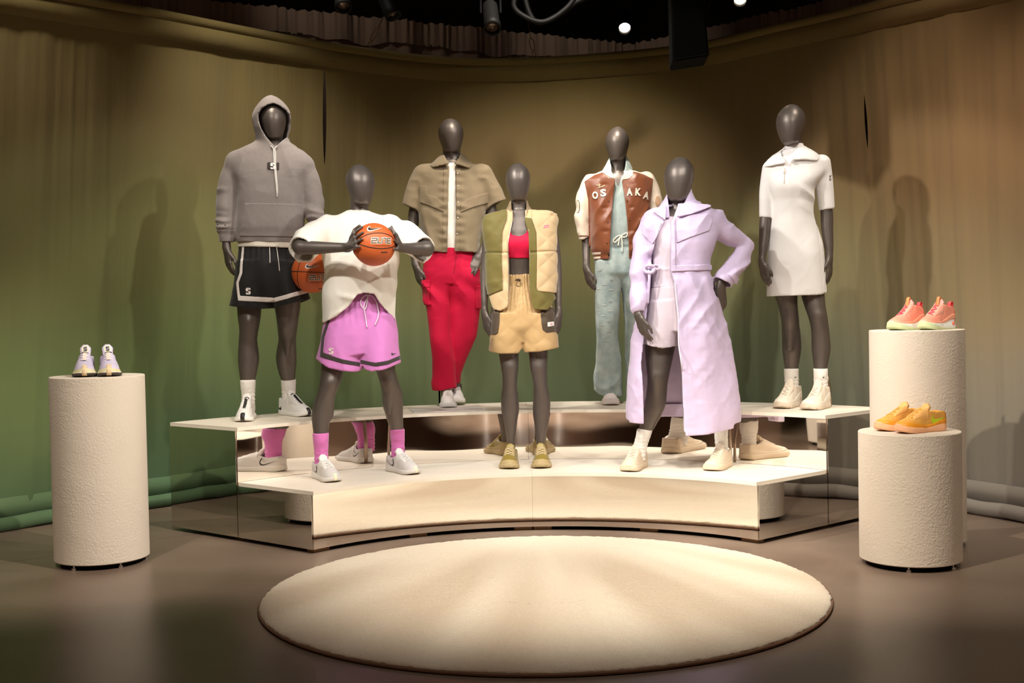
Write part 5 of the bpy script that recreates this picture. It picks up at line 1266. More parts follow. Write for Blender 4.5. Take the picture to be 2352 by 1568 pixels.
# left hand wraps the ball's left side, fingers spread to the right over its front
def finger(M, pts, r0=.0098, r1=.0068, k=.004):
    n_ = len(pts)
    Q = [(np.asarray(p), r0+(r1-r0)*i/(n_-1)) for i, p in enumerate(pts)]
    for pr in M.W(Q): put(M.body, pr, k)
def onball(x, y, off=.008):
    d = ray(x, y); d = d/np.linalg.norm(d); oc = CAMP-bc; B_ = oc@d; Cq = oc@oc-(BR+off)**2; D_ = B_*B_-Cq
    if D_ < 0:
        t = -B_; p = CAMP+d*t; v = p-bc; return bc+v/np.linalg.norm(v)*(BR+off)
    return CAMP+d*(-B_-math.sqrt(D_))
W = M.P(800, 568, -.30)
K = [onball(812, 537, .012), onball(815, 546, .012), onball(817, 557, .012), onball(816, 567, .012)]
for kk in K: put(M.body, M.g.cone(W, kk, .016, .0115, .03), .014)
put(M.body, M.g.cone(M.P(796, 569, -.295), M.P(808, 566, -.33), .020, .018, .03), .015)
for k0, pts in zip(K, ([(822, 528), (832, 521)], [(825, 539), (834, 533.5)], [(824, 552.5), (832, 549)], [(821, 566.5), (826.5, 566.5)])): finger(M, [k0]+[onball(x, y, .0075) for x, y in pts])
finger(M, [onball(806, 548, .012), onball(814, 528, .012), onball(826, 519, .010)], .012, .009)
W = M.P(919, 568, -.285)
K = [onball(911, 538, .012), onball(913, 550, .012), onball(914, 560, .012), onball(912, 571, .012)]
for kk in K: put(M.body, M.g.cone(W, kk, .016, .0115, .03), .014)
finger(M, [K[0], onball(908, 529, .009), M.P(899, 520, -.33)]); finger(M, [K[1], onball(909, 543, .008), onball(905, 537, .0075)]); finger(M, [K[2], onball(910, 556, .008), onball(906, 552, .0075)]); finger(M, [K[3], onball(909, 573, .008), onball(905, 572, .0075)])
finger(M, [onball(912, 542, .012), M.P(903, 531, -.27), M.P(895, 524, -.26)], .011, .008)
TEE = fab('cream_cotton', (.88, .83, .73), bump=.22, bscale=800)
def wr(x, y, z):
    f = .006*vnoise(x*7+9, y*7, z*5)+.0025*vnoise(x*18, y*18, z*16)
    k = np.clip((1.15-z)/.25, 0, 1)*np.clip((z-.78)/.08, 0, 1)
    f += .012*k*crease(x-.2*z, y, z, 10, 6, 2.2, 1.)
    f += .010*np.exp(-((z-.985-.25*np.abs(x))/.018)**2)*np.clip((.12-np.abs(x))/.05, 0, 1)
    a = np.clip((np.abs(x)-.22)/.06, 0, 1)
    f += a*.010*crease(x+.6*z, y, z-.6*x, 9, 7, 5, 4.)+(1-a)*.0055*crease(np.abs(x)+.9*z, y, np.abs(x)-.9*z, 9, 5, 3, 6.)
    return f
tors = M.V([(484, 792, 851, .072, .025), (490, 778, 866, .082, .022), (500, 752, 890, .096, .018), (512, 735, 908, .108, .012), (535, 733, 912, .120, .005), (570, 738, 915, .130, 0), (600, 741, 917, .136, -.005), (640, 745, 911, .142, -.01), (680, 743, 904, .140, -.01), (720, 742, 905, .138, -.005), (745, 742, 908, .136, 0)], n=2.5)
slL = M.C([(752, 524, .0, 31), (722, 545, -.09, 33), (700, 568, -.165, 33), (682, 588, -.235, 33)])
slR = M.C([(900, 524, .0, 31), (935, 547, -.07, 33), (966, 568, -.11, 32), (990, 586, -.15, 31)])
cL = M.plane(M.P(697, 574, -.19), (-.42, -.78, -.42)); cR = M.plane(M.P(972, 573, -.12), (.62, -.62, -.42))
hem = M.below([(660, 738), (744, 741), (775, 726), (803, 704), (823, 677), (838, 672.5), (861, 675), (872, 694), (889, 717), (907, 737), (1000, 738)])
hem = np.where(M.g.ax[1][None, :, None] < M.Y+.02, hem, M.below([(660, 739), (1000, 739)])).astype(f32)
nk = M.V([(455, 801, 848, .062, .01), (484, 798, 847, .060, .008), (492, 803, 842, .052, .008), (500, 812, 836, .035, .008)])
N_ = M.g.new(); put(N_, nk)
o, U, Cc = M.garment([tors, slL, slR], t=.009, cut=hem, cuts={1: cL, 2: cR}, k=.03, name='tee', mt=TEE, wr=wr, sub=N_); o['label'] = 'oversized cream tee knotted up at the front'; bv = bvh_of(o)
# neck rib
M.patch(U, 0*M.poly([(790, 480), (856, 480), (856, 490)])-.01, 'neck_rib', fab('cream_rib', (.80, .73, .61)), o, .003, .008, False, np.maximum(np.maximum(N_-.010, -N_-.002), 0*N_-.01))
PINK = fab('pink_mesh', (.72, .245, .62), rough=.6, bump=.35, bscale=1200)
def wr(x, y, z):
    a = np.arctan2(y, x); k = np.clip((.95-z)/.3, 0, 1)
    return .007*crease(x+.25*np.abs(x)*0+.2*z, y, z, 9, 7, 2.2, 3.)*k+.006*k*np.sin(a*6+.5+2*vnoise(x*3, y*3, z*3))+.004*vnoise(x*9, y*9, z*5)+.003*np.sin(a*24+z*8)*np.clip((z-.82)/.12, 0, 1)
top = M.V([(671, 765, 885, .112), (700, 757, 893, .118), (740, 746, 904, .124), (768, 740, 910, .126), (812, 742, 908, .118)], n=2.4)
lL = M.V([(720, 749, 846, .116), (760, 741, 844, .122), (796, 734, 840, .126), (830, 727.5, 834, .128), (862, 724, 829, .13)], n=2.3)
lR = M.V([(720, 818, 905, .116), (760, 820, 910, .122), (796, 822, 912, .126), (830, 822, 916, .128), (862, 821, 919, .13)], n=2.3)
hc = M.below([(700, 822), (727, 827), (754, 844), (785, 851), (819, 854.5), (825, 851), (832, 838), (838, 848), (854, 852.5), (885, 848), (916, 835), (940, 830)])
o, U, Cc = M.garment([top, lL, lR], t=.008, cut=hc, k=.012, name='shorts', mt=PINK, wr=wr); M.clip(U, hc, 680); o['label'] = 'bright pink basketball shorts with dark trim'; bvS = bvh_of(o)
DKT = fab('trim_dark', (.05, .038, .035))
M.patch(U, M.poly([(751, 730), (758, 732), (743, 775), (741, 809), (785, 824), (826, 833), (825, 842), (785, 834), (733, 820), (734, 775)], -.12), 'trim_stripe', DKT, o, .0025, .008)
M.patch(U, M.poly([(826, 826), (863, 832), (890, 828), (917, 817), (918, 826), (890, 837.5), (863, 841.5), (826, 835)], -.12), 'trim_stripe', DKT, o, .0025, .008)
decal(s_polys(760.5, 806, 11, 15), bvS, 'letter_logo', fab('print_cream', (.78, .66, .62)), o, M.base, .003)
decal(swoosh_polys(905, 811.5, 12, 8), bvS, 'tick_logo', DKT, o, M.base, .003, 3.)
for P in ([(843, 677), (834, 681), (828, 692), (830, 702), (838, 710), (842, 700), (844, 684), (846, 677)], [(846, 677), (856, 680), (864, 692), (868, 708), (869, 725), (861, 747)], [(845, 677), (840, 690), (836, 705), (840, 730), (843, 752)]):
    rope(bvS, P, .0034, 'drawcord', fab('cord_lilac', (.80, .66, .78)), o, M.base, .006)
PKS = fab('sock_pink', (.66, .17, .46))
sock(M, [(994, 718, 755.5, None, -.07), (1010, 719, 755, None, -.078), (1030, 721, 754, None, -.08), (1068, 723, 754, None, -.08)], PKS, lab='pink ribbed sock'); sock(M, [(985, 895.5, 929.5, None, .13), (1000, 896.5, 929.5, None, .145), (1020, 898, 929.5, None, .15), (1054, 899, 930, None, .15)], PKS, lab='pink ribbed sock')
a = M.P(739, 1065, -.09); wear_shoe(M, 'pale_grey', SPEC['pale_grey'], a[0]-.005, M.Y-.09, 31, True)
a = M.P(914, 1050, .14); wear_shoe(M, 'pale_grey', SPEC['pale_grey'], a[0]-.01, M.Y+.14, 38, True)
q = M.P(892, 1000, .20); ztube(M, [(q[0], M.Y+.20, H1), (q[0], M.Y+.20, H1+.14), (q[0]+.012, M.Y+.18, H1+.28), (q[0]+.03, M.Y+.14, H1+.36)], .008, 'calf_rod', STEEL)
ball(bc, BR, [((815, 553), (858, 569), (903, 566)), ((826, 548), (862, 535), (901, 545)), ((818, 572), (850, 597), (898, 597))], (862, 552, 1.0), 'orange basketball gripped in both hands in front of the cream tee')

M.finish()
# ------------------------------------------------------------------ khaki shirt, red cargo trousers
M = Man(7.87, H2, 920, 1165, 260, 955, 'mannequin in open khaki short sleeve shirt over white top and bright red cargo trousers')
M.head((1034, 272), (1038, 352), 29, depth=.10, dy=-.005)
M.limb([(330, 1018, 1056, .06, .02), (355, 1017, 1057, .062, .02), (378, 1006, 1068, .07, .02), (395, 990, 1086, .08, .02)])
M.limb([(372, 1008, 1066, .07, .02), (395, 968, 1112, .09, .01), (440, 984, 1096, .10, 0), (520, 994, 1084, .10, 0), (580, 990, 1090, .10, 0), (640, 985, 1092, .10), (690, 992, 1086, .10)], n=2.4)
M.limb([(640, 990, 1034, .085), (730, 994, 1030, .075), (800, 1000, 1034, .065, .0), (860, 1006, 1036, .05, .01), (910, 1014, 1040, .042, .01)])
M.limb([(640, 1046, 1094, .085), (730, 1054, 1092, .075, -.01), (770, 1052, 1086, .065, -.01), (820, 1046, 1070, .05, .06), (870, 1040, 1062, .042, .13), (905, 1036, 1060, .042, .17)])
M.split()
for pr in M.C([(974, 408, 0, 14), (951, 490, .01, 13), (950, 560, -.01, 11), (955, 607, -.03, 9)]): put(M.body, pr, .02)
hang_hand(M, 956, 610, -.03, 1, .98, .22, .6)
for pr in M.C([(1104, 408, 0, 14), (1128, 485, .01, 13.5), (1122, 545, -.03, 11), (1106, 580, -.07, 9)]): put(M.body, pr, .02)
M.hand(M.P(1104, 585, -.075), (-.50, -.18, -.80), (-.75, .25, .45), (-.3, .9, -.1), .98, .25, .25)
KH = fab('khaki_poplin', (.235, .178, .105), rough=.7, bump=.2, bscale=900)
def wr(x, y, z):
    f = .005*vnoise(x*8+2, y*8, z*6)+.0025*vnoise(x*24, y*20, z*22)
    f += .009*crease(x+.35*z, y, z, 10, 5, 3, 6.)*np.clip((1.30-z)/.15, 0, 1)+.003*crease(x, y, z, 14, 10, 16, 8.)
    f += .003*np.sin(z*120+8*x)*np.exp(-((np.abs(x-.02)-.05)/.03)**2)
    return f
tors = M.V([(372, 1004, 1070, .078, .02), (379, 986, 1090, .09, .018), (388, 965, 1112, .10, .012), (400, 956, 1121, .108, .008), (430, 958, 1120, .118, 0), (470, 960, 1118, .128, -.005), (520, 964, 1112, .132, -.005), (560, 974, 1102, .132, -.005), (590, 982, 1096, .132, -.005)], n=2.5)
slL = M.C([(972, 402, 0, 24), (955, 440, 0, 24.5), (943, 486, 0, 25.5)]); slR = M.C([(1106, 402, 0, 24), (1126, 440, 0, 24.5), (1142, 482, 0, 25.5)])
cL = M.plane(M.P(947, 478, 0), (-.42, 0, -1)); cR = M.plane(M.P(1134, 472, 0), (.55, 0, -1))
hem = M.below([(920, 574), (990, 577), (1025, 580), (1045, 577), (1094, 580), (1160, 576)])
opn = np.maximum(M.poly([(1036, 366), (1047, 376), (1044, 382), (1046.5, 420), (1047.5, 470), (1046, 530), (1043.5, 590), (1027.5, 590), (1029, 520), (1030, 470), (1030.5, 420), (1032, 382), (1029, 376)], -.12), np.where(M.g.ax[1] > M.Y-.01, .05, -.05)[None, :, None]).astype(f32)
o, U, Cc = M.garment([tors, slL, slR], t=.009, cut=hem, cuts={1: cL, 2: cR}, k=.028, name='shirt', mt=KH, wr=wr, sub=opn); o['label'] = 'khaki short sleeve shirt worn open with storm flaps'; bv = bvh_of(o); shirt = o
for reg in ([(963, 425), (963, 463.5), (990, 474), (1020, 487), (1022, 470), (1000, 452), (982, 447), (978, 425)], [(1058, 488.5), (1085, 477), (1121, 464), (1120, 440), (1100, 447), (1072, 458), (1058, 468)]):
    M.patch(U, M.poly(reg, -.12), 'storm_flap', KH, o, .008)
M.patch(U, M.poly([(1018, 384), (1029.5, 384), (1029, 470), (1026, 579), (1016, 579), (1018, 470)], -.12), 'placket', KH, o, .004, extra=np.maximum(-opn, hem)); M.patch(U, M.poly([(1047, 384), (1058, 384), (1059, 470), (1056, 578), (1044.5, 578), (1048.5, 470)], -.12), 'placket', KH, o, .004, extra=np.maximum(-opn, hem))
BTN = mat('pearl_button', (.75, .68, .58), .3)
for x, y in ((1051, 398), (1052, 427), (1052.5, 464), (1051.5, 500), (1050, 537)):
    h = hit_px(bv, x, y, .005)
    if h is not None: MB().lathe([(.0001, .002), (.004, .002), (.0046, 0)], 12, tuple(h-M.base), Matrix.Rotation(math.radians(90), 3, 'X')).build('button', BTN, o, True)
# collar: two stand-up wings
def wing(M, pts3, name, mt, parent, th=.004):
    """thin curved leaf from a list of rows of (px,py,dy)"""
    R = [[M.P(*p) for p in row] for row in pts3]; R = [crom(r, 6) for r in R]; n_ = len(R[0]); V = []; F = []
    R = [list(c) for c in zip(*[crom(list(col), 5) for col in zip(*R)])]; m_ = len(R); n_ = len(R[0])
    R = [[R[i][j] for j in range(n_)] for i in range(m_)]
    for sgn in (0, 1):
        for r in R:
            for p in r: V.append(p+np.array([0, th*sgn, 0]))
    I = lambda s_, i, j: s_*m_*n_+i*n_+j
    for i in range(m_-1):
        for j in range(n_-1):
            F.append((I(0, i, j), I(0, i, j+1), I(0, i+1, j+1), I(0, i+1, j))); F.append((I(1, i, j), I(1, i+1, j), I(1, i+1, j+1), I(1, i, j+1)))
    for i in range(m_-1):
        for j in (0, n_-1): F.append((I(0, i, j), I(0, i+1, j), I(1, i+1, j), I(1, i, j)))
    for j in range(n_-1):
        for i in (0, m_-1): F.append((I(0, i, j), I(1, i, j), I(1, i, j+1), I(0, i, j+1)))
    bm = bmesh.new(); vs = [bm.verts.new(v-M.base) for v in V]
    for f in F:
        try: bm.faces.new([vs[i] for i in f])
        except ValueError: pass
    bmesh.ops.recalc_face_normals(bm, faces=bm.faces[:]); me = bpy.data.meshes.new(name); bm.to_mesh(me); bm.free(); me.materials.append(mt)
    me.polygons.foreach_set('use_smooth', np.ones(len(me.polygons), bool)); return link(bpy.data.objects.new(name, me), parent)
collar_shell(M, [(352, 1013, 1062, .066, .018), (360, 1006, 1069, .080, .012), (370, 996, 1078, .097, .006), (379, 985, 1089, .112, 0), (390, 975, 1098, .122, -.004)], [[(1008, 350), (1019, 352), (1024, 363), (1033, 378.5), (1014, 381.5), (996, 386), (985, 380), (1000, 364)], [(1070, 350), (1056, 352), (1053, 363), (1044, 378.5), (1060, 382), (1077, 387.5), (1091, 380), (1075, 364)]], [(900, 374), (1200, 374)], 'collar', KH, shirt, .010)
WT = fab('white_jersey', (.88, .83, .76))
o, U, Cc = M.garment([M.V([(372, 1010, 1064, .068, .02), (384, 985, 1090, .085, .01), (410, 985, 1095, .10, 0), (480, 985, 1092, .108, -.005), (560, 985, 1092, .108, -.005), (585, 985, 1092, .106)], n=2.4)], t=.008, cut=M.below([(900, 574), (1200, 574)]), name='white_top', mt=WT, wr=lambda x, y, z: .003*vnoise(x*12, y*8, z*12)+.003*np.sin(z*70)*np.clip((1.0-z)/.1, 0, 1))
RED = fab('crimson_twill', (.55, .003, .040), sheen=.05, rough=.75, bump=.2, bscale=800)
def wr(x, y, z):
    f = .005*vnoise(x*6, y*6, z*4)+.0025*vnoise(x*16, y*16, z*12)
    f += .010*np.exp(-((z-.74)/.10)**2)*crease(x+z, y, x-z, 9, 6, 4, 2.)+.008*crease(x+.3*z, y, z, 9, 6, 5, 3.)*np.clip((.45-z)/.3, 0, 1)
    return f
top = M.V([(570, 986, 1092, .112), (590, 977, 1096, .118), (611, 972.5, 1099, .122), (632, 972, 1100, .120), (652, 980, 1094, .108)], n=2.4)
lL = M.V([(620, 973, 1052, .11), (645, 973, 1046, .108, -.005), (700, 979, 1040, .10, -.01), (738, 984, 1038, .094, -.012), (764, 986.5, 1038, .09, -.012), (802, 991, 1041, .088, -.01), (828, 993, 1043, .086, -.005), (866, 994.5, 1047, .084, 0), (896, 994, 1050, .084, .004), (910, 994, 1051, .084, .004)], n=2.3)
lR = M.V([(620, 1026, 1100, .11), (645, 1028, 1101, .108), (687, 1028, 1102.5, .10, .01), (726, 1030, 1099, .094, .015), (769, 1028, 1094, .09, .03), (790, 1026, 1086, .09, .045), (810, 1024, 1076, .088, .065), (846, 1022, 1063.5, .084, .11), (879, 1022, 1055, .08, .15), (890, 1022, 1053, .08, .16)], n=2.3)
D_ = M.below([(920, 896), (994, 896), (1046, 892), (1160, 892)]); D2 = M.below([(920, 882), (1160, 882)])
o, U, Cc = M.garment([top, lL, lR], t=.008, cuts={1: np.broadcast_to(D_, M.g.shape), 2: np.broadcast_to(D2, M.g.shape)}, k=.010, name='trousers', mt=RED, wr=wr); M.clip(U, np.maximum(D_, -1), 585); o['label'] = 'bright crimson cargo trousers'; bvS = bvh_of(o)
pk = M.patch(U, M.poly([(960, 646), (989, 645), (989, 690), (993, 700), (960, 701)], -.02), 'cargo_pocket', RED, o, .010, .010, False); M.patch(U, M.poly([(960, 645), (989.5, 644), (989.5, 660), (960, 661)], -.02), 'pocket_flap', RED, o, .014, .0, False)
M.patch(U, M.poly([(1093, 657), (1110, 657), (1110, 710), (1093, 708)], -.02), 'cargo_pocket', RED, o, .009, .010, False)
decal(stroke_polys([[(1048.5, 580), (1046, 605), (1042, 628)]], 1.4), bvS, 'fly_seam', fab('seam_crimson', (.25, .003, .02)), o, M.base, .001, 6.)
a = M.P(1030, 925); wear_shoe(M, 'plain_white', SPEC['plain_white'], a[0]-.002, M.Y-.0, 3, False); a = M.P(1050, 915); wear_shoe(M, 'plain_white', SPEC['plain_white'], a[0]-.02, M.Y+.19, 6, True, .015)
q = [onz(936, 936, H2+.004), onz(950, 946.5, H2+.004), onz(1114, 940.5, H2+.004), onz(1098, 930, H2+.004)]; V = [p-M.base for p in q]+[p-M.base-[0, 0, .0035] for p in q]
for i in range(4): V[i][2] = .004; V[4+i][2] = .0004
meshobj('base_plate', V, [(0, 1, 2, 3), (7, 6, 5, 4), (0, 4, 5, 1), (1, 5, 6, 2), (2, 6, 7, 3), (3, 7, 4, 0)], mat('steel_plate', (.72, .69, .65), .45, .2), M.root, False)
q = M.P(1009.5, 915, .03); ztube(M, [(q[0], M.Y+.03, H2), (q[0], M.Y+.03, H2+.16)], .006, 'support_rod', BLACK)

M.finish()
# ------------------------------------------------------------------ two-tone quilted vest, tan shorts
M = Man(7.20, H1, 1090, 1312, 362, 1092, 'mannequin in olive and tan quilted vest with red bra top and tan quilted shorts')
M.head((1189, 374), (1191, 463), 28.5, depth=.098, dy=0.)
M.limb([(440, 1176, 1208, .056, .02), (465, 1175, 1208.5, .057, .02), (485, 1172, 1212, .06, .02), (498, 1158, 1226, .065, .02), (508, 1140, 1244, .07, .02)])
M.limb([(486, 1168, 1216, .062, .02), (503, 1126, 1262, .078, .015), (525, 1122, 1264, .088, .008), (560, 1142, 1246, .105, -.005), (590, 1150, 1236, .092, 0), (625, 1155, 1230, .080, .005), (650, 1151, 1235, .082, .008), (700, 1139, 1252, .095, .01), (740, 1134, 1262, .10, .01), (770, 1140, 1258, .095)], n=2.3)
for x, s_ in ((1172, -1), (1211, 1)): put(M.body, M.g.cone(M.P(x, 556, -.062), M.P(x, 562, -.062), .044, .044), .03)
M.limb([(750, 1140, 1199, .085), (790, 1144, 1194, .075), (813, 1146, 1191.5, .07), (848, 1151.5, 1191, .062, -.012), (864, 1154, 1189, .058, -.008), (887, 1154, 1187.5, .056, 0), (912, 1150.5, 1191, .060, .012), (935, 1151, 1192.5, .060, .014), (966, 1156.5, 1188.5, .05, .012), (998, 1162, 1185, .040, .008), (1018, 1164.5, 1183.5, .036, .008), (1045, 1164, 1184, .04, 0)])
M.limb([(750, 1200, 1264, .085), (790, 1210, 1260, .075), (809, 1214, 1258.5, .07), (848, 1218.5, 1257, .062, -.012), (864, 1222, 1257, .058, -.008), (887, 1226, 1258.5, .056, 0), (912, 1225, 1263.5, .060, .012), (935, 1223.5, 1264, .060, .014), (966, 1226.5, 1261, .05, .012), (998, 1230.5, 1254.5, .040, .008), (1018, 1231.5, 1252, .036, .008), (1045, 1231, 1253, .04, 0)])
M.knee(1171.5, 842, -.042, .026); M.knee(1238, 842, -.042, .026)
M.split()
for pr in M.C([(1124, 512, .01, 13), (1116, 590, .02, 10.5), (1113, 640, .01, 9.6), (1113, 700, -.02, 7.6), (1114, 718, -.025, 7.2)]): put(M.body, pr, .018)
hang_hand(M, 1114, 720, -.025, 1, .86, .12, .45)
for pr in M.C([(1266, 512, .01, 13), (1278, 590, .02, 10.5), (1281, 640, .01, 9.8), (1282, 700, -.02, 7.8), (1283, 718, -.025, 7.4)]): put(M.body, pr, .018)
hang_hand(M, 1283, 720, -.025, -1, .86, .08, .45)
REDB = fab('crimson_stretch', (.60, .004, .045), sheen=.05, rough=.6, bump=.15)
breg = np.maximum(M.poly([(1150, 540), (1173, 538), (1183, 540.5), (1192.5, 542), (1202, 539), (1211, 533), (1240, 528), (1240, 592), (1150, 592)], -.12), -1)
breg = np.maximum(breg, np.where(M.g.ax[1] > M.Y+.13, .05, -.05)[None, :, None]).astype(f32)
D = np.maximum(np.maximum(M.core-.007, -(M.core+.008)), breg); D = np.maximum(D, M.poly([(1136, 500), (1256, 500), (1256, 600), (1136, 600)], 0))
o = M.mesh(D, 'bra_top', REDB); o['label'] = 'crimson bra top'
bra = o
OLV = fab('olive_nylon', (.155, .125, .028), rough=.6, bump=.15, bscale=300); TAN = fab('tan_nylon', (.60, .43, .235), rough=.55, bump=.12, bscale=300)
def quilt(x, z, c): return np.abs(np.sin((x*.9+z)*math.pi/c))**.6*np.abs(np.sin((x*.9-z)*math.pi/c))**.6
def wr(x, y, z):
    f = .003*vnoise(x*10, y*10, z*10)+.0018*vnoise(x*30, y*26, z*30)
    f += .0055*quilt(x+.02, z+.01, .115)*np.clip(np.clip((x-.095)/.02, 0, 1)+np.clip((-.045-x)/.02, 0, 1)*np.clip((x+.115)/.02, 0, 1), 0, 1)
    f += .0035*crease(x, y, z, 5, 5, 12, 3.)*np.clip((-.09-x)/.03, 0, 1)
    f -= .007*np.exp(-((z-1.235-.04*np.sign(x)*x)/.005)**2)
    return f
tors = M.V([(484, 1156, 1231, .072, .025), (489, 1134, 1254, .086, .02), (496, 1116, 1272, .097, .016), (508, 1111, 1277, .104, .01), (530, 1111, 1275, .112, .005), (555, 1115, 1274, .118, 0), (612, 1117, 1276, .126, 0), (672, 1120, 1274, .132, 0), (700, 1124, 1272, .134, 0), (722, 1130, 1268, .134, 0)], n=2.7)
opn = np.maximum(M.poly([(1178, 470), (1206, 470), (1206, 507), (1214, 535), (1215.5, 590), (1215.5, 658), (1220, 691), (1224, 705), (1231, 740), (1160, 740), (1166, 704), (1169.6, 686), (1169.6, 612), (1168, 567), (1172, 535), (1178.5, 504)], -.13), np.where(M.g.ax[1] > M.Y-.01, .05, -.05)[None, :, None]).astype(f32)
hem = M.below([(1090, 670), (1121, 676), (1128, 698), (1134, 711), (1150, 714), (1165, 706), (1172, 700), (1215, 696), (1226, 710), (1257, 712), (1266, 702), (1273, 690), (1300, 672)])
# arm holes
ah = M.g.new()
for pr in M.C([(1104, 540, .02, 15), (1100, 640, .02, 13)])+M.C([(1288, 540, .02, 15), (1292, 640, .02, 13)]): put(ah, pr)
o, U, Cc = M.garment([tors], t=.012, cut=hem, k=.02, name='vest', mt=TAN, wr=wr, sub=np.minimum(opn, ah)); o['label'] = 'two tone olive and tan quilted vest hanging open'; bv = bvh_of(o); ex = np.maximum(-opn, -ah)
M.patch(U, M.poly([(1100, 478), (1164, 478), (1164, 502), (1153.5, 532), (1152, 590), (1154.6, 665), (1122, 677), (1100, 677)], -.12), 'olive_front_panel', OLV, o, .0075, .010, True, ex)
M.patch(U, M.poly([(1204, 498), (1221, 500), (1231.6, 534), (1233, 590), (1231.6, 664), (1275, 674), (1290, 720), (1220, 720), (1212, 690), (1212, 540)], -.12), 'olive_facing', OLV, o, .0045, .010, True, np.maximum(ex, hem))
M.patch(U, M.poly([(1222, 480), (1290, 480), (1290, 673.5), (1236, 668.5), (1232.5, 660), (1233.5, 590), (1232.2, 534), (1222, 503)], -.12), 'tan_flap', TAN, o, .0085, .008, True, ex)
RIBK = fab('khaki_rib', (.27, .19, .10), stretch=(1, 1, .1), bump=.6, bscale=300)
collar_shell(M, [(461, 1170, 1212, .066, .018), (472, 1167, 1215, .070, .016), (483, 1160, 1223, .080, .014), (491, 1152, 1234, .092, .010), (506, 1143, 1243, .105, .006)], [[(1165, 455), (1174.5, 461), (1175, 480), (1177, 503), (1163, 498), (1155, 489), (1160, 470)], [(1218, 455), (1208.5, 461), (1209, 480), (1207, 506), (1222, 500), (1231, 489), (1224, 470)]], [(1000, 486), (1400, 486)], 'rib_collar', RIBK, o)
ZIP = mat('zip_metal', (.62, .55, .45), .35, .8)
rope(bv, [(1176.5, 508), (1170.5, 537), (1166.5, 567), (1168, 612), (1168, 660), (1168, 690)], .0024, 'zip', ZIP, o, M.base, .003); rope(bv, [(1208, 510), (1215.8, 537), (1217.2, 590), (1217.2, 658), (1221.5, 690)], .0024, 'zip', ZIP, o, M.base, .003)
decal(stroke_polys([[(1250, 518.5), (1260, 517.5)], [(1249, 522.5), (1255, 522)], [(1257.5, 521.5), (1260.5, 521)]], 2.0), bv, 'chest_mark', fab('print_pink', (.75, .16, .32)), o, M.base, .011, 3.)
TANS = fab('tan_quilt', (.50, .325, .145), rough=.5, bump=.12, bscale=300)
def wr(x, y, z):
    a = np.arctan2(y, x)
    return .003*vnoise(x*9, y*9, z*9)+.0018*vnoise(x*30, y*26, z*30)+.0045*quilt(x, z, .125)*np.clip((.92-z)/.1, 0, 1)+.0035*np.sin(a*34)*np.clip((z-.86)/.06, 0, 1)
top = M.V([(630, 1154, 1231, .086, .005), (652, 1153, 1232, .088, .005), (672, 1144, 1244, .10, .005), (711, 1129, 1271, .118, .005), (745, 1127, 1275, .122, .005), (784, 1140, 1262, .088, .005)], n=2.3)
lL = M.V([(720, 1129, 1212, .112), (759, 1127, 1209, .116), (797, 1123, 1203, .118), (825, 1121, 1200, .118)], n=2.3); lR = M.V([(720, 1190, 1272, .112), (759, 1192, 1277, .116), (797, 1198, 1284, .118), (825, 1202, 1288, .118)], n=2.3)
hc = M.below([(1090, 806), (1123, 808), (1150, 812), (1190, 812), (1199, 800), (1205, 810), (1240, 807), (1284, 799), (1310, 796)])
o, U, Cc = M.garment([top, lL, lR], t=.008, cut=hc, k=.014, name='shorts', mt=TANS, wr=wr); M.clip(U, hc, 634); o['label'] = 'tan quilted high waisted shorts'; bvS = bvh_of(o)
DP = fab('pocket_brown', (.075, .05, .028), rough=.6)
M.patch(U, M.poly([(1110, 705), (1148, 705), (1147.5, 740), (1144, 764), (1138, 768), (1110, 768)], -.08), 'side_pocket', DP, o, .004, .008); pk = M.patch(U, M.poly([(1241, 705), (1295, 705), (1295, 760), (1255, 763.5), (1246, 757), (1243, 740)], -.08), 'side_pocket', DP, o, .004, .008)
decal([[(1257.5, 740), (1272.5, 738), (1273, 747.5), (1258, 750)]], bvh_of(pk), 'white_label', mat('print_white', (.8, .77, .72)), o, M.base, .002, 4.); decal(swoosh_polys(1268.5, 743.5, 8, 4), bvh_of(pk), 'red_tick', mat('print_red', (.7, .03, .03), .6), o, M.base, .0035, 3.)
rope(bvS, ellipse_pts := [(1192, 645), (1197, 650), (1193, 657), (1186.5, 655), (1187, 648), (1192, 644)], .0014, 'cord_loop', DP, o, M.base, .004); rope(bvS, [(1184, 642.5), (1190, 641), (1196, 643)], .004, 'cord_toggle', DP, o, M.base, .004)
a = M.P(1174, 1065); wear_shoe(M, 'gold', SPEC['gold'], a[0], M.Y-.02, -5, False); a = M.P(1242, 1065); wear_shoe(M, 'gold', SPEC['gold'], a[0], M.Y-.02, 0, True)

bvY = bvh_of(M.finish())
for pts in ([(1174, 540), (1164, 516), (1158, 502)], [(1210, 536), (1219, 514), (1224, 502)]): rope(bvY, pts, .005, 'strap', REDB, bra, M.base, .001)
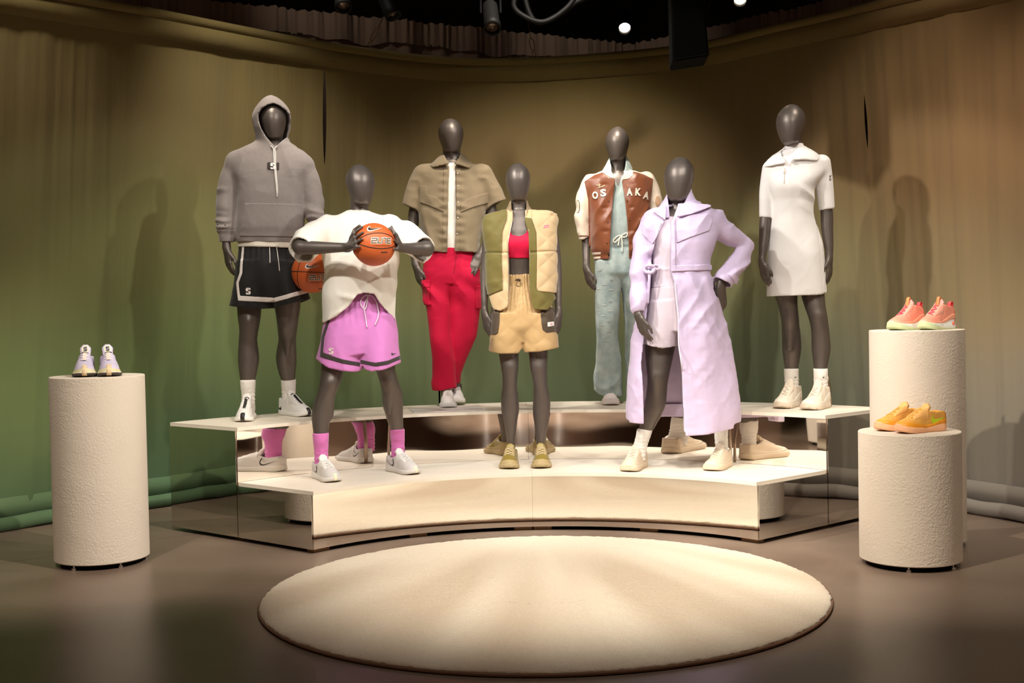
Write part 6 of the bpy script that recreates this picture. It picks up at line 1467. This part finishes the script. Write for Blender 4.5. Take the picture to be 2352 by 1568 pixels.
# ------------------------------------------------------------------ brown varsity jacket over pale denim jumpsuit
M = Man(7.80, H2, 1312, 1530, 280, 950, 'mannequin in brown and cream varsity jacket over a pale blue denim jumpsuit')
M.head((1418, 291), (1418, 371), 27, depth=.098, dy=0.)
M.limb([(345, 1402, 1436, .056, .02), (375, 1402, 1436, .057, .02), (398, 1398, 1440, .06, .02), (410, 1380, 1460, .07, .02)])
M.limb([(400, 1394, 1444, .065, .02), (415, 1358, 1490, .08, .012), (440, 1360, 1488, .09, .005), (500, 1378, 1470, .10, 0), (560, 1382, 1464, .09, 0), (620, 1374, 1468, .10), (680, 1376, 1464, .10)], n=2.3)
M.limb([(640, 1374, 1420, .08), (740, 1378, 1414, .07), (800, 1384, 1412, .055), (880, 1390, 1412, .04, .01), (925, 1391, 1411, .04, .01)])
M.limb([(640, 1430, 1462, .08), (740, 1438, 1464, .07), (800, 1442, 1466, .055), (880, 1446, 1466, .04, .01), (925, 1446, 1466, .04, .01)])
M.split()
for pr in M.C([(1356, 425, .01, 13), (1346, 500, .02, 11), (1346, 560, .01, 9.5), (1346.5, 600, -.02, 7.8), (1347, 614, -.025, 7.2)]): put(M.body, pr, .018)
hang_hand(M, 1347, 616, -.025, 1, .86, .20, .5)
for pr in M.C([(1488, 425, .01, 13), (1502, 500, .02, 11), (1504, 560, .01, 9.5), (1502, 614, -.02, 7.5)]): put(M.body, pr, .018)
hang_hand(M, 1502, 616, -.02, -1, .86, .1, .5)
def denim():
    q = NT('pale_denim'); b = q.b; b.inputs['Roughness'].default_value = .85; b.inputs['Sheen Weight'].default_value = .2
    g = q.n('ShaderNodeNewGeometry'); n1 = q.n('ShaderNodeTexNoise'); n1.inputs['Scale'].default_value = 14; n1.inputs['Detail'].default_value = 6; q.l(g.outputs['Position'], n1.inputs['Vector'])
    r = q.n('ShaderNodeValToRGB'); r.color_ramp.elements[0].position = .32; r.color_ramp.elements[0].color = (.235, .305, .30, 1); r.color_ramp.elements[1].position = .7; r.color_ramp.elements[1].color = (.43, .50, .465, 1); q.l(n1.outputs['Fac'], r.inputs[0]); q.l(r.outputs[0], b.inputs['Base Color'])
    n2 = q.n('ShaderNodeTexNoise'); n2.inputs['Scale'].default_value = 700; q.l(g.outputs['Position'], n2.inputs['Vector']); bp = q.n('ShaderNodeBump'); bp.inputs['Strength'].default_value = .35; bp.inputs['Distance'].default_value = .002; q.l(n2.outputs['Fac'], bp.inputs['Height']); q.l(bp.outputs[0], b.inputs['Normal']); return q.m
DEN = denim()
def wr(x, y, z):
    f = .005*vnoise(x*7, y*7, z*4)+.0025*vnoise(x*18, y*18, z*14); low = np.clip((.35-z)/.3, 0, 1)
    f += low*.012*crease(x+.5*z, y, z-.6*x, 7, 5, 8, 4.)+.004*np.sin(x*75+z*4)*np.clip((z-.75)/.1, 0, 1)*np.clip((1.0-z)/.05, 0, 1)
    f -= .008*np.exp(-((z-.985)/.012)**2)
    return f
top = M.V([(404, 1388, 1450, .075, .012), (418, 1368, 1472, .09, .006), (450, 1370, 1476, .105, 0), (510, 1376, 1470, .11, -.005), (545, 1376, 1466, .106), (560, 1370, 1468, .108), (600, 1366, 1472, .115), (625, 1366, 1470, .115), (650, 1400, 1446, .04)], n=2.4)
lL = M.V([(600, 1366, 1432, .11), (636, 1366, 1428, .105), (687, 1367.5, 1425, .095), (738, 1369, 1423, .09), (784, 1371, 1421, .086), (828, 1369, 1425, .088), (866, 1367.5, 1427, .092), (899, 1369, 1428, .094), (915, 1372, 1428, .094)], n=2.3)
lR = M.V([(600, 1422, 1472, .11), (636, 1426, 1470, .105), (687, 1430, 1468, .095), (738, 1434.5, 1470, .09), (784, 1436, 1474, .086), (828, 1438, 1480, .088), (866, 1440, 1482, .092), (899, 1442, 1484, .094), (915, 1442, 1484, .094)], n=2.3)
hc = M.below([(1300, 898), (1368, 898), (1376, 906), (1388, 910), (1429, 911), (1530, 911)])
vn = np.maximum(M.poly([(1409, 396), (1431, 396), (1420.5, 430)], -.1), np.where(M.g.ax[1] > M.Y-.01, .05, -.05)[None, :, None]).astype(f32)
o, U, Cc = M.garment([top, lL, lR], t=.008, cut=hc, k=.008, name='denim_jumpsuit', mt=DEN, wr=wr, sub=vn); M.clip(U, hc, 430); o['label'] = 'pale washed denim jumpsuit with wide legs'; bvD = bvh_of(o); dn = o
PRT = fab('denim_print', (.50, .53, .47))
for i, (x, y) in enumerate([(1405, 640), (1376, 663), (1403, 665), (1389, 653), (1402, 690), (1388, 700), (1373, 712), (1401, 714), (1398, 736), (1384, 746), (1397, 760), (1395, 783), (1378, 618), (1370, 622), (1421, 667), (1385, 725)]):
    decal(ellipse_poly(x, y, 4.2, 4.2, 14) if i % 4 == 0 else stroke_polys([[(x-3.5, y), (x+3.5, y-.3)]], 2.2), bvD, 'woven_mark', PRT, o, M.base, .0025, 4.)
    if i % 4 == 0: decal(ellipse_poly(x, y, 3., 3., 14), bvD, 'woven_mark', DEN, o, M.base, .0035, 4.)
CRC = fab('cord_cream', (.80, .73, .60))
for P in ([(1425, 540), (1416, 544), (1409, 552), (1412, 557), (1420, 550), (1427, 541)], [(1427, 541), (1434, 537), (1441, 535), (1439, 543), (1431, 545), (1427, 541)], [(1426, 541), (1422, 552), (1420, 564)], [(1427, 541), (1429, 558), (1429, 579)]):
    rope(bvD, P, .0042, 'drawcord', CRC, o, M.base, .007)
BRN = mat('brown_satin', (.185, .048, .012), .38, sheen=.3, bump=.12, bscale=500, spec=.5); CRM = mat('cream_satin', (.72, .60, .47), .42, sheen=.2, bump=.12, bscale=500)
def wr(x, y, z):
    a = np.clip((np.abs(x-.0)-.19)/.05, 0, 1)
    f = .004*vnoise(x*9+5, y*9, z*7)+.0025*vnoise(x*24, y*24, z*22)
    f += (1-a)*(.010*crease(x+.15*z, y, z, 9, 5, 2.5, 2.)*np.clip((1.35-z)/.2, 0, 1)+.004*crease(x-.7*z, y, z+.7*x, 13, 7, 5, 4.))
    f += a*.008*crease(x, y, z+.5*x, 7, 7, 17, 3.)*np.clip((1.32-z)/.1, 0, 1)
    f -= .004*np.exp(-((np.mod(z, .145)-.07)/.012)**2)*np.exp(-((np.abs(x-.01)-.085)/.02)**2)
    return f
tors = M.V([(392, 1386, 1450, .080, .014), (398, 1368, 1470, .095, .01), (405, 1352, 1490, .104, .008), (415, 1345, 1500, .110, .004), (440, 1348, 1500, .118, 0), (480, 1352, 1494, .126, -.004), (530, 1355, 1490, .130, -.004), (570, 1356, 1488, .130, -.004), (590, 1362, 1484, .124, -.002), (605, 1364, 1482, .122)], n=2.5)
slL = M.C([(1360, 418, .0, 19), (1344, 450, 0, 19.5), (1340, 485, 0, 19), (1338, 512, 0, 17.5), (1343, 535, 0, 13.5), (1345.5, 560, 0, 11)]); slR = M.C([(1486, 414, 0, 19), (1498, 445, 0, 19), (1502, 485, 0, 18.5), (1502, 530, 0, 15), (1503, 560, 0, 11)])
cL = M.plane(M.P(1345, 547, 0), (0, 0, -1)); cR = M.plane(M.P(1503, 547, 0), (0, 0, -1))
hem = M.below([(1312, 590), (1362, 597), (1400, 594), (1445, 593), (1500, 597), (1540, 597)])
opn = np.maximum(M.poly([(1404, 385), (1436, 385), (1429, 416), (1434, 448), (1441, 515), (1444, 560), (1445.5, 620), (1398.5, 620), (1400.5, 560), (1404, 493), (1409.5, 444), (1413.5, 414)], -.12), np.where(M.g.ax[1] > M.Y-.01, .05, -.05)[None, :, None]).astype(f32)
o, U, Cc = M.garment([tors, slL, slR], t=.009, cut=hem, cuts={1: cL, 2: cR}, k=.018, name='varsity_jacket', mt=CRM, wr=wr, sub=opn); o['label'] = 'varsity jacket with cream sleeves and brown satin body'; jk = o
BP = M.poly([(1385, 394), (1366, 400), (1344, 414), (1352, 455), (1354.5, 515), (1355, 570), (1350, 600), (1500, 600), (1497, 520), (1497, 460), (1503, 408), (1480, 398), (1455, 391), (1452, 404), (1440, 410), (1428, 413), (1428, 620), (1414, 620), (1413, 411), (1398, 408)], -.12)
bp = M.patch(U, BP, 'brown_body', BRN, o, .0035, .010, True, np.maximum(-opn, hem)); bvB = bvh_of(bp)
BK = M.patch(np.where(M.g.ax[1][None, :, None] > M.Y-.001, U, BIG), M.poly([(1344, 400), (1503, 400), (1497, 520), (1497, 600), (1352, 600), (1353, 515)], 0), 'brown_back', BRN, o, .0035, .010, False, hem, fine=1)
M.patch(U, M.poly([(1381, 395), (1388, 398), (1400, 408), (1414, 411.5), (1413, 403), (1402, 392), (1396, 386)], -.1), 'rib_collar', CRM, o, .006, .010, True, -opn); M.patch(U, M.poly([(1456, 391), (1454, 402), (1446, 410), (1428, 414), (1430, 405), (1440, 396), (1450, 386)], -.1), 'rib_collar', CRM, o, .006, .010, True, -opn)
STB = fab('stripe_brown', (.12, .035, .012))
for y in (542.5,): M.patch(U, M.poly([(1325, y-1.3), (1360, y-1.3), (1360, y+1.3), (1325, y+1.3)], 0), 'cuff_stripe', STB, o, .003, .006, False, cL)
for y in (580.5, 590): M.patch(U, M.poly([(1360, y-1), (1380, y-1.3), (1380, y+4), (1361, y+4.3)], -.1), 'hem_stripe', CRM, o, .006, .004, True, hem)
LET = fab('chenille_cream', (.74, .66, .54), bump=.8, bscale=350)
for ch, x, y, an in (('O', 1367, 448, -.10), ('S', 1385.5, 442.5, -.07), ('A', 1446, 440.5, -.02), ('K', 1466, 440.5, .06), ('A', 1484.5, 448.5, .22)):
    decal(text_polys(ch, x, y, 17.5, 13.5, an, .045), bvB, 'letter', LET, jk, M.base, .005, 3.)
GLD = fab('embroidery_gold', (.55, .42, .25)); decal(stroke_polys([[(1371, 424), (1376, 426)], [(1376, 421), (1377, 428)], [(1379, 423), (1376, 427)], [(1374, 431), (1380, 429), (1384, 428), (1389, 425)]], 1.8), bvB, 'embroidered_script', GLD, jk, M.base, .003, 3.)
for x, y in ((1398, 461), (1396, 509), (1394, 558), (1440.5, 461), (1446, 505), (1448, 556), (1448.5, 583)):
    h = hit_px(bvB, x, y, .003)
    if h is not None: MB().lathe([(.0001, .003), (.0035, .0025), (.0042, 0)], 10, tuple(h-M.base), Matrix.Rotation(math.radians(90), 3, 'X')).build('snap_button', mat('brown_snap', (.10, .03, .012), .3), jk, True)
rope(bvB, [(1397, 580), (1399, 588), (1398, 596)], .005, 'zip_pull', mat('dark_metal', (.06, .04, .03), .4, .8), jk, M.base, .006)
bvJ = bvh_of(jk); decal(ellipse_poly(1327, 474, 5, 15), bvJ, 'sleeve_patch', fab('patch_brown', (.10, .05, .03)), jk, M.base, .002, 4.); decal(ellipse_poly(1326.5, 474, 4, 13.5), bvJ, 'sleeve_patch', CRM, jk, M.base, .0035, 4.)
decal(ellipse_poly(1511, 462, 6, 12), bvJ, 'sleeve_patch', fab('patch_tan', (.50, .30, .18)), jk, M.base, .002, 4.)
collar_shell(M, [(358, 1400, 1440.5, .062, .018), (372, 1394, 1446, .072, .014), (386, 1386, 1452, .083, .010), (398, 1376, 1458, .092, .008), (408, 1372, 1462, .098, .006)], [[(1396, 350), (1402, 358), (1404, 378), (1405, 399), (1390, 398), (1376.5, 396), (1384, 376)], [(1446, 350), (1439, 357), (1437, 378), (1432, 400), (1444, 394), (1455, 387.5), (1450, 372)]], [(1300, 392), (1500, 392)], 'denim_collar', DEN, dn)
a = M.P(1402, 925); wear_shoe(M, 'pink_platform', SPEC['pink_platform'], a[0]+.002, M.Y+.02, -4, False); a = M.P(1456, 925); wear_shoe(M, 'pink_platform', SPEC['pink_platform'], a[0]+.01, M.Y+.04, 8, True)

M.finish()
# ------------------------------------------------------------------ lilac trench coat, lilac set
M = Man(6.95, H1, 1425, 1760, 350, 1095, 'mannequin in long open lilac trench coat with one hand on its hip', dlo=-.40)
M.head((1562, 360), (1556, 464), 34.5, depth=.105, dy=-.01, fwd=.02)
M.limb([(430, 1540, 1584, .06, .02), (462, 1538, 1586, .062, .02), (485, 1530, 1594, .07, .02), (500, 1510, 1612, .08, .02)])
M.limb([(488, 1524, 1600, .07, .02), (508, 1486, 1640, .085, .01), (560, 1492, 1626, .11, 0), (620, 1496, 1616, .10, 0), (680, 1490, 1628, .115), (740, 1484, 1640, .12), (780, 1490, 1636, .11)], n=2.3)
M.limb([(740, 1484, 1562, .10), (799, 1481.5, 1550, .09), (835, 1484, 1542.5, .082, -.01), (865, 1487, 1536, .076, -.016), (882, 1487, 1533, .072, -.012), (895, 1485.5, 1532, .070, -.004), (925, 1481.5, 1529.5, .070, .01), (950, 1476, 1521, .064, .014), (975, 1469.5, 1507, .054, .012), (995, 1465, 1497, .046, .008), (1030, 1455, 1485, .042, .004), (1055, 1450, 1480, .045, 0)])
M.limb([(740, 1570, 1640, .10), (800, 1590, 1652, .09), (860, 1610, 1660, .076, -.012), (900, 1620, 1668, .070, 0), (940, 1628, 1670, .066, .012), (980, 1640, 1670, .050, .01), (1000, 1643, 1670, .044, .008), (1030, 1644, 1671, .042, .006), (1055, 1645, 1672, .045, 0)])
M.knee(1511, 862, -.058, .032)
M.split()
for pr in M.C([(1500, 524, .01, 12), (1474, 600, -.02, 14), (1466, 670, -.08, 11.5), (1466, 722, -.13, 9)]): put(M.body, pr, .018)
hang_hand(M, 1467, 724, -.132, 1, .90, .25, .6)
for pr in M.C([(1636, 516, .01, 13), (1708, 563, .02, 8)])+M.C([(1708, 563, .02, 8), (1684, 610, -.02, 8), (1656, 652, -.05, 8.5)]): put(M.body, pr, .018)
M.hand(M.P(1656, 655, -.052), (.05, .10, -1), (-.85, -.40, .1), (-.5, .85, 0), .92, .25, .12)
LIL = fab('lilac_jersey', (.70, .60, .68), bump=.2, bscale=800)
o, U, Cc = M.garment([M.V([(498, 1520, 1600, .085, .01), (515, 1492, 1630, .105, 0), (554, 1494, 1622, .126, -.005), (600, 1498, 1614, .118, -.002), (640, 1497, 1616, .116, 0), (672, 1494, 1620, .120, 0)], n=2.3)], t=.008, cut=M.below([(1400, 661), (1760, 661)]), name='lilac_top', mt=LIL, wr=lambda x, y, z: .003*vnoise(x*9, y*8, z*8)+.0035*np.exp(-((z-1.12)/.006)**2)); M.clip(U, M.below([(1400, 668), (1760, 668)]), 520); o['label'] = 'lilac fitted top under the coat'
def wr(x, y, z):
    a = np.arctan2(y, x); return .005*np.clip((.98-z)/.2, 0, 1)*np.sin(a*9+1)+.004*vnoise(x*9, y*9, z*4)
o, U, Cc = M.garment([M.V([(658, 1495, 1620, .118), (690, 1490, 1630, .128), (730, 1485, 1642, .134), (760, 1484, 1645, .134)], n=2.3), M.V([(690, 1490, 1580, .126), (740, 1483, 1570, .133), (784, 1475.5, 1558, .135), (812, 1472, 1557, .138)], n=2.2), M.V([(690, 1548, 1630, .124), (740, 1554, 1640, .128), (784, 1556, 1648, .13), (812, 1558, 1650, .13)], n=2.2)], t=.008, cut=(hcS := M.below([(1425, 780), (1475, 787), (1495, 795), (1520, 799.5), (1556, 795), (1760, 793)])), k=.008, name='lilac_shorts', mt=fab('lilac_fleece', (.66, .565, .62), bump=.25), wr=wr); M.clip(U, hcS, 648); o['label'] = 'pale lilac shorts under the coat'
COAT = fab('lilac_nylon', (.655, .54, .74), .16, 9., rough=.5, bump=.18, bscale=350, sheen=.2)
def wr(x, y, z):
    arm = np.clip((x-.20)/.05, 0, 1)*np.clip((z-1.0)/.05, 0, 1)+np.clip((-.17-x)/.03, 0, 1)*np.clip((z-.85)/.05, 0, 1)
    f = .004*vnoise(x*8+4, y*8, z*6)+.0026*crease(x, y, z, 8, 8, 7, 2.)*np.clip((z-.75)/.2, .25, 1)+.0010*crease(x, y, z, 28, 26, 26, 9.)
    f += arm*(.011*crease(x+.5*z, y, z-.5*x, 5, 6, 11, 6.)+.004*crease(x-.6*z, y, z+.6*x, 14, 9, 6, 1.))
    f += (1-arm)*(.0055*crease(x+.55*z, y, z-.55*x, 13, 6, 4, 7.)+.0045*crease(x-.8*z, y, z+.8*x, 10, 6, 3.5, 3.))*np.clip((z-.62)/.2, .35, 1)
    sk = np.clip((1.02-z)/.25, 0, 1)
    f += sk*(.014*vnoise(x*9+.6, y*9, z*1.1)+.007*crease(x+.2*z, y, z, 9, 6, 1.4, 4.))*(1-.3*arm)
    f += .005*np.sin(x*70+20*z)*np.exp(-((z-1.05)/.07)**2)
    return f
tors = M.V([(470, 1520, 1604, .09, .02), (480, 1504, 1632, .10, .015), (490, 1486, 1655, .11, .012), (505, 1478, 1662, .118, .008), (535, 1484, 1652, .130, 0), (570, 1488, 1640, .136, -.005), (610, 1488, 1629, .130, -.005), (625, 1487, 1629, .130, -.003)], n=2.4)
skirt = M.V([(600, 1489, 1629, .130, -.003), (625, 1487, 1629, .134, 0), (650, 1482, 1640, .145, .0), (710, 1467, 1658, .165, .005), (770, 1455, 1674, .185, .01), (850, 1445, 1689, .20, .015), (916, 1442, 1699, .21, .02), (960, 1440, 1699, .215, .02), (1000, 1438, 1696, .218, .02)], n=2.3)
slL = M.C([(1500, 512, .0, 22), (1480, 550, 0, 20.5), (1473, 600, -.02, 19), (1466, 650, -.06, 18), (1467, 700, -.11, 16.5), (1468, 740, -.145, 16)])
slR = M.C([(1634, 512, 0, 26), (1668, 535, .01, 24), (1712, 562, .03, 20)])+M.C([(1712, 562, .03, 20), (1692, 605, 0, 21), (1664, 645, -.04, 22.5), (1650, 665, -.055, 23)])
cL = M.plane(M.P(1468, 720, -.125), (.1, -.3, -1)); cR = M.plane(M.P(1663, 649, -.045), (-.55, -.25, -.85))
hem = M.below([(1425, 971), (1481, 973), (1484, 969), (1566, 966), (1568, 996.5), (1610, 995), (1640, 990), (1685, 983), (1686, 972), (1700, 971), (1760, 971)])
hem = np.where(M.g.ax[1][None, :, None] < M.Y-.04, hem, M.below([(1400, 968), (1760, 970)])).astype(f32)
opn = np.maximum(M.poly([(1537, 440), (1572, 440), (1549, 500), (1541.5, 514), (1541.5, 624), (1549, 648), (1552, 680), (1556, 728), (1557, 790), (1565, 850), (1566.5, 925), (1571, 1010), (1480, 1010), (1479, 904), (1475, 835), (1486, 740), (1494, 675), (1501, 625), (1500, 595), (1508, 549), (1530, 505)], -.15), np.where(M.g.ax[1] > M.Y-.03, .05, -.05)[None, :, None]).astype(f32)
o, U, Cc = M.garment([tors, skirt, slL, slR], t=.010, cut=hem, cuts={2: cL, 3: cR}, k=.018, ks={1: .01}, name='trench_coat', mt=COAT, wr=wr, sub=opn); o['label'] = 'long lilac nylon trench coat worn open'; bv = bvh_of(o); ct = o
M.patch(U, M.poly([(1553, 558.5), (1580, 547), (1631, 529), (1640, 505), (1635, 490), (1585, 492), (1553, 512)], -.13), 'storm_flap', COAT, o, .0075, .008, True, -opn)
M.patch(U, M.poly([(1478, 535), (1500, 560), (1507, 548), (1520, 512), (1500, 496), (1480, 512)], -.12), 'storm_flap', COAT, o, .0065, .008, True, -opn)
M.patch(U, M.poly([(1543, 610), (1640, 607), (1640, 619), (1543, 624)], -.12), 'waist_belt', COAT, o, .0085, .008, True, -opn)
M.patch(U, M.poly([(1541.5, 505), (1550.5, 500), (1550.5, 624), (1541.5, 624)], -.13), 'zip_placket', COAT, o, .005, .008, True, -opn)
h = hit_px(bv, 1490, 618, .012)
kb = MB(); kb.tube(crom([h+np.array([-.02, 0, .01]), h+np.array([.0, -.02, .02]), h+np.array([.03, -.012, .008]), h+np.array([.012, -.02, -.02]), h+np.array([-.02, -.005, -.012]), h+np.array([-.02, 0, .01])], 6), .011, 8); kb.tube(crom([h+np.array([.01, -.012, 0]), h+np.array([.035, -.02, .022]), h+np.array([.05, -.012, .01])], 5), .007, 8); kb.tube(crom([h, h+np.array([.0, -.02, -.05]), h+np.array([-.005, -.018, -.12]), h+np.array([-.012, -.012, -.19])], 6), .008, 8); kb.build('belt_knot', COAT, o, True, M.base)
# cuff tab
M.patch(U, M.poly([(1670, 630), (1679, 623), (1707, 648), (1698, 657)], -.06), 'cuff_tab', COAT, o, .011, .004, True)
rope(bv, [(1552, 500), (1553, 530), (1553, 570), (1553, 620)], .0022, 'zip', fab('zip_lilac', (.46, .36, .46)), o, M.base, .006)
rope(bv, [(1550.5, 650), (1554, 690), (1558, 728), (1559, 790), (1567, 850), (1568.5, 925), (1573, 990)], .004, 'front_binding', fab('lilac_edge', (.82, .76, .86)), o, M.base, .002)
# storm collar: tall stand plus broad cape collar
collar_shell(M, [(433, 1536, 1588, .078, .022), (448, 1530, 1592, .084, .02), (465, 1520, 1602, .094, .016), (482, 1508, 1622, .108, .012), (502, 1500, 1640, .12, .008)], [[(1530, 440), (1536, 452), (1536, 475), (1537, 503), (1520, 500), (1500, 486), (1514, 470)], [(1600, 425), (1587, 434), (1573, 462), (1551, 498), (1572, 498), (1606, 485), (1634, 474), (1606, 455)]], [(1300, 484), (1800, 480)], 'stand_collar', COAT, o, .011, 2.1, lambda x, y, z: .003*vnoise(x*16, y*16, z*16))
M.patch(U, M.poly([(1556, 499), (1585, 493), (1612, 483), (1634, 474), (1628, 464), (1600, 458), (1560, 470)], -.08), 'cape_collar', COAT, o, .018, .006, True, -opn); M.patch(U, M.poly([(1500, 487), (1510, 477), (1534, 470), (1536, 500), (1527, 507)], -.08), 'cape_collar', COAT, o, .014, .006, True, -opn)
sock(M, [(984, 1463, 1500, None, .01), (1000, 1460.5, 1495, None, .008), (1020, 1455.5, 1488, None, .005), (1056, 1450, 1482, None, .01)], SOCKW); sock(M, [(978, 1640, 1672.5), (1000, 1641, 1672), (1020, 1642.5, 1672.5), (1054, 1643.5, 1673, None, .004)], SOCKW)
a = M.P(1466, 1050, -.0); wear_shoe(M, 'beige_court', SPEC['beige_court'], a[0]+.0, M.Y+.02, -24, False, .001); a = M.P(1657, 1045); wear_shoe(M, 'beige_court', SPEC['beige_court'], a[0], M.Y-.02, -28, True, .001)
q = M.P(1683, 1000, .14); ztube(M, [(q[0]-.015, M.Y+.13, H1), (q[0]-.015, M.Y+.13, H1+.12), (q[0]-.03, M.Y+.08, H1+.33)], .008, 'calf_rod', STEEL)

M.finish()
# ------------------------------------------------------------------ white zip-neck dress
M = Man(7.25, H2, 1730, 1935, 232, 955, 'mannequin in short white half zip dress with cream high top shoes')
M.head((1817, 240), (1815, 332), 33, depth=.105, dy=-.01, fwd=.02)
M.limb([(300, 1806, 1842, .057, .02), (330, 1804, 1842, .058, .02), (352, 1798, 1848, .062, .02), (370, 1780, 1868, .07, .02)])
M.limb([(358, 1796, 1850, .065, .02), (378, 1764, 1892, .078, .012), (430, 1770, 1868, .105, -.005), (480, 1780, 1860, .088, .0), (530, 1775, 1872, .095, 0), (600, 1770, 1886, .105, 0), (640, 1772, 1886, .10)], n=2.3)
for x in (1793, 1836): put(M.body, M.g.cone(M.P(x, 425, -.06), M.P(x, 430, -.06), .045, .045), .03)
M.limb(M.ramp([(620, 1771, 1834, .09), (677, 1779, 1831, .08), (701, 1788, 1831, .074, -.008), (730, 1794, 1834, .068, -.014), (745, 1795.5, 1835, .064, -.008), (762, 1796, 1837.5, .062, .002), (798, 1797, 1840, .062, .014), (822, 1799.5, 1837, .054, .014), (849, 1803.5, 1832.5, .043, .01), (875, 1804, 1832, .040, .008), (900, 1804, 1833, .042, 0)], 660, 870, .08))
M.limb(M.ramp([(620, 1836, 1890, .09), (677, 1841, 1893, .08), (701, 1848, 1895, .074, -.008), (730, 1858, 1900, .068, -.014), (745, 1862, 1902, .064, -.008), (762, 1864.5, 1904, .062, .002), (798, 1865, 1907, .062, .014), (822, 1867.5, 1904, .054, .014), (849, 1870.5, 1899, .043, .01), (875, 1871, 1899, .040, .008), (900, 1871, 1900, .042, 0)], 660, 870, -.06))
M.knee(1814, 724, -.03, .028); M.knee(1879, 724, -.065, .028)
M.split()
for pr in M.C([(1772, 402, .01, 10), (1759, 500, .01, 13.5), (1755, 551, -.01, 11.5), (1751, 590, -.03, 8), (1751, 600, -.032, 7.6)]): put(M.body, pr, .018)
hang_hand(M, 1751, 603, -.032, 1, .88, .18, .5)
for pr in M.C([(1886, 390, .01, 11), (1898, 480, .01, 14), (1900, 526, 0, 13.5), (1904, 570, -.02, 10), (1904, 590, -.025, 8)]): put(M.body, pr, .018)
hang_hand(M, 1904, 592, -.026, -1, .90, -.02, .35)
DRS = fab('white_ponte', (.83, .80, .77), rough=.75, bump=.15, bscale=900)
def wr(x, y, z):
    f = .0025*vnoise(x*8, y*8, z*6)+.0025*crease(x+.4*z, y, z-.4*x, 9, 5, 4, 3.)
    f += .007*crease(x*.7+z, y, x-.7*z, 12, 5, 3, 2.)*np.exp(-((x-.06)/.06)**2)*np.exp(-((z-1.22)/.12)**2)
    f -= .003*np.exp(-((x-.11-.05*np.clip(1.2-z, 0, 1))/.004)**2)*np.clip((1.3-z)/.1, 0, 1)
    return f
tors = M.V([(342, 1802, 1846, .064, .018), (352, 1788, 1860, .078, .015), (362, 1770, 1884, .09, .012), (374, 1759, 1898, .098, .008), (390, 1757, 1899, .104, .004), (432, 1762, 1870, .122, -.008), (465, 1772, 1868, .108, -.004), (490, 1773, 1867, .104, 0), (526, 1768, 1878, .110, .002), (564, 1764, 1888, .118, .004), (603, 1763, 1893, .124, .004), (640, 1762, 1895, .126, .004), (700, 1761, 1898, .128, .004)], n=2.3)
slL = M.C([(1769, 388, 0, 18), (1762, 430, .005, 16.5), (1759, 475, .01, 15.6), (1758, 520, .01, 15.4)]); slR = M.C([(1888, 374, 0, 19), (1893, 420, .005, 19), (1897, 460, .01, 17.6), (1899.5, 500, .01, 17)])
cL = M.plane(M.P(1759, 499.5, .01), (0, 0, -1)); cR = M.plane(M.P(1898, 480.5, .01), (.12, 0, -1))
hem = M.below([(1700, 650), (1760, 658), (1762, 662), (1774, 680.5), (1790, 679.5), (1840, 678), (1890, 676.5), (1897, 673), (1940, 670)])
o, U, Cc = M.garment([tors, slL, slR], t=.009, cut=hem, cuts={1: cL, 2: cR}, k=.016, name='dress', mt=DRS, wr=wr); o['label'] = 'short white half zip dress with wide collar'; bv = bvh_of(o)
collar_shell(M, [(331, 1803, 1845, .062, .018), (345, 1802, 1846, .064, .016), (365, 1798, 1850, .07, .012), (380, 1790, 1860, .08, .01)], [[(1795, 320), (1860, 320), (1860, 372), (1812, 376), (1802, 384), (1795, 372)]], [(1700, 365), (1950, 365)], 'funnel_neck', DRS, o)
cw = lambda x, y, z: .002*vnoise(x*12, y*12, z*12)
collar_shell(M, [(337, 1800, 1850, .070, .018), (346, 1790, 1864, .084, .014), (356, 1774, 1878, .100, .010), (368, 1760, 1888, .112, .006), (384, 1750, 1896, .120, .002)], [[(1803, 336), (1797, 347), (1794, 358), (1800, 370), (1801, 377), (1785, 379), (1766, 382), (1750, 385), (1745, 365), (1785, 335)], [(1843, 332), (1836, 345), (1822, 360), (1808, 377), (1818, 370), (1840, 369), (1877, 370), (1895, 352), (1870, 335)]], [(1700, 364), (1950, 362)], 'wide_collar', DRS, o, .014, 2.2, cw)
ZW = mat('zip_white', (.70, .62, .54), .4); rope(bv, [(1802, 385), (1801.5, 400), (1801, 420)], .0022, 'zip', ZW, o, M.base, .003); rope(bv, [(1801.5, 391), (1801.5, 398)], .0048, 'zip_pull', ZW, o, M.base, .006)
decal(stroke_polys([[(1905, 404), (1908, 406), (1906, 409), (1905, 412), (1908, 414), (1909, 410)], [(1906, 404), (1910, 403)]], 1.3), bv, 'sleeve_logo', mat('ink_dark', (.05, .04, .035), .6), o, M.base, .002, 4.)
for i, rr in enumerate(([(846, 1801, 1834.5, None, .075), (860, 1801.5, 1834, None, .08), (880, 1802.5, 1834.5, None, .082), (910, 1803, 1834, None, .084)], [(846, 1868.5, 1901, None, -.05), (860, 1869, 1901, None, -.056), (880, 1869.5, 1901, None, -.058), (910, 1870, 1901, None, -.056)])):
    so, _ = sock(M, rr, SOCKW); x = (1828.5, 1893)[i]; decal(swoosh_polys(x, 865.5, 7, 4.4), bvh_of(so), 'tick_logo', S_BLK, so, M.base, .002, 3.)
a = M.P(1818, 910, .07); wear_shoe(M, 'cream_boot', SPEC['cream_boot'], a[0]+.005, M.Y+.07, -39, False); a = M.P(1885, 915, -.07); wear_shoe(M, 'cream_boot', SPEC['cream_boot'], a[0]-.002, M.Y-.07, -39, True)
q = M.P(1901, 900, .03); ztube(M, [(q[0]+.012, M.Y+.02, H2), (q[0]+.008, M.Y+.02, H2+.12), (q[0]-.01, M.Y+.03, H2+.24)], .009, 'calf_rod', STEEL)

M.finish()
